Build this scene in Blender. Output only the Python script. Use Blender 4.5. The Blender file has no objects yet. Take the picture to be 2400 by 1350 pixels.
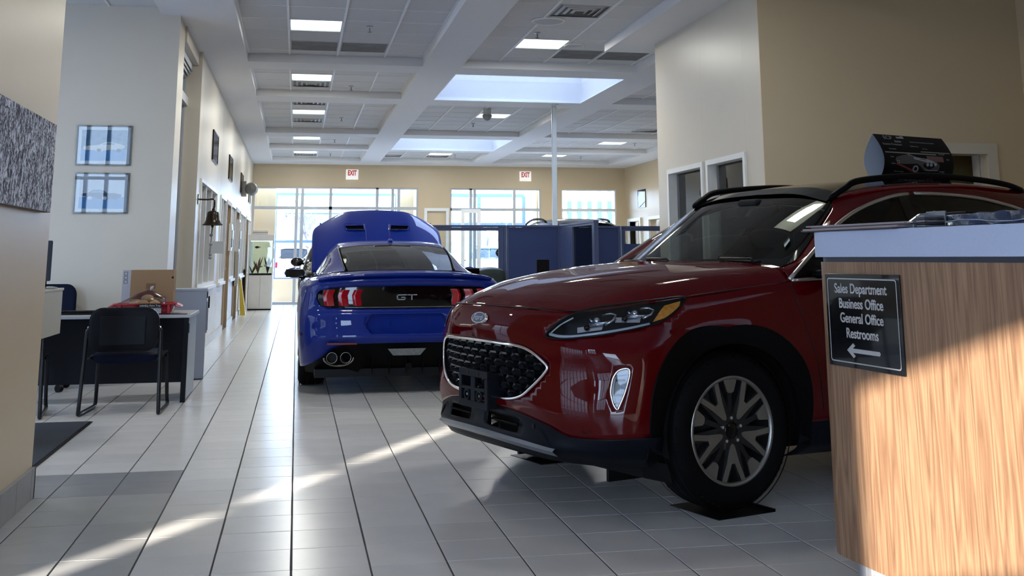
import bpy, bmesh, math, random
from mathutils import Vector, Matrix
from mathutils.bvhtree import BVHTree
random.seed(7)
C = bpy.context.scene.collection
scene = bpy.context.scene
PI = math.pi

# ------------------------------------------------------------------ camera
cam_d = bpy.data.cameras.new('camera'); cam = bpy.data.objects.new('camera', cam_d); C.objects.link(cam)
FPX = 2537.8; PPY = 134.1
cam_d.sensor_width = 36.0; cam_d.lens = 36.0 * FPX / 2400.0
cam_d.shift_y = (PPY - 675.0) / 2400.0
cam_d.clip_end = 400
_p, _y, _r = -0.1832, -0.1939, -0.0038
def _R(rx, ry, rz):
    return Matrix.Rotation(rz, 3, 'Z') @ Matrix.Rotation(rx, 3, 'X') @ Matrix.Rotation(ry, 3, 'Y')
CM = _R(_p, _y, _r) @ Matrix(((1, 0, 0), (0, 0, -1), (0, 1, 0)))     # world -> camera (x right, y down, z forward)
CAMP = Vector((0, 0, 1.18))
cam.matrix_world = Matrix.Translation(CAMP) @ Matrix((
    (CM[0][0], -CM[1][0], -CM[2][0]), (CM[0][1], -CM[1][1], -CM[2][1]), (CM[0][2], -CM[1][2], -CM[2][2]))).to_4x4()
scene.camera = cam

# ------------------------------------------------------------------ sky, sun, exposure
world = bpy.data.worlds.new('sky'); scene.world = world; world.use_nodes = True
wn = world.node_tree.nodes; wl = world.node_tree.links; wn.clear()
wo = wn.new('ShaderNodeOutputWorld'); wb = wn.new('ShaderNodeBackground')
wtc = wn.new('ShaderNodeTexCoord'); wsx = wn.new('ShaderNodeSeparateXYZ'); wr = wn.new('ShaderNodeValToRGB')
wl.new(wtc.outputs['Generated'], wsx.inputs[0]); wl.new(wsx.outputs['Z'], wr.inputs[0])
wr.color_ramp.elements[0].position = 0.0; wr.color_ramp.elements[0].color = (0.58, 0.76, 1.0, 1)
wr.color_ramp.elements[1].position = 0.8; wr.color_ramp.elements[1].color = (0.46, 0.63, 1.0, 1)
e = wr.color_ramp.elements.new(0.25); e.color = (0.54, 0.72, 1.0, 1)
wl.new(wr.outputs[0], wb.inputs['Color']); wb.inputs['Strength'].default_value = 4.3
wl.new(wb.outputs[0], wo.inputs[0])
sun_d = bpy.data.lights.new('sun', 'SUN'); sun = bpy.data.objects.new('sun', sun_d); C.objects.link(sun)
sun_d.energy = 5.2; sun_d.angle = math.radians(0.6); sun_d.color = (1.0, 0.92, 0.80)
SUND = Vector((0.53, 0.85, -0.27)).normalized()
sun.rotation_euler = SUND.to_track_quat('-Z', 'Y').to_euler(); sun.location = (-9, -20, 9)
vs = scene.view_settings
scene.display_settings.display_device = 'sRGB'
vs.view_transform = 'Standard'; vs.look = 'None'; vs.exposure = 2.05; vs.gamma = 1.0; vs.use_curve_mapping = False
cy = scene.cycles
cy.use_denoising = True
cy.max_bounces = 8; cy.diffuse_bounces = 4; cy.glossy_bounces = 4; cy.transmission_bounces = 4; cy.transparent_max_bounces = 16
cy.caustics_reflective = False; cy.caustics_refractive = False; cy.sample_clamp_indirect = 6.0
cy.use_adaptive_sampling = True

# ------------------------------------------------------------------ materials
MATS = {}
def mat(name, col, rough=0.6, metal=0.0, coat=0.0, noise=0.06, scale=8.0, spec=None, bump=0.0, emit=None, estr=0.0, objvar=0.0, croff=0.03, coords='Object'):
    if name in MATS: return MATS[name]
    m = bpy.data.materials.new(name); m.use_nodes = True
    nt = m.node_tree; b = nt.nodes['Principled BSDF']
    b.inputs['Roughness'].default_value = rough; b.inputs['Metallic'].default_value = metal
    b.inputs['Coat Weight'].default_value = coat; b.inputs['Coat Roughness'].default_value = croff
    if spec is None: spec = .12 if max(col[:3]) < .03 and metal < .5 else .5
    b.inputs['Specular IOR Level'].default_value = spec
    tc = nt.nodes.new('ShaderNodeTexCoord'); nz = nt.nodes.new('ShaderNodeTexNoise')
    nz.inputs['Scale'].default_value = scale; nz.inputs['Detail'].default_value = 3.0
    nt.links.new(tc.outputs[coords], nz.inputs['Vector'])
    mx = nt.nodes.new('ShaderNodeMix'); mx.data_type = 'RGBA'
    a = [max(0, c * (1 - noise)) for c in col[:3]] + [1]; bb = [min(1, c * (1 + noise)) for c in col[:3]] + [1]
    mx.inputs[6].default_value = a; mx.inputs[7].default_value = bb
    nt.links.new(nz.outputs['Fac'], mx.inputs[0])
    out = mx.outputs[2]
    if objvar:
        oi = nt.nodes.new('ShaderNodeObjectInfo'); hs = nt.nodes.new('ShaderNodeHueSaturation')
        mr = nt.nodes.new('ShaderNodeMapRange'); mr.inputs[3].default_value = 1 - objvar; mr.inputs[4].default_value = 1 + objvar
        nt.links.new(oi.outputs['Random'], mr.inputs[0]); nt.links.new(mr.outputs[0], hs.inputs['Value'])
        nt.links.new(out, hs.inputs['Color']); out = hs.outputs[0]
    nt.links.new(out, b.inputs['Base Color'])
    if bump:
        bp = nt.nodes.new('ShaderNodeBump'); bp.inputs['Strength'].default_value = bump; bp.inputs['Distance'].default_value = 0.01
        nt.links.new(nz.outputs['Fac'], bp.inputs['Height']); nt.links.new(bp.outputs[0], b.inputs['Normal'])
    if emit:
        b.inputs['Emission Color'].default_value = (*emit, 1); b.inputs['Emission Strength'].default_value = estr
    MATS[name] = m
    return m
def glass(name, tint=(0.8, 0.9, 0.95), refl=1.0, rough=0.0, f0=1.45):
    """thin architectural / car glass: tinted see-through with a fresnel reflection"""
    if name in MATS: return MATS[name]
    m = bpy.data.materials.new(name); m.use_nodes = True; nt = m.node_tree; nt.nodes.clear()
    o = nt.nodes.new('ShaderNodeOutputMaterial'); t = nt.nodes.new('ShaderNodeBsdfTransparent'); t.inputs[0].default_value = (*tint, 1)
    g = nt.nodes.new('ShaderNodeBsdfGlossy'); g.inputs['Roughness'].default_value = rough; g.inputs[0].default_value = (refl, refl, refl, 1)
    f = nt.nodes.new('ShaderNodeFresnel'); f.inputs[0].default_value = f0
    mx = nt.nodes.new('ShaderNodeMixShader')
    nt.links.new(f.outputs[0], mx.inputs[0]); nt.links.new(t.outputs[0], mx.inputs[1]); nt.links.new(g.outputs[0], mx.inputs[2])
    nt.links.new(mx.outputs[0], o.inputs[0]); MATS[name] = m
    return m
def wood(name):
    m = bpy.data.materials.new(name); m.use_nodes = True; nt = m.node_tree; b = nt.nodes['Principled BSDF']
    tc = nt.nodes.new('ShaderNodeTexCoord'); mp = nt.nodes.new('ShaderNodeMapping'); mp.inputs['Scale'].default_value = (9.0, 9.0, 0.55)
    nz = nt.nodes.new('ShaderNodeTexNoise'); nz.inputs['Scale'].default_value = 1.6; nz.inputs['Detail'].default_value = 2.0
    wv = nt.nodes.new('ShaderNodeTexNoise'); wv.inputs['Scale'].default_value = 9.0; wv.inputs['Detail'].default_value = 6.0; wv.inputs['Roughness'].default_value = 0.7
    mp2 = nt.nodes.new('ShaderNodeMapping'); mp2.inputs['Scale'].default_value = (12.0, 12.0, 0.35)
    nt.links.new(tc.outputs['Object'], mp.inputs[0]); nt.links.new(mp.outputs[0], nz.inputs['Vector'])
    nt.links.new(tc.outputs['Object'], mp2.inputs[0]); nt.links.new(mp2.outputs[0], wv.inputs['Vector'])
    wa = nt.nodes.new('ShaderNodeMath'); wa.operation = 'MULTIPLY'; wa.inputs[1].default_value = 16.0
    nt.links.new(nz.outputs['Fac'], wa.inputs[0])
    fr = nt.nodes.new('ShaderNodeMath'); fr.operation = 'PINGPONG'; fr.inputs[1].default_value = 1.0; nt.links.new(wa.outputs[0], fr.inputs[0])
    ad = nt.nodes.new('ShaderNodeMath'); ad.operation = 'MULTIPLY_ADD'; ad.inputs[1].default_value = 0.30; nt.links.new(fr.outputs[0], ad.inputs[0])
    nt.links.new(wv.outputs['Fac'], ad.inputs[2])
    cr = nt.nodes.new('ShaderNodeValToRGB'); nt.links.new(ad.outputs[0], cr.inputs[0])
    cr.color_ramp.elements[0].position = 0.36; cr.color_ramp.elements[0].color = (0.150, 0.078, 0.044, 1)
    cr.color_ramp.elements[1].position = 0.86; cr.color_ramp.elements[1].color = (0.335, 0.205, 0.120, 1)
    e = cr.color_ramp.elements.new(0.60); e.color = (0.235, 0.133, 0.076, 1)
    nt.links.new(cr.outputs[0], b.inputs['Base Color']); b.inputs['Roughness'].default_value = 0.42
    MATS[name] = m
    return m

# ------------------------------------------------------------------ mesh helpers
class MB:
    def __init__(s): s.v = []; s.f = []
    def add(s, vs, fs):
        n = len(s.v); s.v += [tuple(v) for v in vs]; s.f += [tuple(i + n for i in f) for f in fs]; return s
    def box(s, x0, x1, y0, y1, z0, z1):
        s.k = getattr(s, 'k', -1) + 1; e = .00022*(s.k % 6); x0 -= e; x1 += e; y0 -= e; y1 += e; z0 -= e; z1 += e
        return s.add([(x0,y0,z0),(x1,y0,z0),(x1,y1,z0),(x0,y1,z0),(x0,y0,z1),(x1,y0,z1),(x1,y1,z1),(x0,y1,z1)],
                     [(3,2,1,0),(4,5,6,7),(0,1,5,4),(1,2,6,5),(2,3,7,6),(3,0,4,7)])
    def cyl(s, p, q, r, r2=None, n=16, cap=True):
        p = Vector(p); q = Vector(q); d = (q - p).normalized(); a = d.orthogonal().normalized(); b = d.cross(a)
        r2 = r if r2 is None else r2
        vs = [p + r * (math.cos(2*PI*i/n) * a + math.sin(2*PI*i/n) * b) for i in range(n)] + \
             [q + r2 * (math.cos(2*PI*i/n) * a + math.sin(2*PI*i/n) * b) for i in range(n)]
        fs = [(i, (i+1) % n, n + (i+1) % n, n + i) for i in range(n)]
        if cap: fs += [tuple(range(n))[::-1], tuple(range(n, 2*n))]
        return s.add(vs, fs)
    def tube(s, pts, r, n=8, closed=False, cap=True):
        P = [Vector(p) for p in pts]; m = len(P); up = None; vs = []
        for i, p in enumerate(P):
            if closed: t = P[(i+1) % m] - P[i-1]
            else: t = P[min(i+1, m-1)] - P[max(i-1, 0)]
            t.normalize()
            if up is None: up = t.orthogonal().normalized()
            a = (up - t * up.dot(t)); a = a.normalized() if a.length > 1e-6 else t.orthogonal().normalized(); up = a; b = t.cross(a)
            rr = r[i] if isinstance(r, (list, tuple)) else r
            vs += [p + rr * (math.cos(2*PI*k/n) * a + math.sin(2*PI*k/n) * b) for k in range(n)]
        fs = []
        for i in range(m if closed else m - 1):
            j = (i + 1) % m
            fs += [(i*n+k, i*n+(k+1) % n, j*n+(k+1) % n, j*n+k) for k in range(n)]
        if cap and not closed: fs += [tuple(range(n))[::-1], tuple(range((m-1)*n, m*n))]
        return s.add(vs, fs)
    def lathe(s, prof, o=(0,0,0), n=32, axis='Z'):
        vs = []; o = Vector(o)
        for (r, h) in prof:
            for k in range(n):
                c, d = r * math.cos(2*PI*k/n), r * math.sin(2*PI*k/n)
                vs.append(o + (Vector((c, d, h)) if axis == 'Z' else Vector((c, h, d)) if axis == 'Y' else Vector((h, c, d))))
        m = len(prof)
        fs = [(i*n+k, i*n+(k+1) % n, (i+1)*n+(k+1) % n, (i+1)*n+k) for i in range(m-1) for k in range(n)]
        return s.add(vs, fs)
    def prism(s, poly, fn, d0, d1):
        """poly: 2-D outline; fn(a,b,d) -> 3-D point; extruded from d0 to d1"""
        n = len(poly); vs = [fn(a, b, d0) for a, b in poly] + [fn(a, b, d1) for a, b in poly]
        return s.add(vs, [tuple(range(n))[::-1], tuple(range(n, 2*n))] + [(i, (i+1) % n, n+(i+1) % n, n+i) for i in range(n)])
    def build(s, name, m, parent=None, smooth=False, bevel=0.0, fixn=True, sharp=None, uv=False, seg=2):
        me = bpy.data.meshes.new(name); me.from_pydata(s.v, [], s.f)
        if fixn:
            bm = bmesh.new(); bm.from_mesh(me); bmesh.ops.recalc_face_normals(bm, faces=bm.faces); bm.to_mesh(me); bm.free()
        me.materials.append(m)
        if smooth: me.polygons.foreach_set('use_smooth', [True] * len(me.polygons))
        o = bpy.data.objects.new(name, me); C.objects.link(o)
        if parent: o.parent = parent
        if sharp is not None and smooth:
            me.set_sharp_from_angle(angle=math.radians(sharp))
        if bevel:
            md = o.modifiers.new('bevel', 'BEVEL'); md.width = bevel; md.segments = seg; md.limit_method = 'ANGLE'; md.angle_limit = math.radians(40)
            me.polygons.foreach_set('use_smooth', [True] * len(me.polygons)); md.harden_normals = True
        return o
def box(name, m, x0, x1, y0, y1, z0, z1, parent=None, bevel=0.0):
    return MB().box(x0, x1, y0, y1, z0, z1).build(name, m, parent, bevel=bevel, fixn=False)
def thing(name, label, cat, loc=(0,0,0), rotz=0.0, group=None):
    o = bpy.data.objects.new(name, None); C.objects.link(o); o.location = loc; o.rotation_euler = (0, 0, rotz); o.empty_display_size = 0.1
    o['label'] = label; o['category'] = cat
    if group: o['group'] = group
    return o
def tag(o, label, cat, group=None):
    o['label'] = label; o['category'] = cat
    if group: o['group'] = group
    return o
def struct(o, label=None):
    o['kind'] = 'structure'
    if label: o['label'] = label
    return o
def dup(o, parent=None):
    c = o.copy(); C.objects.link(c)
    if parent: c.parent = parent
    for ch in o.children: dup(ch, c)
    return c
def proj(P):
    q = CM @ (Vector(P) - CAMP)
    return (FPX*q[0]/q[2] + 1200, FPX*q[1]/q[2] + PPY) if q[2] > 0.05 else (-1e4, -1e4)
def text(name, s, size, m, mtx, parent=None, depth=0.002, font_scale_x=1.0, bold=0.0, align='CENTER', spacing=1.0):
    cu = bpy.data.curves.new(name, 'FONT'); cu.body = s; cu.size = size; cu.align_x = align; cu.align_y = 'CENTER'; cu.extrude = depth
    cu.offset = bold; cu.space_character = spacing
    t = bpy.data.objects.new(name, cu); C.objects.link(t)
    bpy.context.view_layer.update()
    dg = bpy.context.evaluated_depsgraph_get()
    me = bpy.data.meshes.new_from_object(t.evaluated_get(dg)); bpy.data.objects.remove(t)
    me.materials.clear(); me.materials.append(m)
    me.transform(Matrix.Diagonal((font_scale_x, 1, 1, 1))); me.transform(mtx)
    o = bpy.data.objects.new(name, me); C.objects.link(o)
    if parent: o.parent = parent
    return o
def frame_mtx(o, x, y):
    """matrix whose X,Y axes are x,y and origin o"""
    x = Vector(x).normalized(); y = Vector(y).normalized(); z = x.cross(y)
    return Matrix.Translation(Vector(o)) @ Matrix((x, y, z)).transposed().to_4x4()
def empty_part(name, parent, loc=(0,0,0)):
    o = bpy.data.objects.new(name, None); C.objects.link(o); o.parent = parent; o.location = loc; return o
# ================================================================== structure
M_cream = mat('cream_paint', (0.62, 0.50, 0.33), 0.38, noise=0.03, scale=2.5, spec=0.4)
M_cream2 = mat('pale_cream_paint', (0.60, 0.55, 0.46), 0.38, noise=0.03, scale=2.5, spec=0.4)
M_ceil = mat('ceiling_paint', (0.74, 0.74, 0.74), 0.75, noise=0.02)
M_ctile = mat('ceiling_tile', (0.62, 0.62, 0.615), 0.9, noise=0.10, scale=60, objvar=0.03, bump=0.1)
M_tbar = mat('white_grid_bar', (0.78, 0.78, 0.76), 0.5)
M_grout = mat('grout', (0.055, 0.055, 0.06), 0.9, noise=0.2, scale=30)
M_tile = mat('floor_tile', (0.62, 0.61, 0.595), 0.24, noise=0.07, scale=5, objvar=0.045, spec=0.25)
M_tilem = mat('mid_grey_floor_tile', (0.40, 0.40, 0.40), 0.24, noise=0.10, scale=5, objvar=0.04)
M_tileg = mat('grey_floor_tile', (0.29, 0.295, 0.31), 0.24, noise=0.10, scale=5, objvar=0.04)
M_base = mat('grey_baseboard', (0.30, 0.31, 0.31), 0.45, noise=0.12, scale=14)
M_white = mat('white_frame', (0.80, 0.81, 0.80), 0.4)
M_tan = mat('tan_jamb', (0.36, 0.27, 0.17), 0.5, noise=0.08)
M_alu = mat('aluminium', (0.50, 0.53, 0.56), 0.4, metal=0.3)
M_pane = glass('window_glass', (0.94, 0.97, 0.98))
M_dglass = glass('office_glass', (0.50, 0.44, 0.36), refl=.07)
M_black = mat('black_plastic', (0.008, 0.008, 0.009), 0.35)

CZ = 3.67; TZ = 3.775
YB = 29.6
# floor slab (grout) with tiles as its parts
floor = struct(MB().box(-7.2, 9.3, -3.2, YB, -0.12, -0.0035).build('floor', M_grout, fixn=False), 'floor of pale square ceramic tiles with dark joints')
px_, py_ = 0.3025, 0.3115
def tile_mesh(name, w, d, m):
    b = 0.0012; h = 0.0
    vs = [(-w/2,-d/2,-0.0035),(w/2,-d/2,-0.0035),(w/2,d/2,-0.0035),(-w/2,d/2,-0.0035),
          (-w/2,-d/2,-b),(w/2,-d/2,-b),(w/2,d/2,-b),(-w/2,d/2,-b),
          (-w/2+b,-d/2+b,h),(w/2-b,-d/2+b,h),(w/2-b,d/2-b,h),(-w/2+b,d/2-b,h)]
    fs = [(8,9,10,11)] + [(i,(i+1)%4,4+(i+1)%4,4+i) for i in range(4)] + [(4+i,4+(i+1)%4,8+(i+1)%4,8+i) for i in range(4)]
    me = bpy.data.meshes.new(name); me.from_pydata(vs, [], fs); me.materials.append(m); return me, vs, fs
tm, tvs, tfs = tile_mesh('floor_tile', px_ - 0.0075, py_ - 0.0035, M_tile)
tmg, _, _ = tile_mesh('grey_floor_tile', px_ - 0.0075, py_ - 0.0035, M_tileg)
tmm, _, _ = tile_mesh('mid_grey_floor_tile', px_ - 0.0075, py_ - 0.0035, M_tilem)
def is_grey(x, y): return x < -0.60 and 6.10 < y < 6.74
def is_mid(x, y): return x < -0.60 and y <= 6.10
cand = []; rest = MB(); restg = MB(); restm = MB()
for i in range(-24, 31):
    for j in range(-24, 82):
        x = 0.017 + (i + 0.5) * px_; y = 4.544 + (j + 0.5) * py_
        if not (-7.0 < x < 9.0 and -3.0 < y < YB - 0.15): continue
        if y > 13.4 and x < -1.2: continue
        u, v = proj((x, y, 0))
        inf = -60 < u < 2460 and -60 < v < 1400 and y > 3.0
        hid = (x < -1.3 and y < 6.4) or (x > 2.15 and y < 4.15)
        cand.append((0 if inf and not hid else 1, math.hypot(x, y), x, y, i, j))
cand.sort()
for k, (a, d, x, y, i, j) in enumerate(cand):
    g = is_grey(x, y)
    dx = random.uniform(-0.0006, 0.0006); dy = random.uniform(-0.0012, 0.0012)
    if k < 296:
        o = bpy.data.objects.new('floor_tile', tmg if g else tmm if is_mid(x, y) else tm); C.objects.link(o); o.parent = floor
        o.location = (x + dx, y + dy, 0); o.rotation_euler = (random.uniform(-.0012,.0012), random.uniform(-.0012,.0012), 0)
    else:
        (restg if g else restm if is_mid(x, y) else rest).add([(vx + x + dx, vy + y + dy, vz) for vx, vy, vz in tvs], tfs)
o = rest.build('floor_tiles', M_tile, floor, fixn=False); o['kind'] = 'stuff'
if restm.v: restm.build('mid_grey_floor_tiles', M_tilem, floor, fixn=False)['kind'] = 'stuff'
if restg.v:
    o = restg.build('grey_floor_tiles', M_tileg, floor, fixn=False); o['kind'] = 'stuff'

# ---- ceiling: flat beams with recessed coffers
XB = [(-1.45, -0.69), (1.555, 2.065), (4.50, 5.03), (8.30, 9.1)]
LEFT = [(6.9, 14.05), (14.58, 17.08), (17.70, 22.15), (22.76, 25.30), (25.72, 28.55)]
ceiling = MB()
YN = 2.6
for x0, x1 in XB: ceiling.box(x0, x1, YN, YB, CZ, 4.0)
cofs = []
def column(x0, x1, cs):
    y = YN
    for (a, b) in cs:
        ceiling.box(x0, x1, y, a, CZ, 4.0); y = b
        cofs.append((x0, x1, a, b))
    ceiling.box(x0, x1, y, YB, CZ, 4.0)
column(-0.69, 1.555, LEFT)
column(2.065, 4.50, LEFT)
column(5.03, 8.30, [(12.8, 14.05)] + LEFT[1:])
ceiling.box(3.64, 4.5, YN, 12.62, CZ - 0.001, 3.99)
ceiling = struct(ceiling.build('ceiling', M_ceil, fixn=False), 'white coffered ceiling with dropped beams and two skylights')
SKY = [(2.065, 4.50, 14.58, 17.08), (2.065, 4.50, 22.76, 25.30)]
# tiles, bars
LW = 0.61
def tpart(x0, x1, y0, y1, z, tiles, bars, xs=None, skip=()):
    xs = xs or [x0 + 0.52 + LW*k for k in range(int((x1 - x0)/LW) + 1)]
    xs = [x0] + [x for x in xs if x0 + 0.05 < x < x1 - 0.05] + [x1]
    ys = [y1 - 0.33 - LW*k for k in range(60)]
    ys = [y1] + [y for y in ys if y > y0 + 0.05] + [y0]; ys.reverse()
    for i in range(len(xs)-1):
        for j in range(len(ys)-1):
            tiles.append((xs[i]+0.012, xs[i+1]-0.012, ys[j]+0.006, ys[j+1]-0.006, z, ((xs[i]+xs[i+1])/2, (ys[j]+ys[j+1])/2)))
    for x in xs[1:-1]: bars.box(x-0.012, x+0.012, y0, y1, z-0.006, z+0.01)
    for y in ys[1:-1]: bars.box(x0, x1, y-0.004, y+0.004, z+0.002, z+0.012)
    for a in (x0, x1): bars.box(a-0.0, a+0.02, y0, y1, z-0.004, z+0.01) if a == x0 else bars.box(a-0.02, a, y0, y1, z-0.004, z+0.01)
    return xs, ys
tiles = []; bars = MB()
grids = {}
for c in cofs:
    if c in SKY: continue
    grids[c] = tpart(c[0], c[1], c[2], c[3], TZ, tiles, bars)
grids['left'] = tpart(-7.0, -1.45, YN, 11.44, 3.745, tiles, bars, xs=[-1.97-1.22*k for k in range(5)])
ceiling_h = ceiling
upper = MB().box(-7.1, -1.45, YN, 11.5, 3.80, 4.0)
for c in cofs:
    if c not in SKY: upper.box(c[0]-.02, c[1]+.02, c[2]-.02, c[3]+.02, 3.83, 4.01)
upper.build('ceiling_deck', M_ceil, ceiling, fixn=False)
bars.build('grid_bar', M_tbar, ceiling, fixn=False)['kind'] = 'stuff'
# fittings: lights 2x2 ft, grilles
M_lamp = mat('lit_diffuser', (0.9, 0.9, 0.85), 0.4, emit=(0.95, 1.0, 0.80), estr=5.0)
def lamp_mat():
    m = bpy.data.materials.new('lit_prismatic_diffuser'); m.use_nodes = True; nt = m.node_tree; b = nt.nodes['Principled BSDF']
    tc = nt.nodes.new('ShaderNodeTexCoord'); mp = nt.nodes.new('ShaderNodeMapping'); mp.inputs['Scale'].default_value = (1.7, 2.2, 1)
    gr = nt.nodes.new('ShaderNodeTexGradient'); gr.gradient_type = 'SPHERICAL'
    nt.links.new(tc.outputs['Object'], mp.inputs[0]); nt.links.new(mp.outputs[0], gr.inputs[0])
    mr = nt.nodes.new('ShaderNodeMapRange'); mr.inputs[3].default_value = 0.22; mr.inputs[4].default_value = 0.9
    nt.links.new(gr.outputs['Fac'], mr.inputs[0]); nt.links.new(mr.outputs[0], b.inputs['Emission Strength'])
    b.inputs['Emission Color'].default_value = (0.92, 1.0, 0.80, 1); b.inputs['Base Color'].default_value = (0.8, 0.85, 0.75, 1)
    return m
M_lamp = lamp_mat()
M_vent = mat('vent_metal', (0.20, 0.20, 0.20), 0.6, noise=0.5, scale=7)
M_ventw = mat('white_vent_metal', (0.42, 0.42, 0.41), 0.5, noise=0.1)
M_perf = mat('perforated_return_grille', (0.15, 0.15, 0.15), 0.7, noise=0.55, scale=4)
used = []
def nearest_cell(x, y):
    best = min(tiles, key=lambda t: (t[5][0]-x)**2 + (t[5][1]-y)**2); return best
LAMPW = 10.0
GL = 'recessed square ceiling lights'
def ceil_light(x, y, label):
    t = nearest_cell(x, y); tiles.remove(t); x0, x1, y0, y1, z, c = t
    o = thing('ceiling_light', label, 'light', (c[0], c[1], z), 0, GL)
    w = (x1-x0)/2; d = (y1-y0)/2
    f = MB(); f.box(-w-.01, w+.01, -d-.01, -d+.012, -.004, .02).box(-w-.01, w+.01, d-.012, d+.01, -.004, .02).box(-w-.01, -w+.012, -d, d, -.004, .02).box(w-.012, w+.01, -d, d, -.004, .02)
    f.build('light_frame', M_black if False else M_alu, o, fixn=False)
    MB().box(-w+.012, w-.012, -d+.012, d-.012, .004, .02).build('diffuser', M_lamp, o, fixn=False)
    l = bpy.data.lights.new('tube_light', 'AREA'); l.shape = 'RECTANGLE'; l.size = .34; l.size_y = .26; l.energy = LAMPW if y > 9 else 6.0; l.color = (1.0, .99, .93)
    lo = bpy.data.objects.new('tube_light', l); C.objects.link(lo); lo.parent = o; lo.location = (0, 0, -.012)
def perf(x, y, label):
    t = nearest_cell(x, y); tiles.remove(t); x0, x1, y0, y1, z, c = t
    o = thing('air_grille', label, 'vent', (c[0], c[1], z), 0, 'perforated air return grilles'); w = (x1-x0)/2; d = (y1-y0)/2
    MB().box(-w, w, -d, d, 0.004, .02).build('perforated_panel', M_perf, o, fixn=False)
    f = MB(); f.box(-w, w, -d, -d+.015, -.003, .01).box(-w, w, d-.015, d, -.003, .01).box(-w, -w+.015, -d, d, -.003, .01).box(w-.015, w, -d, d, -.003, .01)
    f.build('grille_rim', M_ventw, o, fixn=False)
def louver(x, y, label):
    t = nearest_cell(x, y); tiles.remove(t); x0, x1, y0, y1, z, c = t
    o = thing('air_diffuser', label, 'vent', (c[0], c[1], z), 0, 'louvred square air diffusers'); w = (x1-x0)/2; d = (y1-y0)/2
    MB().box(-w, w, -d, d, 0.012, .022).build('backing', M_vent, o, fixn=False)
    for k in range(4):
        a = 1 - 0.24*k; b_ = a - 0.10; r = MB(); zz = -0.002 - 0.004*k
        for sx, sy in ((1,0),(-1,0),(0,1),(0,-1)):
            if sx: r.add([(sx*w*a,-d*a,zz+.012),(sx*w*a,d*a,zz+.012),(sx*w*b_,d*b_,zz),(sx*w*b_,-d*b_,zz)], [(0,1,2,3)])
            else: r.add([(-w*a,sy*d*a,zz+.012),(w*a,sy*d*a,zz+.012),(w*b_,sy*d*b_,zz),(-w*b_,sy*d*b_,zz)], [(0,1,2,3)])
        r.build('louvre_ring', M_ventw, o)
ceil_light(0.12, 12.15, 'square ceiling light nearest the front, above the blue car aisle')
ceil_light(0.12, 15.95, 'ceiling light in the second coffer beyond, over a louvred vent')
ceil_light(0.12, 19.4, 'ceiling light in the third coffer of the left row')
ceil_light(0.12, 24.0, 'ceiling light in the fourth coffer of the left row')
ceil_light(0.12, 27.2, 'ceiling light in the last coffer of the left row by the far wall')
ceil_light(2.75, 12.75, 'square ceiling light above the red car, in front of the skylight')
ceil_light(3.3, 19.6, 'ceiling light with a dome camera below it, between the skylights')
ceil_light(3.2, 27.3, 'ceiling light behind the far skylight')
ceil_light(6.9, 24.0, 'ceiling light in the right row, fourth coffer')
ceil_light(6.5, 27.2, 'ceiling light in the right row nearest the far wall')
ceil_light(8.1, 20.2, 'ceiling light at the right, cut by the white wall block')
ceil_light(0.12, 8.4, 'unseen ceiling light added in the nearest coffer')  # out of view, added to brighten the near part of the room
ceil_light(2.75, 7.6, 'ceiling light mirrored in the red car windscreen')
ceil_light(-2.6, 8.0, 'unseen ceiling light added over the desk corner')  # also out of view, added for more light up front
perf(0.12, 13.4, 'stained perforated return grille behind the nearest ceiling light')
perf(0.75, 13.4, 'darker return grille, right of the pair over the blue car aisle')
perf(3.4, 13.4, 'left of two return grilles over the red car')
perf(4.0, 13.4, 'right of two return grilles over the red car')
louver(0.12, 16.5, 'louvred diffuser behind the second ceiling light')
louver(0.12, 21.2, 'louvred diffuser behind the third ceiling light')
louver(6.8, 21.6, 'dark louvred diffuser at the right, beside the white post')
louver(2.6, 27.9, 'louvred diffuser left of the light behind the far skylight')
louver(3.8, 27.9, 'louvred diffuser right of the light behind the far skylight')
louver(0.12, 27.8, 'louvred diffuser behind the last light of the left row')
louver(3.0, 11.0, 'louvred diffuser at the top edge, above the red car')
louver(0.12, 18.2, 'thin dark diffuser ahead of the third ceiling light')
tiles.sort(key=lambda t: (0 if -100 < proj((t[5][0], t[5][1], t[4]))[0] < 2500 and -120 < proj((t[5][0], t[5][1], t[4]))[1] < 700 else 1, math.hypot(t[5][0], t[5][1])))
cache = {}; rest = MB()
for k, (x0, x1, y0, y1, z, c) in enumerate(tiles):
    w = round(x1-x0, 3); d = round(y1-y0, 3)
    if k < 290:
        if (w, d) not in cache:
            me = bpy.data.meshes.new('ceiling_tile'); q = MB().box(-w/2, w/2, -d/2, d/2, 0.0, 0.018)
            me.from_pydata(q.v, [], q.f); me.materials.append(M_ctile); cache[(w, d)] = me
        o = bpy.data.objects.new('ceiling_tile', cache[(w, d)]); C.objects.link(o); o.parent = ceiling
        o.location = (c[0], c[1], z + 0.004 + random.uniform(0, .002)); o.rotation_euler = (random.uniform(-.002,.002), random.uniform(-.002,.002), 0)
    else: rest.box(x0, x1, y0, y1, z+.004, z+.02)
if rest.v: rest.build('ceiling_tiles', M_ctile, ceiling, fixn=False)['kind'] = 'stuff'
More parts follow.
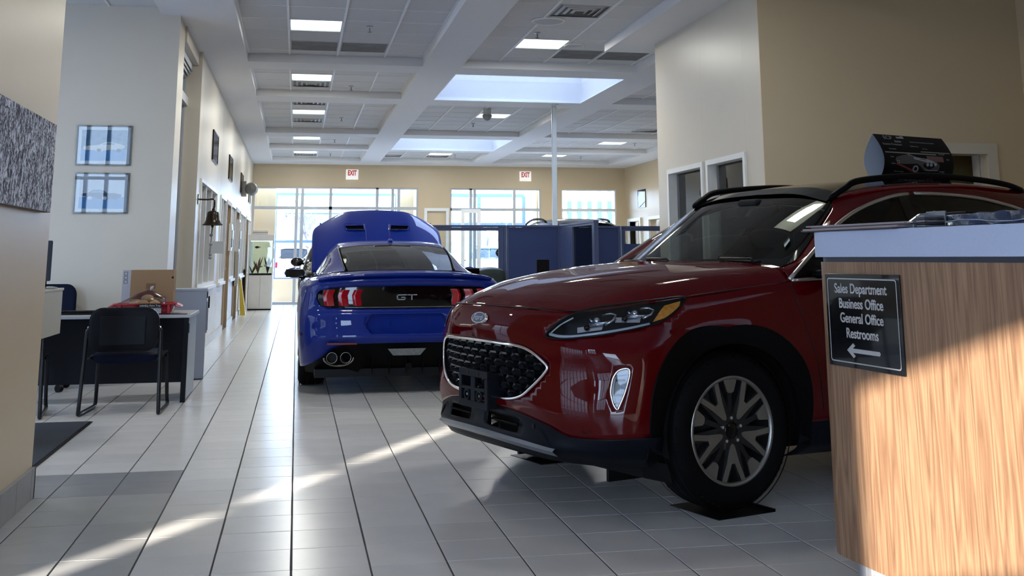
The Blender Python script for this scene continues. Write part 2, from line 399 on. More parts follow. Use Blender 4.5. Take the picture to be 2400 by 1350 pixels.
# skylight shafts
M_shaft = mat('skylight_shaft_paint', (0.80, 0.80, 0.80), 0.6)
for n, (x0, x1, y0, y1) in enumerate(SKY):
    s = MB(); t = 0.06; h = 5.0
    s.box(x0-t, x0, y0-t, y1+t, 4.0, h).box(x1, x1+t, y0-t, y1+t, 4.0, h).box(x0, x1, y0-t, y0, 4.0, h).box(x0, x1, y1, y1+t, 4.0, h)
    struct(s.build('trim_%d' % (n+31), M_shaft, fixn=False), 'white skylight shaft')
    f = MB(); e = 0.012
    f.box(x0, x1, y0, y0+e, CZ-.003, CZ+.02).box(x0, x1, y1-e, y1, CZ-.003, CZ+.02).box(x0, x0+e, y0, y1, CZ-.003, CZ+.02).box(x1-e, x1, y0, y1, CZ-.003, CZ+.02)
    w_ = struct(f.build('window_%d' % (n+20), M_white, fixn=False), 'skylight frame and dome glass')
    MB().box(x0-.04, x1+.04, y0-.04, y1+.04, h, h+.02).build('skylight_glass', glass('skylight_acrylic', (0.92, 0.90, 0.88)), w_, fixn=False)
# roof deck over everything (keeps daylight to the windows)
rd = MB(); M_roof = mat('roof_deck', (0.35, 0.35, 0.35), 0.9)
def roof(x0, x1, y0, y1): rd.box(x0, x1, y0, y1, 4.02, 4.15)
roof(-7.3, 2.0, YN, YB+.2); roof(4.57, 9.4, YN, YB+.2)
ys = [YN, SKY[0][2]-.06, SKY[0][3]+.06, SKY[1][2]-.06, SKY[1][3]+.06, YB+.2]
for k in (0, 2, 4): roof(2.0, 4.57, ys[k], ys[k+1])
rd.box(-7.3, 9.4, -3.4, YN, 5.0, 5.1)
struct(rd.build('trim_3', M_roof, fixn=False), 'roof deck')

# ---- walls
def wall_x(name, x, t, y0, y1, z0, z1, holes, m, label=None):
    """wall in the plane x..x+t with rectangular holes (y0,y1,z0,z1)"""
    b = MB(); holes = sorted(holes); y = y0
    for (a, c, e, g) in holes:
        if a > y: b.box(x, x+t, y, a, z0, z1)
        if e > z0: b.box(x, x+t, a, c, z0, e)
        if g < z1: b.box(x, x+t, a, c, g, z1)
        y = c
    if y < y1: b.box(x, x+t, y, y1, z0, z1)
    return struct(b.build(name, m, fixn=False), label)
def wall_y(name, yy, t, x0, x1, z0, z1, holes, m, label=None):
    b = MB(); holes = sorted(holes); x = x0
    for (a, c, e, g) in holes:
        if a > x: b.box(x, a, yy, yy+t, z0, z1)
        if e > z0: b.box(a, c, yy, yy+t, z0, e)
        if g < z1: b.box(a, c, yy, yy+t, g, z1)
        x = c
    if x < x1: b.box(x, x1, yy, yy+t, z0, z1)
    return struct(b.build(name, m, fixn=False), label)
# near pier at the left edge of the picture
struct(box('wall_pier', M_cream, -1.62, -1.28, 4.55, 6.12, 0, CZ), 'cream wall pier holding the canvas, nearest at left')
pb = struct(box('baseboard_left', M_grout, -1.619, -1.2725, 4.55, 6.125, 0, 0.148), 'grey tile baseboard of the near pier')
for k in range(6): 
    y0 = 4.55 + 0.3*k; box('baseboard_tile', M_base, -1.29, -1.262, y0+.0015, min(y0+.2985, 6.132), 0, 0.15, pb, bevel=.002)
box('baseboard_tile', M_base, -1.60, -1.262, 6.11, 6.135, 0, 0.15, pb, bevel=.002)
# picture wall
struct(box('wall_picture', M_cream2, -7.1, -1.26, 11.44, 11.62, 0, 3.76), 'pale wall with two framed blue car pictures')
pb = struct(box('baseboard_picture', M_grout, -7.0, -1.262, 11.425, 11.44, 0, 0.115), 'grey tile baseboard under the pictures')
for k in range(12):
    x1 = -1.265 - 0.3025*k; box('baseboard_tile', M_base, x1-.3005, x1-.0015, 11.415, 11.44, 0, 0.12, pb, bevel=.002)
# column with the bell and narrow side window
struct(box('wall_column', M_cream2, -1.40, -1.20, 13.5, 13.94, 0, CZ), 'pale column carrying the bell')
struct(box('wall_strip', M_cream2, -1.62, -1.26, 11.62, 11.98, 0, CZ), 'return of the picture wall')
wn_ = struct(MB().box(-1.44, -1.38, 11.98, 13.5, 0, .06).box(-1.44, -1.38, 11.98, 13.5, 3.33, 3.42).box(-1.44, -1.38, 11.98, 12.03, .06, 3.33).box(-1.44, -1.38, 13.44, 13.5, .06, 3.33).build('window_1', M_alu, fixn=False), 'tall narrow side window beside the column')
box('pane', glass('pale_blue_glass', (0.75, 0.9, 1.0)), -1.415, -1.405, 12.03, 13.44, .06, 3.33, wn_)
for k in range(3): box('blind_slat', M_alu, -1.36+.02*k, -1.35+.02*k, 12.0, 13.48, 3.36+.03*k, 3.50, wn_)
struct(box('wall_header', M_cream2, -1.46, -1.24, 11.98, 13.5, 3.50, CZ), 'header over the side window')
M_blind = mat('white_roller_blind', (0.62, 0.72, 0.85), 0.7)
box('roller_blind', M_blind, -1.47, -1.46, 12.03, 13.44, 0.3, 3.3, wn_)
# left wall with office fronts
LW0 = -1.20
groups = [(13.98, 16.78, 3, None), (17.63, 19.0, 2, (19.12, 20.2)), (20.5, 21.9, 2, (22.02, 23.2)), (23.8, 26.2, 3, (26.4, 27.5)), (27.7, 29.0, 2, None)]
holes = []
for a, b, n, d in groups:
    holes.append((a, b, 0.82, 2.17))
    if d: holes.append((d[0], d[1], 0.0, 2.17))
wall_x('wall_left', LW0-.14, .14, 13.94, YB, 0, CZ, holes, M_cream2, 'long left wall of office fronts')
wi = 2; dn = 1
for a, b, n, d in groups:
    f = MB(); s = 0.045
    f.box(LW0-.15, LW0+.02, a, b, .82, .82+s).box(LW0-.15, LW0+.02, a, b, 2.17-s, 2.17).box(LW0-.15, LW0+.02, a, a+s, .82, 2.17).box(LW0-.15, LW0+.02, b-s, b, .82, 2.17)
    for k in range(1, n):
        y = a + (b-a)*k/n; f.box(LW0-.09, LW0+.005, y-.02, y+.02, .86, 2.13)
    w_ = struct(f.build('window_%d' % wi, M_white, fixn=False), 'white framed office window'); wi += 1
    box('window_sill', M_white, LW0-.15, LW0+.05, a-.03, b+.03, .775, .82, w_, bevel=.004)
    for k in range(n):
        y0 = a + (b-a)*k/n + .02; y1 = a + (b-a)*(k+1)/n - .02
        box('pane', M_dglass, LW0-.075, LW0-.07, y0, y1, .86, 2.13, w_)
    if d:
        f = MB(); f.box(LW0-.15, LW0+.025, d[0], d[0]+.06, 0, 2.17).box(LW0-.15, LW0+.025, d[1]-.06, d[1], 0, 2.17).box(LW0-.15, LW0+.025, d[0], d[1], 2.10, 2.17)
        dd = struct(f.build('door_%d' % dn, M_tan, fixn=False), 'tan office door frame'); dn += 1
        box('door_leaf', M_tan, LW0-.12, LW0-.08, d[0]+.06, d[1]-.06, .01, 2.10, dd)
        MB().cyl((LW0-.08, d[1]-.14, 1.0), (LW0-.02, d[1]-.14, 1.0), .025, n=12).build('door_handle', M_alu, dd, smooth=True, sharp=40)
# baseboards on the solid parts
ybs = [13.94] 
for a, b, n, d in groups:
    if d: ybs += [d[0], d[1]]
ybs.append(YB)
k = 0
bb = None
for q in range(0, len(ybs), 2):
    y = ybs[q]; ye = ybs[q+1]
    b_ = struct(box('baseboard_%d' % (q//2+1), M_grout, LW0, LW0+.008, y, ye, 0, .098), 'pale tile baseboard of the left wall')
    while y < ye - .01:
        y2 = min(y+.3, ye); box('baseboard_tile', mat('pale_baseboard', (0.55, 0.55, 0.53), .4), LW0, LW0+.02, y+.002, y2-.002, 0, .10, b_); y = y2
# offices behind the left wall
struct(MB().box(-4.2, -4.1, 11.6, YB, 0, 3.0).box(-4.2, -1.35, 17.1, 17.2, 0, 3.0).box(-4.2, -1.35, 20.3, 20.4, 0, 3.0).box(-4.2, -1.35, 23.4, 23.5, 0, 3.0).box(-4.2, -1.35, YB-.1, YB, 0, 3.0).box(-4.2, -1.36, 13.8, 13.9, 0, 3.0).build('wall_offices', mat('office_tan', (0.26, 0.18, 0.10), .7), fixn=False), 'tan walls inside the left offices')
struct(box('trim_4', M_ceil, -4.2, -1.35, 11.62, YB, 3.0, 3.1), 'office ceiling')
struct(box('trim_5', mat('office_carpet', (0.12, 0.12, 0.14), .95), -4.2, -1.2, 11.62, YB, -0.1, 0.004), 'office floor')
# right block
BX = 4.10
winh = [(9.52, 10.52, 0.9, 2.15), (10.62, 11.72, 0.9, 2.15)]
wall_x('wall_block', BX, .16, 9.14, 12.07, 0, CZ, winh, M_cream2, 'white side of the office block at right')
struct(MB().box(BX+.16, 6.0, 11.95, 12.07, 0, .85).box(BX+.16, 6.0, 11.95, 12.07, 2.0, CZ).box(BX+.16, 4.36, 11.95, 12.07, .85, 2.0).box(4.58, 4.70, 11.95, 12.07, .85, 2.0).box(5.15, 6.0, 11.95, 12.07, .85, 2.0).build('wall_block_end', M_cream2, fixn=False), 'far end of the office block')
for (a, b, c_, d_) in winh:
    f = MB(); s = .05
    f.box(BX-.02, BX+.18, a, b, c_, c_+s).box(BX-.02, BX+.18, a, b, d_-s, d_).box(BX-.02, BX+.18, a, a+s, c_, d_).box(BX-.02, BX+.18, b-s, b, c_, d_)
    w_ = struct(f.build('window_%d' % wi, M_white, fixn=False), 'white framed window of the office block'); wi += 1
    box('pane', M_pane, BX+.08, BX+.085, a+s, b-s, c_+s, d_-s, w_)
DX = (5.62, 6.33)
wall_y('wall_right_front', 9.125, .18, BX+.0004, 6.78, 0, CZ, [(DX[0], DX[1], 0, 2.12)], M_cream, 'dim cream wall behind the red car')
f = MB().box(DX[0]-.10, DX[0], 9.10, 9.32, 0, 2.2).box(DX[1], DX[1]+.10, 9.10, 9.32, 0, 2.2).box(DX[0]-.10, DX[1]+.10, 9.10, 9.32, 2.12, 2.22)
f.box(DX[1]-.05, DX[1]-.03, 9.2, 9.28, 0, 2.12).box(DX[1]-.02, DX[1], 9.18, 9.3, 0, 2.12)
dd = struct(f.build('door_9', M_cream2, fixn=False), 'cream door frame behind the red car')
struct(box('wall_right_rear', M_cream, 6.94, 9.1, 9.125, 9.28, 0, CZ), 'unseen outer wall added to keep daylight out of the office block')  # out of view, put in to stop daylight leaking into the block
struct(box('wall_right_near', M_cream, 6.78, 6.94, -3.2, 9.14, 0, CZ), 'cream wall at the right edge')
# interior of the block: tan wall, a window to the outside at its far right
struct(MB().box(4.26, 8.9, 11.8, 11.95, 0, .85).box(4.26, 8.9, 11.8, 11.95, 2.0, 3.2).box(4.26, 4.36, 11.8, 11.95, .85, 2.0).box(4.58, 4.70, 11.8, 11.95, .85, 2.0).box(5.15, 6.2, 11.8, 11.95, .85, 2.0).box(7.8, 8.9, 11.8, 11.95, .85, 2.0).build('wall_block_rear', M_cream, fixn=False), 'rear wall inside the office block')
struct(MB().box(8.9, 9.0, 9.2, 12.0, 0, 3.2).build('wall_block_side', mat('ochre_paint', (0.50, 0.38, 0.16), .6), fixn=False), 'ochre wall inside the office block')
struct(box('wall_block_partition', mat('ochre_paint', (0.50, 0.38, 0.16), .6), 5.0, 8.4, 10.2, 10.3, 0, 3.2), 'ochre wall seen through the doorway')
struct(box('trim_6', M_ceil, 4.2, 8.9, 9.3, 12.0, 3.2, 3.3), 'office block ceiling')
# far right wall
wall_x('wall_right', 9.05, .16, 12.0, YB+.2, 0, CZ, [(20.0, 25.3, .9, 2.15), (26.3, 27.4, 0, 2.15), (28.2, 29.2, 0.0, 2.15)], M_cream, 'far right cream wall')
f_ = MB()
for yy in (20.0, 21.35, 22.7, 24.0, 25.25): f_.box(9.06, 9.2, yy, yy+.06, .9, 2.15)
f_.box(9.06, 9.2, 20.0, 25.3, .9, .96).box(9.06, 9.2, 20.0, 25.3, 2.09, 2.15)
w_ = struct(f_.build('window_40', M_white, fixn=False), 'row of windows in the far right wall'); box('pane', M_pane, 9.12, 9.125, 20.05, 25.25, .96, 2.09, w_)
for k, (a, b) in enumerate(((26.3, 27.4), (28.2, 29.2))):
    f = MB().box(9.0, 9.25, a-.08, a, 0, 2.23).box(9.0, 9.25, b, b+.08, 0, 2.23).box(9.0, 9.25, a-.08, b+.08, 2.15, 2.23)
    dd = struct(f.build('door_%d' % (k+10), M_white, fixn=False), 'white doorway in the far right wall')
    box('door_leaf', M_tan, 9.3, 9.34, a-.2, b+.2, 0, 2.2, dd)
# back wall
H1 = (-1.17, 3.19); H2 = (4.08, 6.61); H3 = (7.20, 8.79)
wall_y('wall_back', YB, .22, -1.34, 9.2, 0, CZ+.3, [(H1[0], H1[1], 0, 3.06), (3.40, 4.00, 0, 2.46), (H2[0], H2[1], 0, 3.06), (H3[0], H3[1], .9, 3.06)], M_cream, 'cream end wall with tall glazing')
def glaze(n, x0, x1, z0, z1, xs, zs, y=YB+.08, m=M_alu, w=.075, label='glazed frame of the end wall', paneskip=()):
    f = MB(); X = [x0]+list(xs)+[x1]; Z = [z0]+list(zs)+[z1]
    for x in X: f.box(x-w/2, x+w/2, y-.05, y+.05, z0, z1)
    for z in Z: f.box(x0, x1, y-.05, y+.05, z-w/2, z+w/2)
    o = struct(f.build('window_%d' % n, m, fixn=False), label)
    for i in range(len(X)-1):
        for j in range(len(Z)-1):
            if (i, j) in paneskip: continue
            box('pane', M_pane, X[i]+w/2, X[i+1]-w/2, y-.004, y+.004, Z[j]+w/2, Z[j+1]-w/2, o)
    return o
glaze(wi, H1[0], H1[1], .03, 3.06, [-.04, .11, .85, 2.09, 2.51, 2.67], [2.51], paneskip=[(0,0)]); wi += 1
glaze(wi, H2[0], H2[1], .03, 3.06, [4.65, 4.76, 5.87], [2.49]); wi += 1
glaze(wi, H3[0], H3[1], .9, 3.06, [], [2.49], m=M_white, w=.07); wi += 1
f = MB().box(3.36, 3.44, YB-.04, YB+.24, 0, 2.5).box(3.96, 4.04, YB-.04, YB+.24, 0, 2.5).box(3.36, 4.04, YB-.04, YB+.24, 2.44, 2.52)
dd = struct(f.build('door_4', M_white, fixn=False), 'white door frame between the glazed openings')
box('door_leaf', M_cream, 3.44, 3.96, YB+.05, YB+.1, 0, 2.44, dd)
# open white door leaf in the second opening
f = MB(); a0, a1 = 4.30, 4.82; y = YB-.55
f.box(a0, a0+.09, y-.02, y+.02, 0.02, 2.47).box(a1-.09, a1, y-.02, y+.02, 0.02, 2.47).box(a0, a1, y-.02, y+.02, 2.37, 2.47).box(a0, a1, y-.02, y+.02, 0.02, .3)
dd = struct(f.build('door_5', M_white, fixn=False), 'open white glazed door leaf'); box('pane', M_pane, a0+.09, a1-.09, y-.004, y+.004, .3, 2.37, dd)
# vestibules and outer facade
struct(MB().box(-1.34, -.60, YB+.9, YB+1.1, 0, 3.4).box(-1.5, -1.34, YB+.2, YB+2.6, 0, 3.4).box(3.19, 3.35, YB+.22, YB+2.6, 0, 3.4).box(2.72, 3.19, YB+1.2, YB+1.35, 0, 3.4).build('wall_vestibule', M_cream, fixn=False), 'cream vestibule walls outside the glazing')
struct(MB().box(6.62, 7.18, YB+.6, YB+.9, 0, 3.4).box(6.95, 7.15, YB+.9, YB+2.6, 0, 3.4).build('wall_vestibule_right', M_cream, fixn=False), 'cream pillar outside the right glazing')
struct(box('wall_vestibule_low', M_cream, -.62, .1, YB+2.2, YB+2.4, 0, .62), 'low cream wall under the vestibule window')
struct(box('trim_7', M_grout, -1.5, 7.2, YB+.2, YB+2.6, -.1, 0.0), 'vestibule floor'); 
bpy.data.objects['trim_7'].data.materials[0] = M_tile
glaze(wi, -.62, 2.8, .62, 3.0, [.1], [1.66], y=YB+2.3, m=mat('blue_grey_frame', (0.16, 0.25, 0.42), .5), w=.07, label='outer glazing of the left vestibule'); wi += 1
glaze(wi, 4.2, 6.6, .05, 3.0, [5.25], [2.15], y=YB+2.3, m=mat('blue_grey_frame', (0.16, 0.25, 0.42), .5), w=.10, label='outer glazing of the right vestibule'); wi += 1
tr_ = MB()
for k in range(6): tr_.box(8.05+.33*k, 8.18+.33*k, YB+4.0, YB+4.12, 0, 4.5)
tr_.box(7.9, 10.2, YB+4.02, YB+4.1, 2.6, 2.68)
struct(tr_.build('trim_8', mat('pale_blue_posts', (0.10, 0.15, 0.20), .6), fixn=False), 'row of posts outside the right window')
# front hall behind the camera: glazed on two sides, a taller ceiling
M_mull = mat('dark_mullion', (0.05, 0.05, 0.055), .4)
def mull_y(n, y, x0, x1, z0, z1, nx, zs):
    f = MB()
    for k in range(nx+1):
        x = x0 + (x1-x0)*k/nx; f.box(x-.04, x+.04, y-.06, y+.06, z0, z1)
    for z in [z0]+zs+[z1]: f.box(x0, x1, y-.05, y+.05, z-.035, z+.035)
    w_ = struct(f.build('window_%d' % n, M_alu, fixn=False), 'storefront glazing')
def mull_x(n, x, y0, y1, z0, z1, ny, zs):
    f = MB()
    for k in range(ny+1):
        y = y0 + (y1-y0)*k/ny; f.box(x-.07, x+.07, y-.06, y+.06, z0, z1)
    for z in [z0]+zs+[z1]: f.box(x-.05, x+.05, y0, y1, z-.035, z+.035)
    w_ = struct(f.build('window_%d' % n, M_alu, fixn=False), 'storefront glazing')
wall_y('wall_front', -3.3, .14, -7.0, 6.8, 0, 5.0, [(-5.98, -5.68, .3, 3.7), (-5.2, -3.4, 1.3, 4.6), (-2.42, -.9, .02, 2.97)], M_cream, 'unseen entrance wall behind the camera, openings shaped to pass the sun')  # slit and door openings shaped to throw the floor and counter sun patches
mull_y(wi, -3.23, -5.2, -3.4, 1.3, 4.6, 4, [3.0]); wi += 1
mull_y(wi, -3.23, -5.98, -5.68, .3, 3.7, 1, [2.2, 2.83, 3.12]); wi += 1  # bars added to break the sun streak on the floor
mull_y(wi, -3.23, -2.42, -.9, .02, 2.97, 1, [2.2]); wi += 1
wall_x('wall_left_near', -7.15, .15, -3.2, 11.5, 0, 5.0, [(-3.0, 4.6, .1, 2.95), (5.2, 11.0, .1, 3.3)], M_cream2, 'left outer wall of the front hall')
mull_x(wi, -7.1, -3.0, 4.6, .1, 2.95, 10, [.9, 2.2]); wi += 1
mull_x(wi, -7.1, 5.2, 11.0, .1, 3.3, 4, [2.2]); wi += 1
struct(MB().box(-7.2, 9.3, YN-.12, YN, CZ, 5.0).build('trim_9', M_ceil, fixn=False), 'bulkhead where the ceiling drops')
# unseen blocks added outside, behind and left, to shade most of the low sun
M_sunblock = mat('sun_block_render', (0.42, 0.40, 0.37), .8, noise=.1)
for k, (x0, x1, y0, y1, h, lb) in enumerate(((-9.93, -6.95, -10.3, -10, 6.8, 'unseen tall wall added behind the showroom to block the sun'), (-16, -12.5, -20, 16, 5.75, 'unseen block added along the left side to block the sun'))):
    nb = thing('building', lb, 'building', ((x0+x1)/2, (y0+y1)/2, -.05)); w_, d_ = (x1-x0)/2, (y1-y0)/2
    MB().box(-w_, w_, -d_, d_, 0, h).build('building_wall', M_sunblock, nb, fixn=False); MB().box(-w_, w_, -d_, d_, h, h+.03).build('sun_block_top', M_roof, nb, fixn=False)
# ================================================================== vehicle tools
def cat_pts(P, n, closed=False):
    P = [Vector(p) for p in P]; m = len(P); out = []
    segs = m if closed else m - 1
    for i in range(segs):
        if closed: a, b, c, d = P[i-1], P[i], P[(i+1) % m], P[(i+2) % m]
        else: a, b, c, d = P[max(i-1, 0)], P[i], P[i+1], P[min(i+2, m-1)]
        if not closed and i == 0: a = b*2 - c
        if not closed and i == m-2: d = c*2 - b
        for k in range(n):
            t = k / n
            out.append(0.5*((2*b) + (c-a)*t + (2*a-5*b+4*c-d)*t*t + (3*b-a-3*c+d)*t**3))
    if not closed: out.append(P[-1])
    return out
def surf(rows, nu, nv, half=True):
    """dense bicubic surface through a table of control rows; mirrored over y=0 when half"""
    R = [cat_pts(r, nu) for r in rows]
    cols = [cat_pts([R[i][j] for i in range(len(R))], nv) for j in range(len(R[0]))]
    G = [[cols[j][i] for j in range(len(cols))] for i in range(len(cols[0]))]
    b = MB(); w = len(G[0])
    b.add([p for r in G for p in r], [(i*w+j, i*w+j+1, (i+1)*w+j+1, (i+1)*w+j) for i in range(len(G)-1) for j in range(w-1)])
    if half:
        n = len(b.v); vs = [(p[0], -p[1], p[2]) for p in b.v]; fs = [tuple(reversed(f)) for f in b.f]
        b.add(vs, fs)
    return b
def weld(b, d=0.0004):
    bm = bmesh.new(); me = bpy.data.meshes.new('t'); me.from_pydata(b.v, [], b.f); bm.from_mesh(me); bpy.data.meshes.remove(me)
    bmesh.ops.remove_doubles(bm, verts=bm.verts, dist=d); bmesh.ops.recalc_face_normals(bm, faces=bm.faces)
    return bm
def bm_obj(bm, name, m, parent, smooth=True, solid=0.0, sharp=None):
    me = bpy.data.meshes.new(name); bm.to_mesh(me); bm.free(); me.materials.append(m)
    if smooth: me.polygons.foreach_set('use_smooth', [True]*len(me.polygons))
    if sharp: me.set_sharp_from_angle(angle=math.radians(sharp))
    o = bpy.data.objects.new(name, me); C.objects.link(o); o.parent = parent
    if solid:
        md = o.modifiers.new('thickness', 'SOLIDIFY'); md.thickness = solid; md.offset = -1
    return o
def inpoly(x, y, P):
    c = False; j = len(P)-1
    for i in range(len(P)):
        xi, yi = P[i]; xj, yj = P[j]
        if (yi > y) != (yj > y) and x < (xj-xi)*(y-yi)/(yj-yi)+xi: c = not c
        j = i
    return c
def nearest_on(x, y, P):
    best = None
    for i in range(len(P)):
        ax, ay = P[i-1]; bx, by = P[i]; dx, dy = bx-ax, by-ay; L = dx*dx+dy*dy
        t = 0 if L == 0 else max(0, min(1, ((x-ax)*dx+(y-ay)*dy)/L)); qx, qy = ax+t*dx, ay+t*dy
        d = (qx-x)**2+(qy-y)**2
        if best is None or d < best[0]: best = (d, qx, qy)
    return best
class Plane2:
    """2-D frame fitted to a 3-D outline"""
    def __init__(s, pts, n=None):
        pts = [Vector(p) for p in pts]; s.o = sum(pts, Vector())/len(pts)
        if n is None:
            n = Vector()
            for i in range(len(pts)):
                a, b = pts[i-1], pts[i]; n += Vector(((a.y-b.y)*(a.z+b.z), (a.z-b.z)*(a.x+b.x), (a.x-b.x)*(a.y+b.y)))
        s.n = Vector(n).normalized(); up = Vector((0,0,1)) if abs(s.n.z) < .9 else Vector((1,0,0))
        s.x = up.cross(s.n).normalized(); s.y = s.n.cross(s.x)
    def to2(s, p): d = Vector(p)-s.o; return (d.dot(s.x), d.dot(s.y))
    def to3(s, a, b, h=0): return s.o + s.x*a + s.y*b + s.n*h
def cut(bm, outline, n=None, depth=.25, snap=True):
    pl = Plane2(outline, n); P = [pl.to2(p) for p in outline]
    dele = []
    x0 = min(p[0] for p in P); x1 = max(p[0] for p in P); y0 = min(p[1] for p in P); y1 = max(p[1] for p in P)
    for f in bm.faces:
        c = f.calc_center_median(); d = (c-pl.o).dot(pl.n)
        if abs(d) > depth: continue
        a, b = pl.to2(c)
        if x0 < a < x1 and y0 < b < y1 and inpoly(a, b, P): dele.append(f)
    vs = set(v for f in dele for v in f.verts)
    bmesh.ops.delete(bm, geom=dele, context='FACES')
    if snap:
        for v in vs:
            if v.is_valid and v.link_faces:
                a, b = pl.to2(v.co); h = (v.co-pl.o).dot(pl.n); q = nearest_on(a, b, P); v.co = pl.to3(q[1], q[2], h)
def patch(outline, bvh, step=.03, off=0.0, n=None, flat=False):
    """mesh filling an outline, laid on the surface in bvh (offset along the patch normal)"""
    from mathutils.geometry import delaunay_2d_cdt
    pl = Plane2(outline, n); P = [pl.to2(p) for p in outline]
    vs = [Vector(p) for p in P]; m = len(vs); ed = [(i, (i+1) % m) for i in range(m)]
    x0 = min(p[0] for p in P); x1 = max(p[0] for p in P); y0 = min(p[1] for p in P); y1 = max(p[1] for p in P)
    i = x0 + step*.5; r = 0
    while i < x1:
        j = y0 + step*(.5 if r % 2 else 1)
        while j < y1:
            if inpoly(i, j, P) and nearest_on(i, j, P)[0] > (step*.4)**2: vs.append(Vector((i, j)))
            j += step
        i += step*.87; r += 1
    V, E_, F, *_ = delaunay_2d_cdt(vs, ed, [], 1, 1e-5)
    out = []
    for v in V:
        p = pl.to3(v.x, v.y, 0)
        if bvh is not None and not flat:
            h, nn, *_ = bvh.ray_cast(p + pl.n*.3, -pl.n, .6)
            if h is not None:
                p = h
        out.append(p + pl.n*off)
    b = MB(); b.add(out, [tuple(f) for f in F]); return b, pl
def on_surf(pts, bvh, pl, off=0.0):
    out = []
    for p in pts:
        a, b = pl.to2(p); q = pl.to3(a, b)
        h, nn, *_ = bvh.ray_cast(q + pl.n*.3, -pl.n, .6)
        out.append((h if h is not None else Vector(p)) + pl.n*off)
    return out
def mir(pts): return [Vector((p[0], -p[1], p[2])) for p in reversed(list(pts))]
def arch_poly(cx, cz, r, y, zlo=0.0, n=40):
    pts = [Vector((cx + r*math.cos(a), y, cz + r*math.sin(a))) for a in [PI*k/n for k in range(n+1)]]
    return [Vector((cx+r, y, zlo))] + pts + [Vector((cx-r, y, zlo))]

M_tyre = mat('tyre_rubber', (0.0025, 0.0025, 0.003), 0.7, noise=0.2, spec=.12)
M_rimg = mat('machined_alloy', (0.30, 0.29, 0.27), 0.36, metal=0.9)
M_rimk = mat('black_gloss_alloy', (0.012, 0.012, 0.013), 0.25, coat=0.5)
M_chrome = mat('chrome', (0.80, 0.80, 0.82), 0.10, metal=1.0)
M_satin = mat('satin_chrome', (0.55, 0.53, 0.50), 0.28, metal=0.9)
M_trim = mat('matt_black_trim', (0.0025, 0.0025, 0.003), 0.5, spec=.08)
M_clad = mat('dark_cladding', (0.004, 0.0055, 0.010), 0.42, spec=.12)
M_gblack = mat('gloss_black', (0.002, 0.002, 0.0025), 0.08, coat=.45)
M_silver = mat('satin_silver_trim', (0.26, 0.28, 0.31), 0.35, metal=0.6)
M_wglass = glass('windscreen_glass', (0.62, 0.72, 0.68), f0=1.42)
M_sglass = glass('tinted_side_glass', (0.30, 0.33, 0.33), f0=1.38)
M_pglass = glass('privacy_glass', (0.05, 0.055, 0.06), f0=1.38)
M_clear = glass('clear_lamp_lens', (0.95, 0.97, 1.0), f0=1.35)
M_int = mat('dark_interior', (0.020, 0.022, 0.024), 0.7)
M_seat = mat('seat_fabric', (0.030, 0.032, 0.034), 0.8)

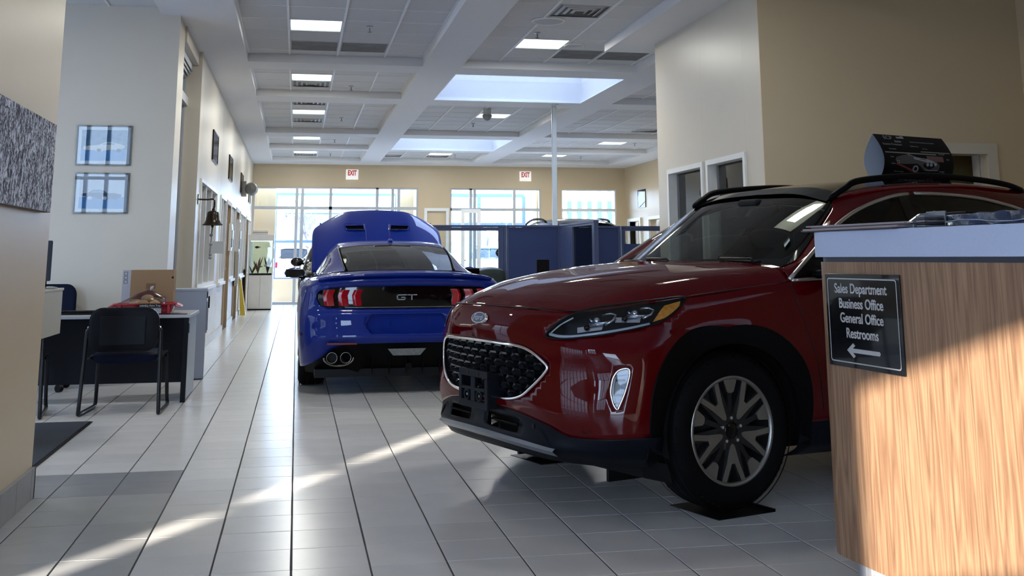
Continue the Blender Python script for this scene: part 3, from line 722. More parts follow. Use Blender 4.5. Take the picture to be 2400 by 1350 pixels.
def wheel(parent, x, y, side, r=.365, rim=.250, w=.225, style='seven', lod=2):
    """wheel with its face pointing to +y*side"""
    t = empty_part('wheel', parent, (x, y, r)); n = 64 if lod > 1 else 24
    s = side; hw = w/2
    prof = [(rim-.005, -hw*.9), (rim+.02, -hw), (r-.05, -hw*1.02), (r-.018, -hw*.9), (r-.002, -hw*.7), (r, -hw*.3), (r, hw*.3), (r-.002, hw*.7), (r-.018, hw*.9), (r-.05, hw*1.02), (rim+.025, hw), (rim+.002, hw*.93)]
    MB().lathe([(a, b*s) for a, b in prof], n=n, axis='Y').build('tyre', M_tyre, t, smooth=True)
    if lod > 1:
        g = MB()
        for a in (-.45, -.15, .15, .45):
            g.lathe([(r+.0005, (a*w-.004)), (r+.0015, (a*w)), (r+.0005, (a*w+.004))], n=n, axis='Y')
        for k in range(60):
            a = 2*PI*k/60; c, d = math.cos(a), math.sin(a)
            for sd in (-1, 1):
                yy = hw*.78*sd; g.add([(c*(r-.008)-d*.006, yy-.012, d*(r-.008)+c*.006), (c*(r-.008)+d*.006, yy-.012, d*(r-.008)-c*.006), (c*(r-.026)+d*.006, yy+.0*sd+.026*sd, d*(r-.026)-c*.006), (c*(r-.026)-d*.006, yy+.026*sd, d*(r-.026)+c*.006)], [(0,1,2,3)])
        g.build('tread_grooves', M_black, t)
    yf = hw*.93*s
    # barrel and lip
    MB().lathe([(rim-.012, -hw*.9*s), (rim-.03, -hw*.5*s), (rim-.035, hw*.3*s), (rim-.010, hw*.80*s), (rim-.006, yf)], n=n, axis='Y').build('rim_barrel', M_rimk, t, smooth=True)
    MB().lathe([(rim-.016, yf-.012*s), (rim-.012, yf+.002*s), (rim, yf+.004*s), (rim+.004, yf-.004*s)], n=n, axis='Y').build('rim_lip', M_rimg, t, smooth=True)
    MB().lathe([(0, -.01*s), (rim*.75, -.01*s), (rim*.76, .0)], n=24, axis='Y').build('brake_disc', mat('brake_disc', (.12,.12,.12), .4, metal=.7), t, smooth=False)
    def P(a, b, d): return (a, d, b)
    def rot(poly, ang):
        c, q = math.cos(ang), math.sin(ang); return [(u*c - v*q, u*q + v*c) for u, v in poly]
    y1 = yf - .006*s; y0 = yf - .035*s
    if style == 'seven':
        # five forked machined spokes alternating with five machined pads
        R = rim - .012
        fork = [(.062, -.004), (.072, -.012), (.14, -.034), (R*.985, -.074), (R, -.046), (R*.95, -.044), (.150, -.010), (.150, .010), (R*.95, .044), (R, .046), (R*.985, .074), (.14, .034), (.072, .012), (.062, .004)]
        dark = [(.04, -.030), (R*.985, -.073), (R*1.0, .0), (R*.985, .073), (.04, .030)]
        pad = [(.172, -.008), (.178, -.020), (R*.97, -.040), (R*.995, -.036), (R, 0), (R*.995, .036), (R*.97, .040), (.178, .020), (.172, .008)]
        for k in range(5):
            a = PI/2 + PI/5 + 2*PI*k/5
            # two-pronged spoke: black body below, machined face above
            MB().prism(rot([(.04,-.034),(R,-.074),(R,-.036),(.15,-.004),(.15,.004),(R,.036),(R,.074),(.04,.034)], a), P, y0-.02*s, y1-.004*s).build('spoke', M_rimk, t)
            MB().prism(rot(fork, a), P, y1-.006*s, y1).build('spoke_face', M_rimg, t)
            b_ = a + PI/5
            MB().prism(rot([(.04,-.012),(.16,-.012),(R,-.046),(R,.046),(.16,.012),(.04,.012)], b_), P, y0-.02*s, y1-.010*s).build('spoke', M_rimk, t)
            MB().prism(rot(pad, b_), P, y1-.012*s, y1-.002*s).build('spoke_face', M_rimg, t)
        MB().lathe([(0, y1-.006*s), (.030, y1-.006*s), (.036, y1-.012*s)], n=24, axis='Y').build('centre_cap', M_gblack, t, smooth=True)
        MB().lathe([(.036, y1-.010*s), (.075, y1-.018*s), (.080, y0-.02*s)], n=32, axis='Y').build('hub', M_rimk, t, smooth=True)
        for k in range(5):
            a = PI/2 + 2*PI*k/5; c, q = .057*math.cos(a), .057*math.sin(a)
            MB().lathe([(.016, 0), (.016, .004), (.011, .006), (.011, .001)], (c, 0, q), 16, 'Y').build('nut_recess', M_rimk, t).location = (0, y1-.016*s, 0)
            MB().cyl((c, y1-.02*s, q), (c, y1-.001*s, q), .0095, .008, n=6).build('lug_nut', M_chrome, t)
    else:
        R = rim - .012
        for k in range(10 if lod > 1 else 5):
            a = 2*PI*k/(10 if lod > 1 else 5)
            MB().prism(rot([(.04,-.016),(R,-.022),(R,.022),(.04,.016)], a), P, y0, y1).build('spoke', M_rimk if style == 'dark' else M_rimg, t)
        MB().lathe([(0, y1), (.055, y1), (.06, y0)], n=20, axis='Y').build('hub', M_rimk, t, smooth=True)
    return t

# ================================================================== crossover body (red car; also the two black ones and the white one outside)
SH = [(.862,0,.938),(.842,.28,.935),(.775,.48,.928),(.665,.645,.925),(.51,.76,.945),(.35,.806,.966),(.20,.828,.985),(0,.85,1.005),(-.42,.878,1.052),(-1.2,.882,1.075),(-2.1,.885,1.10),(-2.71,.88,1.14),(-3.15,.83,1.17),(-3.42,.70,1.18),(-3.58,.42,1.18),(-3.62,0,1.18)]
def band_rows():
    f = {  # rows for the first six stations (front) : x,y,z
     1: [(.893,0,.905),(.870,.29,.902),(.795,.505,.897),(.685,.675,.895),(.53,.785,.91),(.37,.835,.93)],
     2: [(.922,0,.838),(.895,.30,.835),(.808,.54,.83),(.705,.705,.83),(.535,.815,.84),(.385,.865,.855)],
     3: [(.918,0,.765),(.896,.30,.762),(.820,.553,.752),(.733,.716,.745),(.580,.841,.745),(.435,.896,.76)],
     4: [(.916,0,.65),(.890,.30,.65),(.816,.550,.65),(.737,.697,.65),(.598,.836,.65),(.465,.903,.66)],
     5: [(.895,0,.52),(.878,.30,.515),(.83,.56,.50),(.77,.70,.48),(.65,.83,.48),(.50,.905,.50)],
     6: [(.885,0,.462),(.868,.30,.452),(.815,.555,.405),(.768,.665,.368),(.66,.81,.366),(.52,.888,.372)]}
    r_ = {
     1: [(-3.44,.76,1.08),(-3.62,.45,1.08),(-3.66,0,1.08)],
     2: [(-3.46,.80,.98),(-3.65,.47,.98),(-3.70,0,.98)],
     3: [(-3.47,.81,.86),(-3.66,.48,.86),(-3.71,0,.86)],
     4: [(-3.50,.82,.70),(-3.68,.48,.70),(-3.73,0,.70)],
     5: [(-3.50,.81,.52),(-3.68,.48,.52),(-3.73,0,.52)],
     6: [(-3.48,.80,.40),(-3.66,.47,.40),(-3.70,0,.40)]}
    rows = [SH]
    dz = {1: -.045, 2: -.13}; dy = {1: .022, 2: .040, 3: .062, 4: .076, 5: .062, 6: .050}; zz = {3: .79, 4: .655, 5: .50, 6: .372}
    for r in range(1, 7):
        row = list(f[r])
        for (x, y, z) in SH[6:13]:
            row.append((x, y + dy[r] + (.012 if (abs(x) < .1 or abs(x+2.71) < .1) and r >= 3 else 0), z + dz[r] if r in dz else zz[r]))
        rows.append(row + r_[r])
    return rows
HOOD = [[(.856,0,.938),(.74,0,.995),(.47,0,1.066),(.10,0,1.122),(-.30,0,1.156)],
        [(.836,.27,.935),(.715,.272,.994),(.445,.28,1.068),(.08,.30,1.124),(-.32,.31,1.156)],
        [(.775,.47,.929),(.655,.495,.980),(.40,.53,1.056),(.04,.56,1.110),(-.38,.58,1.146)],
        [(.705,.60,.925),(.59,.65,.962),(.345,.705,1.034),(0,.745,1.085),(-.45,.785,1.124)],
        [(.655,.652,.924),(.50,.76,.948),(.255,.822,.980),(-.05,.855,1.014),(-.445,.880,1.056)]]
WS = [[(-.345,0,1.135),(-.62,0,1.300),(-.90,0,1.465),(-1.12,0,1.583)],
      [(-.385,.40,1.128),(-.64,.38,1.295),(-.90,.36,1.458),(-1.105,.34,1.570)],
      [(-.50,.70,1.115),(-.72,.655,1.278),(-.94,.61,1.435),(-1.09,.565,1.538)],
      [(-.555,.765,1.125),(-.76,.705,1.272),(-.965,.645,1.425),(-1.10,.60,1.520)]]
ROOF = [[(-1.12,0,1.585),(-1.5,0,1.632),(-2.0,0,1.655),(-2.6,0,1.648),(-3.1,0,1.605),(-3.42,0,1.55)],
        [(-1.10,.35,1.572),(-1.5,.35,1.622),(-2.0,.35,1.645),(-2.6,.35,1.638),(-3.1,.35,1.595),(-3.40,.34,1.54)],
        [(-1.095,.60,1.522),(-1.5,.60,1.583),(-2.0,.60,1.608),(-2.6,.59,1.595),(-3.1,.57,1.545),(-3.35,.55,1.50)]]
# side glass opening: top rail (from the front lower corner round to the rear) and sill
DT = [(-.43,.868,1.062),(-.66,.815,1.205),(-.89,.762,1.342),(-1.12,.718,1.437),(-1.38,.690,1.507),(-1.62,.676,1.536),(-2.0,.675,1.535),(-2.3,.682,1.508),(-2.62,.705,1.44),(-2.92,.745,1.32)]
DB = [(-.44,.870,1.058),(-.66,.880,1.066),(-.89,.882,1.071),(-1.12,.883,1.075),(-1.38,.884,1.08),(-1.62,.885,1.086),(-2.0,.886,1.096),(-2.3,.886,1.106),(-2.62,.882,1.13),(-2.90,.86,1.20)]
# pillar/cantrail : between windscreen side + roof edge and DT
PE = [(-.445,.800,1.122),(-.60,.760,1.165),(-.80,.70,1.303),(-.965,.650,1.425),(-1.10,.605,1.520),(-1.5,.605,1.583),(-2.0,.605,1.608),(-2.4,.60,1.602),(-2.9,.585,1.57),(-3.32,.555,1.505)]

def crossover(root, paint, detail=True, nu=8, nv=5):
    R = {}
    bm = weld(surf(band_rows(), nu, nv)); 
    bvh_band = BVHTree.FromBMesh(bm)
    lod = 2 if detail else 1
    for cx in (0, -2.71):
        for s in (1, -1): cut(bm, [Vector((p.x, s*.9, p.z)) for p in arch_poly(cx, .365, .405, .9)], n=(0, s, 0), depth=.35)
    feats = {}
    if detail:
        feats = ESC
        for k in ('head', 'fog'):
            for o_ in (feats[k], mir(feats[k])): cut(bm, cat_pts(o_, 5, True) if k == 'fog' else cat_pts(o_, 4, True), depth=.35)
        cut(bm, [Vector(p) for p in grille_outline()], n=(1, 0, 0), depth=.3)
    bm_obj(bm, 'body_side', paint, root, solid=.004)
    hb = surf(HOOD, nu, nv+2); bmh = weld(hb); hood_bvh = BVHTree.FromBMesh(bmh); bm_obj(bmh, 'bonnet', paint, root, solid=.004)
    # lower trim
    LOW = [[(.885,0,.462),(.868,.30,.452),(.815,.555,.405),(.768,.665,.368),(.66,.81,.366),(.52,.888,.372),(.42,.905,.37),(0,.925,.37),(-.42,.925,.37),(-1.2,.925,.37),(-2.1,.925,.37),(-2.71,.925,.37),(-3.15,.88,.38),(-3.48,.80,.40),(-3.66,.47,.40),(-3.70,0,.40)],
           [(.890,0,.40),(.873,.30,.392),(.82,.55,.36),(.765,.67,.34),(.66,.80,.335),(.52,.875,.335),(.42,.89,.33),(0,.91,.31),(-.42,.915,.30),(-1.2,.915,.29),(-2.1,.915,.30),(-2.71,.91,.31),(-3.15,.87,.33),(-3.46,.79,.35),(-3.64,.47,.34),(-3.68,0,.34)],
           [(.905,0,.335),(.886,.30,.33),(.835,.54,.315),(.77,.655,.30),(.65,.78,.285),(.50,.845,.275),(.42,.86,.27),(0,.88,.25),(-.42,.89,.25),(-1.2,.90,.24),(-2.1,.89,.25),(-2.71,.88,.26),(-3.15,.84,.28),(-3.44,.76,.30),(-3.60,.46,.28),(-3.64,0,.28)],
           [(.86,0,.262),(.85,.28,.26),(.80,.50,.25),(.72,.62,.24),(.58,.72,.225),(.42,.76,.215),(.36,.77,.21),(0,.80,.20),(-.42,.80,.20),(-1.2,.80,.19),(-2.1,.80,.20),(-2.71,.80,.20),(-3.15,.76,.22),(-3.40,.70,.24),(-3.55,.42,.22),(-3.58,0,.22)]]
    bl = weld(surf(LOW, nu, 4))
    for cx in (0, -2.71):
        for s in (1, -1): cut(bl, [Vector((p.x, s*.9, p.z)) for p in arch_poly(cx, .365, .405, .9, zlo=-.1)], n=(0, s, 0), depth=.35)
    low_bvh = BVHTree.FromBMesh(bl)
    if detail:
        for o_ in (ESC['intake'], mir(ESC['intake'])): cut(bl, [Vector(p) for p in o_], n=(1, 0, 0), depth=.3)
    bm_obj(bl, 'lower_cladding', M_clad, root, solid=.004)
    # floor pan
    MB().box(-3.5, .42, -.60, .60, .20, .24).build('underbody', M_black, root, fixn=False)
    # wheel arches : liner + cladding lip, widened in black to stand in for shade on the bodywork
    for cx in (0, -2.71):
        for s in (1, -1):
            A = [PI*(-.07) + PI*1.14*k/36 for k in range(37)]
            li = MB(); vs = []
            for a in A: vs += [(cx+.41*math.cos(a), s*.45, .365+.41*math.sin(a)), (cx+.41*math.cos(a), s*.925, .365+.41*math.sin(a))]
            li.add(vs, [(2*i, 2*i+1, 2*i+3, 2*i+2) for i in range(36)]); li.box(cx-.41, cx+.41, s*.44-.01, s*.44+.01, .1, .78)
            li.build('wheel_well', M_black, root, smooth=True, fixn=False, sharp=60)
            def sy(x, z):
                h, *_ = bvh_band.ray_cast(Vector((x, s*1.3, max(z, .38))), Vector((0, -s, 0)), 1.0); return (h.y if h else s*.92) - s*max(0, .38-z)*.25
            vs = []
            for a in A:
                ro = .474 + .05*abs(math.sin(2*a))
                for rr, o_ in ((.402, -.03), (.402, .003), (.412, .006), (ro, .006), (ro+.005, -.001)):
                    x = cx+rr*math.cos(a); z = .365+rr*math.sin(a)
                    vs.append((x, sy(x, z) + s*o_, z))
            MB().add(vs, [(5*i+j, 5*i+j+1, 5*i+j+6, 5*i+j+5) for i in range(36) for j in range(4)]).build('arch_cladding_and_shade', M_trim, root, smooth=True, sharp=40)
            wheel(root, cx, s*(.90-.225/2*.93), s, lod=lod if (cx == 0) else 1, style='seven')
    # cabin shell
    bm_obj(weld(surf(WS, nu, nv)), 'windscreen', M_wglass, root)
    bm_obj(weld(surf(ROOF, nu, nv)), 'roof_panel', M_gblack if detail else M_gblack, root, solid=.01)
    pil = surf([PE, [tuple((Vector(a)*.5+Vector(b)*.5) + Vector((0, .012, .004))) for a, b in zip(PE, DT)], DT], nu, 4)
    bm_obj(weld(pil), 'roof_pillar', paint, root, solid=.012)
    # black frit / pillar inner band along the windscreen edge
    fr = MB()
    for s in (1, -1):
        E_ = cat_pts([(p[0], p[1]*s, p[2]) for p in [(-.53,.735,1.118),(-.74,.683,1.275),(-.955,.63,1.430),(-1.098,.585,1.530)]], 8)
        E2 = cat_pts([(p[0], p[1]*s, p[2]) for p in PE[:5]], 8)
        E2 = [E2[int(round(i*(len(E2)-1)/(len(E_)-1)))] for i in range(len(E_))]
        m_ = len(E_); fr.add([p + Vector((0,0,.003)) for p in E_] + [p + Vector((0,0,.004)) for p in E2], [(i, i+1, m_+i+1, m_+i) for i in range(m_-1)])
    fr.build('windscreen_surround', M_gblack, root, smooth=True)
    tp = MB(); T0 = cat_pts([(-1.12,0,1.588),(-1.105,.34,1.575),(-1.09,.58,1.538)], 8); T1 = cat_pts([(-1.03,0,1.545),(-1.015,.34,1.532),(-1.0,.60,1.478)], 8)
    T0 = mir(T0)[:-1]+T0; T1 = mir(T1)[:-1]+T1; m_ = len(T0); tp.add(T0+[p + Vector((0.004,0,.004)) for p in T1], [(i, i+1, m_+i+1, m_+i) for i in range(m_-1)]); tp.build('sun_band', M_gblack, root, smooth=True)
    # side glass and its chrome frame, pillars behind the glass
    for s in (1, -1):
        T = cat_pts([(p[0], p[1]*s, p[2]) for p in DT], 5); B_ = cat_pts([(p[0], p[1]*s, p[2]) for p in DB], 5); m_ = len(T)
        k1 = 5*5
        MB().add(T[:k1+1] + B_[:k1+1], [(i, i+1, k1+1+i+1, k1+1+i) for i in range(k1)]).build('front_side_glass', M_sglass, root, smooth=True)
        MB().add(T[k1:] + B_[k1:], [(i, i+1, (m_-k1)+i+1, (m_-k1)+i) for i in range(m_-k1-1)]).build('rear_side_glass', M_pglass, root, smooth=True)
        fr_ = MB(); off = Vector((0, .006*s, 0))
        fr_.tube([p + off for p in T[:k1]], .011, 8); fr_.build('window_chrome', M_satin, root, smooth=True)
        MB().tube([p + off for p in T[k1:]], .011, 8).build('window_chrome', M_satin, root, smooth=True)
        MB().tube([p + off for p in B_], .009, 8).build('belt_chrome', M_satin, root, smooth=True)
        for xq in (-1.52, -2.42):
            pt = min(T, key=lambda p: abs(p.x-xq)); pb_ = min(B_, key=lambda p: abs(p.x-xq)); o_ = Vector((0, .003*s, 0))
            MB().add([pt+o_+Vector((.04,0,0)), pt+o_-Vector((.04,0,0)), pb_+o_-Vector((.06,0,0)), pb_+o_+Vector((.06,0,0))], [(0,1,2,3)]).build('door_pillar', M_gblack, root)
        # rear quarter and rear screen area
        rq = surf([[ (p[0], p[1]*s, p[2]) for p in [(-2.92,.745,1.32),(-3.15,.69,1.42),(-3.35,.60,1.48),(-3.42,.5,1.50)]], [(p[0], p[1]*s, p[2]) for p in [(-2.90,.86,1.19),(-3.2,.81,1.2),(-3.45,.69,1.19),(-3.55,.5,1.19)]]], 6, 6, half=False)
        bm_obj(weld(rq), 'rear_quarter', paint, root)
        rl = cat_pts([(p[0], p[1]*s, p[2]) for p in [(-1.02,.605,1.500),(-1.12,.62,1.555),(-1.26,.622,1.606),(-1.75,.622,1.648),(-2.2,.618,1.645),(-2.55,.605,1.622),(-2.75,.59,1.585)]], 6)
        MB().tube(rl, [.010]+[.019]*(len(rl)-2)+[.008], 8).build('roof_rail', M_trim, root, smooth=True)
        # door mirror
        mm = cat_pts([(-.60,.86*s,1.085),(-.62,.93*s,1.09)], 3)
        mo = empty_part('door_mirror', root)
        MB().tube(mm if s > 0 or not detail else [(-.62,-.86,1.085),(-.68,-.93,1.09)], .022, 8).build('mirror_arm', M_trim, mo, smooth=True)
        b = MB(); prof = [(.0,.0),(.35,.75),(.7,.95),(1.0,1.0)]
        bmm = bmesh.new(); bmesh.ops.create_uvsphere(bmm, u_segments=20, v_segments=12, radius=1.0)
        for v in bmm.verts:
            v.co = Vector((v.co.x*.07 if v.co.x > 0 else v.co.x*.02, v.co.y*.12, v.co.z*.085)) + Vector((-.66, 1.01*s, 1.12))
            if s < 0 and detail: v.co = Vector((-.78 + (v.co.y+1.01)*.9, -.955 + (v.co.x+.66)*.5, v.co.z))
        bm_obj(bmm, 'mirror_shell', paint, mo)
    TG = [[(-3.40,0,1.545),(-3.52,0,1.38),(-3.60,0,1.20)],[(-3.38,.34,1.535),(-3.50,.38,1.37),(-3.58,.42,1.20)],[(-3.34,.54,1.495),(-3.44,.56,1.34),(-3.52,.58,1.20)]]
    bm_obj(weld(surf(TG, 6, 6)), 'rear_glass', M_pglass, root)
    # interior
    it = empty_part('cabin', root)
    MB().box(-1.0, -.42, -.74, .74, .72, 1.06).build('dashboard', M_int, it, bevel=.05, fixn=False)
    MB().prism([(-.42,1.085),(-.52,1.105),(-.88,1.13),(-.98,1.10),(-.95,1.03),(-.42,1.03)], lambda a, b, d: (a, d, b), -.76, .76).build('dash_top', M_int, it)
    MB().box(-.90, -.86, -.19, .05, 1.10, 1.185).build('touch_screen', M_gblack, it, bevel=.01, fixn=False)
    MB().prism([(-.62,1.11),(-.82,1.165),(-.92,1.16),(-.95,1.10)], lambda a, b, d: (a, d, b), .20, .56).build('instrument_hood', M_int, it, bevel=.01)
    MB().tube([Vector((-1.05+.06*math.cos(a)*.6, .38+.185*math.sin(a), 1.02+.185*math.cos(a))) for a in [2*PI*k/32 for k in range(32)]], .015, 8, closed=True).build('steering_wheel', M_int, it, smooth=True)
    for (x, y) in ((-1.65,.38),(-1.65,-.38),(-2.5,.42),(-2.5,-.42)):
        se = MB(); se.box(x, x+.5, y-.25, y+.25, .5, .66); se.add([(x-.05,y-.24,.6),(x+.10,y-.24,.6),(x-.10,y-.21,1.18),(x-.20,y-.21,1.18),(x-.05,y+.24,.6),(x+.10,y+.24,.6),(x-.10,y+.21,1.18),(x-.20,y+.21,1.18)], [(0,1,2,3),(4,7,6,5),(0,4,5,1),(1,5,6,2),(2,6,7,3),(3,7,4,0)])
        se.build('seat', M_seat, it, bevel=.03)
        MB().box(x-.22, x-.12, y-.12, y+.12, 1.20, 1.36).build('headrest', M_seat, it, bevel=.035, fixn=False)
    MB().box(-.90, -.885, -.125, .125, 1.345, 1.415).build('rear_view_mirror', M_int, it, bevel=.012, fixn=False)
    MB().cyl((-.895, 0, 1.41), (-.96, 0, 1.47), .012).build('mirror_stalk', M_int, it)
    MB().box(-1.08, -.94, -.09, .09, 1.47, 1.52).build('sensor_pod', M_int, it, bevel=.02, fixn=False)
    R['band'] = bvh_band; R['hood'] = hood_bvh; R['low'] = low_bvh
    return R
def grille_outline():
    half = ESC['grille']
    return [Vector(p) for p in half] + mir([p for p in half if p[1] > 1e-4])
# ================================================================== the red crossover
ESC = dict(
 head=[(.815,.534,.812),(.783,.567,.861),(.724,.608,.905),(.623,.660,.938),(.493,.735,.958),(.355,.790,.975),(.250,.812,.984),(.205,.828,.980),(.230,.839,.956),(.282,.849,.922),(.358,.857,.886),(.42,.853,.864),(.539,.813,.839),(.662,.747,.816),(.749,.663,.801),(.794,.584,.798)],
 fog=[(.576,.863,.676),(.571,.871,.655),(.586,.870,.604),(.601,.863,.558),(.620,.851,.510),(.628,.846,.498),(.640,.836,.52),(.647,.827,.566),(.643,.826,.603),(.632,.829,.64),(.610,.840,.668)],
 grille=[(.915,0,.768),(.897,.272,.763),(.869,.399,.756),(.847,.474,.732),(.830,.532,.693),(.824,.553,.671),(.829,.545,.647),(.845,.501,.601),(.857,.450,.560),(.865,.402,.530),(.873,.333,.510),(.881,.240,.501),(.885,.10,.498),(.888,0,.498)],
 intake=[(.88,.09,.425),(.88,.36,.415),(.88,.36,.355),(.88,.09,.365)])
M_red = mat('ruby_red_paint', (0.080, 0.0004, 0.002), 0.5, metal=0.0, coat=.62, spec=.0, noise=0.04, scale=3, croff=0.02)
TH = math.radians(18.38)
HV = Vector((-math.cos(TH), -math.sin(TH), 0)); LV = Vector((math.sin(TH), -math.cos(TH), 0))
EO = Vector((2.06, 5.077, 0.004)) - .90*LV
red = thing('car', 'shiny dark red crossover in the foreground with a blue oval badge on its nose', 'car', EO, math.atan2(HV.y, HV.x))
RS = crossover(red, M_red)
def join_bvh(*bms):
    v = []; f = []
    for b in bms:
        n = len(v); v += [Vector(x) for x in b.v]; f += [tuple(i+n for i in q) for q in b.f]
    return BVHTree.FromPolygons(v, f)
front_bvh = join_bvh(surf(band_rows(), 8, 5), surf(HOOD, 8, 7))
band_only = RS['band']
M_amber = mat('amber_reflector', (0.80, 0.30, 0.02), 0.3, noise=0.35, scale=60, emit=(1.0, .4, .03), estr=0.0, bump=.6)
M_lampin = mat('lamp_housing', (0.012, 0.013, 0.015), 0.3)
M_lampsil = mat('lamp_reflector', (0.55, 0.58, 0.62), 0.14, metal=0.9)
M_drl = mat('light_guide', (0.55, 0.60, 0.66), 0.2, coat=.6)
# headlamps
for s in (1, -1):
    S = (lambda pts: [Vector((p[0], p[1]*s, p[2])) for p in pts]) 
    def O2(pts): 
        p = S(pts); return p if s == 1 else p[::-1]
    out = cat_pts(O2(ESC['head']), 4, True)
    pl = Plane2(out); 
    if pl.n.x < 0: out = out[::-1]; pl = Plane2(out)
    hl = empty_part('headlamp', red)
    b, _ = patch(out, front_bvh, .03, -.055, n=pl.n); b.build('lamp_housing', M_lampin, hl, smooth=True)
    rim_ = on_surf(out, front_bvh, pl, 0.002); rin = on_surf(out, front_bvh, pl, -.055); m_ = len(rim_)
    MB().add(rim_+rin, [(i, (i+1)%m_, m_+(i+1)%m_, m_+i) for i in range(m_)]).build('lamp_wall', M_lampin, hl, smooth=True)
    MB().tube(rim_, .0045, 6, closed=True).build('lamp_seal', M_black, hl, smooth=True)
    # light guide along the lower edge
    low = on_surf(O2([(.80,.548,.822),(.775,.60,.812),(.735,.668,.816),(.655,.742,.832),(.535,.805,.852),(.43,.842,.872)]), front_bvh, pl, -.012)
    MB().tube(cat_pts(low, 5), .0075, 8).build('light_guide', M_drl, hl, smooth=True)
    up_ = on_surf(O2([(.797,.555,.83),(.765,.588,.868),(.715,.625,.902)]), front_bvh, pl, -.014)
    MB().tube(cat_pts(up_, 4), .004, 6).build('light_guide', M_drl, hl, smooth=True)
    # two bright L-shaped projector modules
    def bar(pts, r, off, m=M_lampsil, nm='reflector_bar'):
        MB().tube(on_surf(O2(pts), front_bvh, pl, off), r, 6).build(nm, m, hl, smooth=True)
    for k, (dx, dy, dz) in enumerate(((0,0,0),(-.165,.075,.030))):
        A = [(.60+dx,.70+dy,.905+dz),(.565+dx,.72+dy,.915+dz),(.545+dx,.735+dy,.90+dz),(.565+dx,.735+dy,.875+dz),(.60+dx,.72+dy,.852+dz)]
        bar(A, .007, -.022)
        bar([(.66+dx,.675+dy,.862+dz),(.60+dx,.715+dy,.866+dz),(.575+dx,.728+dy,.872+dz)], .006, -.025)
        bar([(.655+dx,.672+dy,.90+dz),(.645+dx,.68+dy,.875+dz)], .006, -.03)
        for (q, r_) in (((.625+dx,.69+dy,.885+dz), .020), ((.665+dx,.665+dy,.848+dz), .015)):
            c = on_surf([Vector((q[0], q[1]*s, q[2]))], front_bvh, pl, -.04)[0]
            bm_ = bmesh.new(); bmesh.ops.create_uvsphere(bm_, u_segments=16, v_segments=10, radius=r_)
            for v in bm_.verts: v.co += c
            bm_obj(bm_, 'projector_lens', M_gblack if r_ < .016 else M_lampsil, hl)
        fl = on_surf(O2([(.70+dx,.635+dy,.852+dz),(.60+dx,.71+dy,.866+dz),(.615+dx,.715+dy,.840+dz),(.71+dx,.65+dy,.832+dz)]), front_bvh, pl, -.040)
        MB().add(fl, [(0,1,2,3)]).build('reflector_facet', M_lampsil, hl)
    am = O2([(.415,.847,.884),(.358,.834,.936),(.325,.822,.955),(.232,.826,.974),(.252,.842,.945),(.325,.853,.906)])
    b, _ = patch(am, front_bvh, .02, -.012, n=pl.n); b.build('amber_marker', M_amber, hl, smooth=False)
    b, _ = patch(out, front_bvh, .03, 0.003, n=pl.n); b.build('lamp_lens', M_clear, hl, smooth=True)
    # fog lamp
    fo = cat_pts(O2(ESC['fog']), 5, True); pf = Plane2(fo)
    if pf.n.x < 0: fo = fo[::-1]; pf = Plane2(fo)
    fl = empty_part('fog_lamp', red)
    b, _ = patch(fo, band_only, .02, -.03, n=pf.n); b.build('fog_housing', mat('fog_grey', (.10,.11,.13), .35, metal=.5, noise=.5, scale=40), fl, smooth=True)
    r1 = on_surf(fo, band_only, pf, .003); r2 = on_surf(fo, band_only, pf, -.03); m_ = len(r1)
    MB().add(r1+r2, [(i, (i+1)%m_, m_+(i+1)%m_, m_+i) for i in range(m_)]).build('fog_wall', M_chrome, fl, smooth=True)
    MB().tube(r1, .005, 6, closed=True).build('fog_bezel', M_chrome, fl, smooth=True)
    for z in (.625, .56):
        seg = on_surf([Vector((.59, .858*s, z)), Vector((.65, .825*s, z))], band_only, pf, -.008)
        MB().tube(seg, .004, 6).build('fog_bar', M_lampin, fl)
    led = on_surf(O2([(.628,.836,.64),(.637,.830,.60),(.640,.831,.56),(.634,.838,.525)]), band_only, pf, -.008)
    MB().tube(led, .007, 6).build('running_light', M_drl, fl, smooth=True)
    fi = on_surf(O2([(.605,.85,.615),(.632,.833,.615),(.636,.833,.57),(.610,.853,.57)]), band_only, pf, -.02)
    MB().add(fi, [(0,1,2,3)]).build('fog_reflector', mat('pale_reflector', (.16,.16,.17), .3), fl)
    b, _ = patch(fo, band_only, .02, 0.001, n=pf.n); b.build('fog_lens', M_clear, fl, smooth=True)
    # body crease recess lines around the fog lamp, parking sensor
    sc_ = on_surf([Vector((.728, .738*s, .402))], band_only, Plane2([Vector((0,0,0)),Vector((-.6*1,.8*s,0)),Vector((0,0,1))], n=Vector((.75,.66*s,0))), .001)[0]
    nn = Vector((.75,.66*s,0)).normalized(); MB().tube([sc_ + .017*(math.cos(a)*Vector((0,0,1)) + math.sin(a)*nn.cross(Vector((0,0,1)))) for a in [2*PI*k/20 for k in range(20)]], .0018, 6, closed=True).build('parking_sensor', M_black, red, smooth=True)
    # door and bonnet shut lines
    def seam(pts, nrm, r=.0022, off=0.0005, name='shut_line', bv=None):
        pr_ = []
        for p in cat_pts([Vector((q[0], q[1]*s, q[2])) for q in pts], 8):
            h, *_ = (bv or band_only).ray_cast(p + Vector((nrm[0], nrm[1]*s, nrm[2]))*.3, -Vector((nrm[0], nrm[1]*s, nrm[2])), .6)
            pr_.append((h if h else p) + Vector((nrm[0], nrm[1]*s, nrm[2]))*off)
        MB().tube(pr_, r, 5).build(name, M_black, red, smooth=True)
    seam([(-.425,.9,1.04),(-.44,.9,.95),(-.48,.9,.80),(-.53,.9,.6),(-.56,.9,.42)], (0,1,0))
    seam([(-1.50,.9,1.06),(-1.50,.9,.8),(-1.52,.9,.42)], (0,1,0))
    seam([(.205,.83,.99),(0,.85,1.012),(-.2,.865,1.03),(-.40,.875,1.052)], (0,.5,.86), bv=front_bvh)
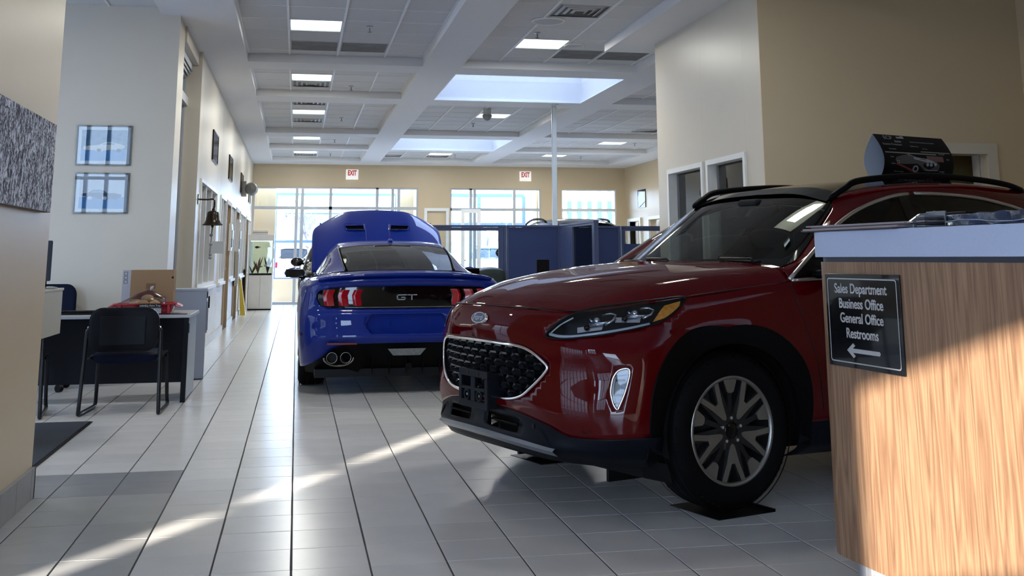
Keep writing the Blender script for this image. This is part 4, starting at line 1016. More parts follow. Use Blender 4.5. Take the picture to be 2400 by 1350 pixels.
# grille
gl = empty_part('grille', red)
GO = grille_outline(); P2 = [(p.y, p.z) for p in GO]
M_gmesh = mat('grille_gloss_mesh', (0.02, 0.022, 0.026), 0.12, coat=1.0)
def xs_at(y, z):
    h, *_ = band_only.ray_cast(Vector((1.3, y, z)), Vector((-1, 0, 0)), .8); return h.x if h else .87
ring = [Vector((xs_at(p.y, p.z)+.004, p.y, p.z)) for p in cat_pts(GO, 3, True)]
MB().tube(ring, .0075, 8, closed=True).build('grille_surround', M_chrome, gl, smooth=True)
rb = [p - Vector((.07, 0, 0)) for p in ring]; m_ = len(ring)
MB().add(ring+rb, [(i, (i+1)%m_, m_+(i+1)%m_, m_+i) for i in range(m_)]).build('grille_frame', M_black, gl, smooth=True)
b, _ = patch([p for p in rb], None, .06, 0, n=Vector((1,0,0)), flat=True); b.build('radiator_backing', mat('radiator_black', (0.003,.003,.004), .8), gl)
cell = MB(); top = MB(); dz = .0355; dy = .094; row = 0; z = .755
while z > .50:
    y = -.56 + (dy/2 if row % 2 else 0)
    while y < .56:
        if inpoly(y, z-dz/2, P2) or inpoly(y+.03, z-dz/2, P2) or inpoly(y-.03, z-dz/2, P2):
            x = xs_at(y, min(max(z, .51), .755)) - .022
            # a pod : hood-shaped upper lip over a dark mouth, with slanted cheeks
            w_ = dy*.50; h_ = dz*.5; zc = z - dz/2
            pts = [(-w_, 0), (-w_*.62, h_), (w_*.62, h_), (w_, 0), (w_*.62, -h_), (-w_*.62, -h_)]
            inner = [(-w_*.80, -.1*h_), (-w_*.52, h_*.45), (w_*.52, h_*.45), (w_*.80, -.1*h_), (w_*.52, -h_*.80), (-w_*.52, -h_*.80)]
            vs = [(x, y+a, zc+c) for a, c in pts] + [(x-.020+(.016 if i in (1,2) else 0), y+a, zc+c) for i, (a, c) in enumerate(inner)] + [(x-.045, y+a*.9, zc+c*.9) for a, c in inner]
            fs = [(i, (i+1)%6, 6+(i+1)%6, 6+i) for i in range(6)] + [(6+i, 6+(i+1)%6, 12+(i+1)%6, 12+i) for i in range(6)]
            inside = all(inpoly(y+a*1.0, zc+c, P2) for a, c in pts)
            if inside or inpoly(y, zc, P2):
                vs = [(vx, max(-.56, min(.56, vy)), vz) for vx, vy, vz in vs]
                if inside: cell.add(vs, fs)
                else:
                    q = []
                    for vx, vy, vz in vs:
                        if not inpoly(vy, vz, P2):
                            d_, ny, nz = nearest_on(vy, vz, P2); vy, vz = ny, nz
                        q.append((vx, vy, vz))
                    cell.add(q, fs)
        y += dy
    z -= dz; row += 1
o = cell.build('grille_mesh', M_gmesh, gl); o['kind'] = 'stuff'
# badge
bd = empty_part('badge', red)
bx = xs_at(0, .876); nB = Vector((.93, 0, .36)).normalized(); cB = Vector((xs_at(0, .876)+.003, 0.045, .876)); rB = Vector((0,-1,0)); uB = nB.cross(rB) * -1
uB = Vector((-.36, 0, .93)).normalized()
def oval(a, b_, d, n=40): return [cB + rB*(a*math.cos(2*PI*k/n)) + uB*(b_*math.sin(2*PI*k/n)) + nB*d for k in range(n)]
def disc(a, b_, d0, d1, m, nm, parent):
    p = oval(a, b_, d0); q = oval(a*.96, b_*.94, d1); n = len(p)
    return MB().add(p+q, [(i, (i+1)%n, n+(i+1)%n, n+i) for i in range(n)] + [tuple(range(n, 2*n))]).build(nm, m, parent)
disc(.078, .031, -.006, .006, M_chrome, 'badge_rim', bd)
disc(.069, .025, .0055, .0075, mat('badge_blue', (0.01, 0.035, 0.14), .15, coat=1), 'badge_field', bd)
o = text('badge_script', 'Ford', .044, M_chrome, frame_mtx(cB + nB*.0078, -rB, uB), bd, depth=.0008, font_scale_x=1.15)
o.data.transform(Matrix.Identity(4))
# licence plate bracket
br = empty_part('plate_bracket', red)
M_brk = mat('bracket_plastic', (0.006, 0.008, 0.013), 0.45)
bxx = .925
f = MB()
yo = .02
def bq(y0, y1, z0, z1): f.box(bxx-.006, bxx+.012, -y1+yo, -y0+yo, z0, z1)
bq(-.155, .155, .585, .62); bq(-.155, -.125, .45, .585); bq(.125, .155, .45, .585); bq(-.155, .155, .435, .468)
bq(-.022, .022, .468, .585); bq(-.125, -.022, .52, .535); bq(.022, .125, .52, .535)
f.build('bracket_frame', M_brk, br, bevel=.004)
for s in (-1, 1):
    MB().tube([(bxx+.008, yo+s*.066+.024*math.cos(a), .495+.024*math.sin(a)) for a in [2*PI*k/20 for k in range(20)]], .007, 6, closed=True).build('bracket_ring', M_brk, br, smooth=True)
    MB().cyl((bxx-.004, yo+s*.066, .495), (bxx+.010, yo+s*.066, .495), .007, n=10).build('bracket_screw', M_chrome, br)
    MB().box(bxx+.006, bxx+.014, yo+s*.055-.012, yo+s*.055+.012, .592, .612).build('bracket_slot', M_black, br)
    MB().box(.84, bxx, yo+s*.14-.01, yo+s*.14+.01, .44, .61).build('bracket_arm', M_brk, br)
# lower fascia: slats in the intakes, dark corner wedges, silver skid strip
lb = RS['low']
def lx(y, z):
    h, *_ = lb.ray_cast(Vector((1.3, y, z)), Vector((-1, 0, 0)), .8); return h.x if h else .86
for s in (-1, 1):
    b_ = MB().box(.78, .80, min(s*.07, s*.38), max(s*.07, s*.38), .33, .44); b_.build('intake_backing', M_black, red, fixn=False)
    y0, y1 = sorted((s*.09, s*.36)); MB().box(lx(s*.22, .39)-.03, lx(s*.22, .39)-.008, y0, y1, .386, .394).build('intake_slat', M_trim, red, fixn=False)
    MB().cyl((lx(s*.46, .395)-.004, s*.46, .395), (lx(s*.46, .395)+.004, s*.46, .395), .012, n=14).build('parking_sensor', M_black, red)
    W_ = [(lx(s*.50,.385)+.004, s*.50, .392), (lx(s*.66,.35)+.006, s*.655, .362), (lx(s*.66,.31)+.008, s*.64, .318), (lx(s*.58,.315)+.006, s*.575, .325)]
    MB().add(W_, [(0,1,2,3)] if s > 0 else [(3,2,1,0)]).build('fascia_wedge', M_clad, red)
sk = [[], [], []]
for k in range(-24, 25):
    y = .60*k/24; z = .328 - .030*abs(k/24)**2; x = lx(y, max(z, .30))
    sk[0].append(Vector((x+.004, y, z+.012))); sk[1].append(Vector((x+.020, y, z-.002))); sk[2].append(Vector((x-.010, y, z-.026)))
n = len(sk[0]); MB().add(sk[0]+sk[1]+sk[2], [(r*n+i, r*n+i+1, (r+1)*n+i+1, (r+1)*n+i) for r in range(2) for i in range(n-1)]).build('skid_strip', M_silver, red, smooth=True, sharp=50)
for s in (-1, 1):
    MB().add([(.40, s*.70, .24), (.36, s*.86, .24), (.33, s*.85, .150), (.38, s*.70, .155), (.62, s*.55, .22)], [(0,1,2,3), (0,3,4)]).build('splash_flap', M_black, red)
# bonnet front shut line + raised crease lines
hp = []
for q in cat_pts([(.856,0,.938),(.842,.28,.935),(.80,.42,.931),(.745,.55,.926),(.655,.652,.924)], 6):
    hp.append(q + Vector((.002, 0, .001)))
hp = mir(hp)[:-1] + hp
MB().tube(hp, .0026, 5).build('bonnet_shut_line', M_black, red, smooth=True)
# cowl, wipers
cw = MB(); a_ = cat_pts([(-.30,0,1.150),(-.33,.32,1.150),(-.385,.58,1.140),(-.45,.785,1.118)], 6); b_ = cat_pts([(-.36,0,1.136),(-.40,.36,1.130),(-.50,.66,1.116),(-.56,.765,1.12)], 6)
a_ = mir(a_)[:-1]+a_; b_ = mir(b_)[:-1]+b_; n = len(a_); cw.add([p-Vector((0,0,.012)) for p in a_]+b_, [(i, i+1, n+i+1, n+i) for i in range(n-1)]); cw.build('cowl_panel', M_trim, red, smooth=True)
for s, y0, y1 in ((1, .66, .05), (1, -.02, -.62)):
    wp = empty_part('wiper', red)
    pts = [(-.40-.05*abs(y0), y0, 1.150), (-.44, (y0+y1)/2, 1.158), (-.42-.08*abs(y1), y1, 1.152)]
    MB().tube(cat_pts(pts, 6), .008, 6).build('wiper_blade', M_black, wp, smooth=True)
    MB().tube([(-.36-.05*abs(y0), y0, 1.145), (-.37-.05*abs(y0), y0-.04, 1.168), (-.42, (y0+y1)/2, 1.170)], .007, 6).build('wiper_arm', M_black, wp, smooth=True)
# stickers inside the windscreen (near edge)
stk = [(-.615,.655,1.225),(-.665,.645,1.262),(-.715,.585,1.285),(-.665,.595,1.250)]
MB().add([Vector(p) for p in stk], [(0,1,2,3)]).build('windscreen_sticker', mat('pale_sticker', (.42,.48,.46), .6, noise=.5, scale=40), red)
# floor plates under the front wheels
for (x, y) in ((0, .785), (0, -.785)):
    w_ = EO + HV*x + LV*y
    pz = thing('wheel_plate', 'thin black plate under the %s front tyre of the red car' % ('near' if y > 0 else 'far'), 'plate', (w_.x, w_.y, 0.0), math.atan2(HV.y, HV.x)+.0, 'black plates under the tyres')
    MB().box(-.17, .17, -.17, .19, 0.0005, .0035).build('plate_sheet', M_black, pz)
    MB().box(-.175, -.16, -.17, .19, 0.001, .014).build('plate_edge', M_trim, pz)
# curved show card standing on the roof
cd = thing('display_card', 'curved black advertising card with a car picture standing on the red car roof', 'sign', EO + HV*(-1.93) + LV*.12 + Vector((0, 0, 1.655)), math.atan2(HV.y, HV.x))
M_card = mat('card_white', (0.60, 0.64, 0.72), .5); M_cardk = mat('card_black_print', (0.006, 0.006, 0.008), .35)
CH = .305; CWd = .66; CB = .085
def arc(t, s): # t 0..1 up ; s front(+1)/back(-1)
    return s*CB*math.sin(PI*(.12+.88*t)) , CH*t
N = 16; fr_ = []; bk = []
for k in range(N+1):
    d, z = arc(k/N, 1); fr_.append((d, z)); d, z = arc(k/N, -1); bk.append((d, z))
cf = MB(); cf.add([(0, d, z) for d, z in fr_]+[(-CWd, d, z) for d, z in fr_], [(i, i+1, N+1+i+1, N+1+i) for i in range(N)])
o = cf.build('card_face', M_cardk, cd, smooth=True)
cbk = MB(); cbk.add([(0, d, z) for d, z in bk]+[(-CWd, d, z) for d, z in bk], [(i, i+1, N+1+i+1, N+1+i) for i in range(N)])
cbk.build('card_back', M_card, cd, smooth=True)
ci = MB(); ci.add([(0.0, d-.003, z) for d, z in fr_]+[(-CWd, d-.003, z) for d, z in fr_], [(i, i+1, N+1+i+1, N+1+i) for i in range(N)]); ci.build('card_lining', M_card, cd, smooth=True)
fl_ = MB().add([(0.001, -.082, 0.0), (0.001, .034, -.004), (0.001, .034, .0), ], [(0,1,2)])
def onface(u, t, e=.0012):   # u: 0..CWd from the left edge as seen, t: height fraction
    d, z = arc(t, 1); return Vector((-u, d+e, z))
def facequad(u0, u1, t0, t1, m, nm, e=.0012, n=6, sk_=0.0):
    vs = []
    for k in range(n+1):
        t = t0+(t1-t0)*k/n; vs += [onface(u0+sk_*(t-t0), t, e), onface(u1+sk_*(t-t0), t, e)]
    return MB().add(vs, [(2*k, 2*k+1, 2*k+3, 2*k+2) for k in range(n)]).build(nm, m, cd, fixn=False)
def facepoly(pts, m, nm, e=.0018, sub=1):
    P_ = []
    for i in range(len(pts)):
        a, c = pts[i-1], pts[i]
        P_.append(onface(c[0], c[1], e))
    return MB().add(P_, [tuple(range(len(P_)))]).build(nm, m, cd, fixn=False)
M_pr = mat('print_red', (0.16, 0.012, 0.014), .4); M_pw = mat('print_grey', (0.30, 0.30, 0.31), .4); M_ps = mat('print_beige', (0.26, 0.24, 0.19), .4); M_pd = mat('print_dark', (0.05, 0.05, 0.055), .4)
facepoly([(.09,.36),(.13,.37),(.33,.20),(.44,.12),(.50,.12),(.57,.24),(.54,.10),(.47,.06),(.36,.07),(.30,.14),(.20,.27)], M_pr, 'printed_ground')
facequad(.02, .50, .585, .61, M_ps, 'printed_band', sk_=0); facequad(.36, .64, .635, .655, M_ps, 'printed_band')
facequad(.40, .56, .44, .56, mat('print_rose', (0.16, .07, .07), .4), 'printed_sky')
facepoly([(.10,.43),(.11,.50),(.17,.545),(.22,.575),(.27,.53),(.37,.50),(.44,.475),(.50,.42),(.52,.36),(.51,.25),(.42,.23),(.37,.25),(.34,.32),(.30,.38),(.20,.36),(.13,.36)], M_pd, 'printed_car', e=.0022)
facepoly([(.22,.575),(.235,.575),(.30,.515),(.40,.49),(.46,.45),(.47,.41),(.40,.41),(.33,.45),(.28,.47)], M_pw, 'printed_bonnet', e=.0026)
for (u, t, r_) in ((.29,.27,.045), (.125,.40,.02)):
    facepoly([(u+r_*.62*math.cos(a), t+r_*2.6*math.sin(a)*.62) for a in [2*PI*k/16 for k in range(16)]], M_pw, 'printed_wheel', e=.0028)
    facepoly([(u+r_*.35*math.cos(a), t+r_*2.6*math.sin(a)*.35) for a in [2*PI*k/16 for k in range(16)]], M_cardk, 'printed_hub', e=.0032)
for (u, t) in ((.40,.37),(.435,.37),(.475,.385)):
    facepoly([(u+.014*math.cos(a), t+.04*math.sin(a)) for a in [2*PI*k/12 for k in range(12)]], M_pw, 'printed_lamp', e=.0032)
facequad(.38, .50, .245, .26, M_pw, 'printed_bumper', e=.0032)
def cardtext(s_, u, t, size, m=None, sx=1.0):
    d0, z0 = arc(t, 1); d1, z1 = arc(t+.03, 1); up = Vector((0, d1-d0, z1-z0)).normalized()
    o = text('lettering', s_, size, m or M_pw, frame_mtx(onface(u, t, .003), (-1, 0, 0), up), cd, depth=.0002, font_scale_x=sx); return o
cardtext('ECP', .115, .93, .044, sx=1.1); cardtext('dealer', .19, .855, .026, sx=1.0)
facequad(.20, .27, .93, .965, M_pw, 'printed_logo', e=.002); facequad(.24, .27, .965, .985, M_pw, 'printed_logo', e=.002)
cardtext('the finest environmental care protection', .42, .86, .014); cardtext('Exterior Protection', .12, .78, .022)
for (s_, u, t) in (('Paint Sealant', .10,.675),('Headliner Care', .32,.76),('Soft Tops', .41,.715),('Convertible', .55,.61),('Trunk', .07,.50),('Rubber', .08,.36),('Fabric Protection', .14,.20),('Wheel Coating', .235,.125),('Tire Care', .36,.085),('Headlights', .545,.235),('Plastic Trim', .50,.105),('Glass', .60,.50)):
    cardtext(s_, u, t, .0125)
cardtext('Dent Protect  Innovations  Guardian  Warranty', .33, .035, .017)
# ================================================================== the blue coupe seen from behind, bonnet raised
M_blue = mat('coupe_blue_paint', (0.0003, 0.014, 0.18), 0.5, metal=0.05, coat=.6, spec=.1, noise=0.04, scale=3, croff=0.02)
blue = thing('car', 'bright blue two-door coupe seen from behind with its bonnet raised', 'car', (.985, 10.92, 0), PI/2)
BR = [[(-.935,0,1.036),(-.925,.35,1.030),(-.90,.60,1.018),(-.835,.77,.995),(-.70,.835,.985),(-.52,.865,.985),(-.30,.882,.992),(0,.892,.998),(.45,.888,.985),(1.2,.875,.955),(2.0,.860,.915),(2.72,.855,.875),(3.1,.82,.84),(3.40,.70,.80),(3.60,.42,.77),(3.66,0,.76)],
      [(-1.000,0,.998),(-.990,.35,.990),(-.955,.62,.975),(-.865,.81,.955),(-.72,.872,.95),(-.52,.905,.95),(-.30,.922,.955),(0,.932,.96),(.45,.922,.95),(1.2,.900,.92),(2.0,.890,.88),(2.72,.895,.85),(3.1,.86,.81),(3.42,.74,.76),(3.65,.44,.72),(3.72,0,.71)],
      [(-.985,0,.945),(-.975,.35,.94),(-.945,.63,.93),(-.865,.83,.92),(-.73,.895,.91),(-.53,.928,.90),(-.30,.942,.90),(0,.95,.90),(.45,.935,.89),(1.2,.908,.86),(2.0,.905,.83),(2.72,.925,.80),(3.1,.885,.77),(3.44,.77,.72),(3.67,.46,.68),(3.74,0,.67)],
      [(-.995,0,.745),(-.985,.35,.745),(-.955,.65,.745),(-.885,.845,.745),(-.75,.92,.745),(-.55,.950,.745),(-.31,.958,.745),(0,.965,.745),(.45,.945,.74),(1.2,.915,.72),(2.0,.915,.70),(2.72,.945,.69),(3.1,.905,.67),(3.46,.80,.62),(3.70,.48,.60),(3.77,0,.60)],
      [(-1.030,0,.69),(-1.020,.35,.69),(-.990,.66,.69),(-.915,.85,.68),(-.77,.928,.66),(-.56,.957,.64),(-.32,.962,.62),(0,.965,.62),(.45,.945,.60),(1.2,.915,.58),(2.0,.92,.57),(2.72,.945,.57),(3.1,.91,.55),(3.48,.81,.52),(3.72,.48,.50),(3.79,0,.50)],
      [(-1.045,0,.585),(-1.035,.35,.585),(-1.005,.66,.575),(-.93,.85,.56),(-.79,.925,.53),(-.57,.952,.50),(-.32,.955,.48),(0,.955,.48),(.45,.935,.45),(1.2,.905,.42),(2.0,.912,.42),(2.72,.94,.42),(3.1,.90,.40),(3.48,.81,.38),(3.72,.48,.38),(3.79,0,.38)],
      [(-1.065,0,.505),(-1.055,.35,.505),(-1.02,.66,.49),(-.945,.84,.46),(-.79,.915,.40),(-.57,.94,.36),(-.32,.94,.34),(0,.94,.32),(.45,.92,.30),(1.2,.90,.28),(2.0,.90,.28),(2.72,.92,.30),(3.1,.88,.28),(3.46,.79,.26),(3.70,.47,.26),(3.77,0,.26)],
      [(-1.045,0,.445),(-1.035,.35,.442),(-.99,.60,.42),(-.925,.78,.30),(-.78,.88,.245),(-.57,.92,.225),(-.32,.925,.22),(0,.92,.20),(.45,.905,.19),(1.2,.89,.18),(2.0,.89,.18),(2.72,.90,.20),(3.1,.86,.20),(3.42,.77,.20),(3.66,.46,.20),(3.73,0,.20)]]
bm = weld(surf(BR, 8, 5)); bvB = BVHTree.FromBMesh(bm)
for cx in (0, 2.72):
    for s in (1, -1): cut(bm, [Vector((p.x, s*.92, p.z)) for p in arch_poly(cx, .345, .375, .92)], n=(0, s, 0), depth=.3)
PAN = [(-.99,0,.935),(-.975,.40,.930),(-.945,.62,.922),(-.90,.765,.905),(-.87,.80,.875),(-.875,.80,.82),(-.90,.765,.765),(-.945,.66,.745),(-.985,.35,.738),(-.995,0,.738)]
panel_o = [Vector(p) for p in PAN] + mir(PAN[1:-1])
cut(bm, panel_o, n=(-1, 0, 0), depth=.3)
LIC = [(-1.04,.315,.695),(-1.04,-.315,.695),(-1.04,-.375,.60),(-1.04,-.31,.525),(-1.04,.31,.525),(-1.04,.375,.60)]
cut(bm, [Vector(p) for p in LIC], n=(-1, 0, 0), depth=.3)
bm_obj(bm, 'body_side', M_blue, blue, solid=.004)
def bx_at(y, z):
    h, *_ = bvB.ray_cast(Vector((-1.5, y, z)), Vector((1, 0, 0)), 1.2); return h.x if h else -.98
# gloss black tail panel
pl_ = Plane2(panel_o, (-1, 0, 0))
b, _ = patch(cat_pts(panel_o, 2, True), bvB, .05, -.018, n=(-1,0,0)); b.build('tail_panel', M_gblack, blue, smooth=True)
r1 = on_surf(cat_pts(panel_o, 2, True), bvB, pl_, .001); r2 = on_surf(cat_pts(panel_o, 2, True), bvB, pl_, -.02); m_ = len(r1)
MB().add(r1+r2, [(i, (i+1)%m_, m_+(i+1)%m_, m_+i) for i in range(m_)]).build('panel_edge', M_black, blue, smooth=True)
MB().tube([p + Vector((.01,0,0)) for p in on_surf([Vector((-1,y,.752)) for y in [-.55+.11*k for k in range(11)]], bvB, pl_, .012)], .0025, 6).build('panel_chrome_line', M_chrome, blue, smooth=True)
M_tail = mat('tail_lamp_red', (0.30, 0.005, 0.012), 0.12, coat=1.0, noise=0.1, scale=30, emit=(1, .02, .03), estr=0.0)
for s in (1, -1):
    tl = empty_part('tail_lamp', blue)
    for k, (ya, yb) in enumerate(((.745,.655),(.615,.530),(.490,.415))):
        # each bar: vertical prism with a bent outer face
        zt, zm, zb = .905, .835, .765
        sk_ = -.018
        pts = []
        for (z, o_) in ((zt, -.02), (zm+.02, .0), (zb, -.014)):
            xa = bx_at(s*ya, z); xb = bx_at(s*yb, z)
            w_ = (0, .012, 0)[[zt, zm+.02, zb].index(z)]
            pts += [Vector((xa-.004, s*(ya+o_), z)), Vector(((xa+xb)/2-.026, s*((ya+yb)/2+o_+.015), z)), Vector((xb-.004, s*(yb+o_), z))]
        back = [p + Vector((.03, 0, 0)) for p in pts]
        fs = [(0,1,4,3),(1,2,5,4),(3,4,7,6),(4,5,8,7),(0,9,10,1),(1,10,11,2),(6,7,16,15),(7,8,17,16),(0,3,12,9),(3,6,15,12),(2,11,14,5),(5,14,17,8)]
        MB().add(pts+back, fs).build('lamp_bar', M_tail, tl, bevel=.003)
lt = empty_part('lettering_badge', blue)
def letter(polys, y0):
    for p in polys: MB().prism(p, lambda a, b_, d: (d, -(a+y0), b_), bx_at(0,.84)+.002, bx_at(0,.84)+.018).build('letter', M_silver, lt)
t_ = .0095; g0 = -.092; zt, zb = .862, .812
letter([[(0,zb),(.080,zb),(.080,zb+t_),(0,zb+t_)], [(0,zb),(t_,zb),(t_,zt),(0,zt)], [(0,zt-t_),(.088,zt-t_),(.088,zt),(0,zt)], [(.080-t_,zb),(.080,zb),(.080,zb+.028),(.080-t_,zb+.028)], [(.040,zb+.028-t_),(.080,zb+.028-t_),(.080,zb+.028),(.040,zb+.028)]], g0)
letter([[(0,zt-t_),(.088,zt-t_),(.088,zt),(0,zt)], [(.036,zb),(.036+t_,zb),(.036+t_,zt),(.036,zt)]], g0+.094)
# licence recess
lo = [Vector(p) for p in LIC]; b, _ = patch(lo, None, .1, -.035, n=(-1,0,0), flat=True); b.build('plate_recess', M_blue, blue)
pr_ = Plane2(lo, (-1,0,0)); r1 = [Vector((bx_at(p.y, p.z), p.y, p.z)) for p in lo]; r2 = [Vector((-1.005, p.y, p.z)) for p in lo]
MB().add(r1+r2, [(i, (i+1)%6, 6+(i+1)%6, 6+i) for i in range(6)]).build('recess_wall', M_blue, blue)
for s in (-1, 1):
    MB().cyl((-1.004, s*.165-.02, .625), (-1.02, s*.165-.02, .625), .016, .013, n=16).build('plate_screw', M_blue, blue)
    MB().box(-1.016, -1.0, s*.21-.02, s*.21+.02, .56, .585).build('plate_clip', M_blue, blue)
# diffuser, exhausts, reflectors
df = MB(); Y = [-.92+.08*k for k in range(24)]
def dz_(y): a = abs(y); return .44 if a < .55 else .44-(a-.55)*.55
rowA = [Vector((bx_at(y, max(dz_(y), .30))+.015 if abs(y) < .80 else -.82+(abs(y)-.8)*1.5, y, dz_(y)+.02)) for y in Y]
rowB = [Vector((p.x+.03, p.y*.98, .30)) for p in rowA]; rowC = [Vector((p.x+.10, p.y*.95, .17)) for p in rowA]
n = len(Y); df.add(rowA+rowB+rowC, [(r*n+i, r*n+i+1, (r+1)*n+i+1, (r+1)*n+i) for r in range(2) for i in range(n-1)]); df.build('diffuser', M_trim, blue, smooth=True)
MB().box(-.92, 3.3, -.80, .80, .15, .22).build('underbody', M_black, blue, fixn=False)
for y in (-.30,-.15,.0,.15,.30): MB().add([(-1.0,y-.006,.30),(-1.0,y+.006,.30),(-.90,y+.006,.30),(-.90,y-.006,.30),(-.97,y,.18),(-.90,y,.16)], [(0,1,2,3),(0,4,1),(1,4,5,2),(0,3,5,4)]).build('diffuser_fin', M_trim, blue)
MB().add([(-1.03,.17,.395),(-1.03,-.17,.395),(-1.01,-.12,.335),(-1.01,.12,.335)], [(0,1,2,3)]).build('reversing_lamp', mat('reverse_lamp', (.16,.17,.17), .2, coat=1, noise=.4, scale=50), blue)
M_rfl = mat('dim_red_reflector', (.12,.008,.008), .3)
for s in (-1, 1):
    MB().box(-1.035, -1.015, min(s*.44, s*.70), max(s*.44, s*.70), .435, .452).build('rear_reflector', M_rfl, blue, bevel=.003)
    MB().add([(-.80,s*.931,.50),(-.70,s*.945,.50),(-.70,s*.945,.53),(-.80,s*.931,.53)], [(0,1,2,3)]).build('side_marker', M_rfl, blue)
    ex = empty_part('exhaust', blue)
    for y in (.535, .655):
        MB().lathe([(.038, .10), (.047, .03), (.050, .0), (.044, -.004), (.040, .01), (.038, .12)], (-1.02, s*y, .325), 28, 'X').build('exhaust_tip', mat('dark_chrome', (.18,.17,.16), .18, metal=1.0), ex, smooth=True)
        MB().cyl((-.95, s*y, .325), (-.94, s*y, .325), .039, n=20).build('exhaust_bore', M_black, ex)
    MB().tube(cat_pts([(-.99,s*(.595+.13*math.cos(a)),.325+.07*math.sin(a)) for a in [PI+PI*k/8 for k in range(9)]], 3), .010, 8).build('exhaust_surround', mat('dark_chrome', (.18,.17,.16), .18, metal=1.0), ex, smooth=True)
MB().cyl((-1.0,-.02,.24), (-.9,-.02,.24), .03, n=14).build('tow_eye', M_trim, blue)
# decklid
DK = [[(-.935,0,1.036),(-.86,0,1.040),(-.60,0,1.048),(-.33,0,1.068)],
      [(-.925,.35,1.030),(-.85,.34,1.036),(-.60,.32,1.044),(-.32,.30,1.066)],
      [(-.900,.60,1.018),(-.83,.59,1.022),(-.58,.56,1.032),(-.28,.52,1.054)],
      [(-.835,.77,.995),(-.77,.76,1.000),(-.52,.73,1.010),(-.20,.66,1.040)],
      [(-.70,.835,.985),(-.62,.845,.985),(-.40,.865,.990),(.0,.892,.998)]]
bm_obj(weld(surf(DK, 6, 6)), 'boot_lid', M_blue, blue)
sp = [[(-.985,0,1.055),(-.975,.36,1.05),(-.935,.63,1.035),(-.86,.77,1.010)],[(-1.015,0,1.035),(-1.005,.36,1.03),(-.962,.64,1.015),(-.875,.79,.992)],[(-.985,0,1.012),(-.975,.36,1.008),(-.94,.63,.995),(-.865,.78,.975)]]
sp = [[(-.86,0,1.040),(-.85,.35,1.036),(-.82,.61,1.024),(-.77,.75,1.003)]] + sp
bm_obj(weld(surf(sp, 6, 4)), 'boot_spoiler', M_blue, blue)
# rear glass, roof, quarter panels
GE = [(-.30,.525,1.062),(.05,.548,1.150),(.42,.560,1.232),(.80,.562,1.292),(1.15,.565,1.318),(1.5,.572,1.318),(1.80,.585,1.285),(2.15,.64,1.15),(2.45,.70,1.02)]
RG = [[(-.33,0,1.072),(.05,0,1.182),(.42,0,1.268),(.78,0,1.328)],[(-.325,.28,1.070),(.05,.30,1.176),(.42,.31,1.260),(.78,.32,1.320)],[(-.30,.50,1.062),(.05,.525,1.152),(.42,.538,1.235),(.78,.540,1.296)]]
bm_obj(weld(surf(RG, 6, 6)), 'rear_glass', glass('coupe_rear_glass', (.22,.26,.25), f0=1.5), blue)
RF = [[(.74,0,1.325),(.95,0,1.355),(1.25,0,1.375),(1.55,0,1.365),(1.85,0,1.315)],[(.74,.30,1.317),(.95,.30,1.347),(1.25,.30,1.367),(1.55,.30,1.357),(1.85,.30,1.307)],[(.74,.50,1.297),(.95,.52,1.325),(1.25,.53,1.345),(1.55,.535,1.337),(1.83,.55,1.290)],[(.72,.562,1.284),(.95,.564,1.305),(1.2,.567,1.320),(1.5,.572,1.318),(1.80,.585,1.285)]]
bm_obj(weld(surf(RF, 6, 5)), 'roof_panel', M_blue, blue)
BELT = [(-.15,.80,1.020),(.0,.892,.998),(.45,.888,.985),(.85,.88,.972),(1.2,.875,.955),(1.6,.868,.935),(2.0,.860,.915),(2.3,.858,.90),(2.6,.855,.885)]
QA = [(-.26,.575,1.056),(.05,.605,1.115),(.42,.63,1.175),(.80,.64,1.225),(1.15,.645,1.245),(1.5,.65,1.243),(1.8,.66,1.21),(2.15,.695,1.09),(2.45,.735,.985)]
QB = [(-.22,.63,1.050),(.04,.68,1.07),(.42,.70,1.10),(.80,.71,1.125),(1.15,.715,1.13),(1.5,.72,1.125),(1.8,.725,1.10),(2.15,.745,1.03),(2.45,.775,.95)]
QC = [(-.18,.70,1.038),(.03,.76,1.028),(.42,.775,1.015),(.80,.78,1.008),(1.2,.785,.998),(1.6,.79,.985),(2.0,.795,.960),(2.3,.81,.935),(2.6,.83,.902)]
bq_ = surf([GE, QA, QB, QC, BELT], 6, 5); bvQ = BVHTree.FromPolygons([Vector(v) for v in bq_.v], bq_.f)
bm_obj(weld(bq_), 'quarter_panel', M_blue, blue)
WN = [(.55,.77,1.035),(.62,.7,1.13),(.95,.66,1.215),(1.35,.65,1.235),(1.7,.66,1.215),(2.05,.69,1.12),(2.32,.76,.98),(1.9,.78,.995),(1.3,.77,1.022)]
QW = [(.20,.76,1.045),(.30,.68,1.10),(.50,.67,1.14),(.46,.76,1.045)]
for s in (1, -1):
    for W_, nm in ((WN, 'side_window'), (QW, 'quarter_window')):
        pts = [Vector((p[0], p[1]*s, p[2])) for p in W_]
        if s < 0: pts = pts[::-1]
        nn = Vector((0, s*.85, .5)).normalized()
        b, _ = patch(cat_pts(pts, 3, True), bvQ, .06, .004, n=nn); b.build(nm, M_gblack, blue, smooth=True)
    mo = empty_part('door_mirror', blue)
    bmm = bmesh.new(); bmesh.ops.create_uvsphere(bmm, u_segments=24, v_segments=14, radius=1.0)
    for v in bmm.verts:
        zz = v.co.z; v.co = Vector((v.co.x*(.10 if v.co.x > 0 else .03), v.co.y*.115, zz*(.062 if zz > 0 else .052))) + Vector((1.74, 1.00*s, 1.02))
    bm_obj(bmm, 'mirror_shell', M_blue if s > 0 else M_blue, mo)
    MB().box(1.70, 1.712, min(s*.90, s*1.10), max(s*.90, s*1.10), .975, 1.065).build('mirror_glass', M_gblack, mo, bevel=.02)
    MB().tube([(1.76, .86*s, .965), (1.76, .95*s, .985)], .022, 8).build('mirror_arm', M_trim, mo)
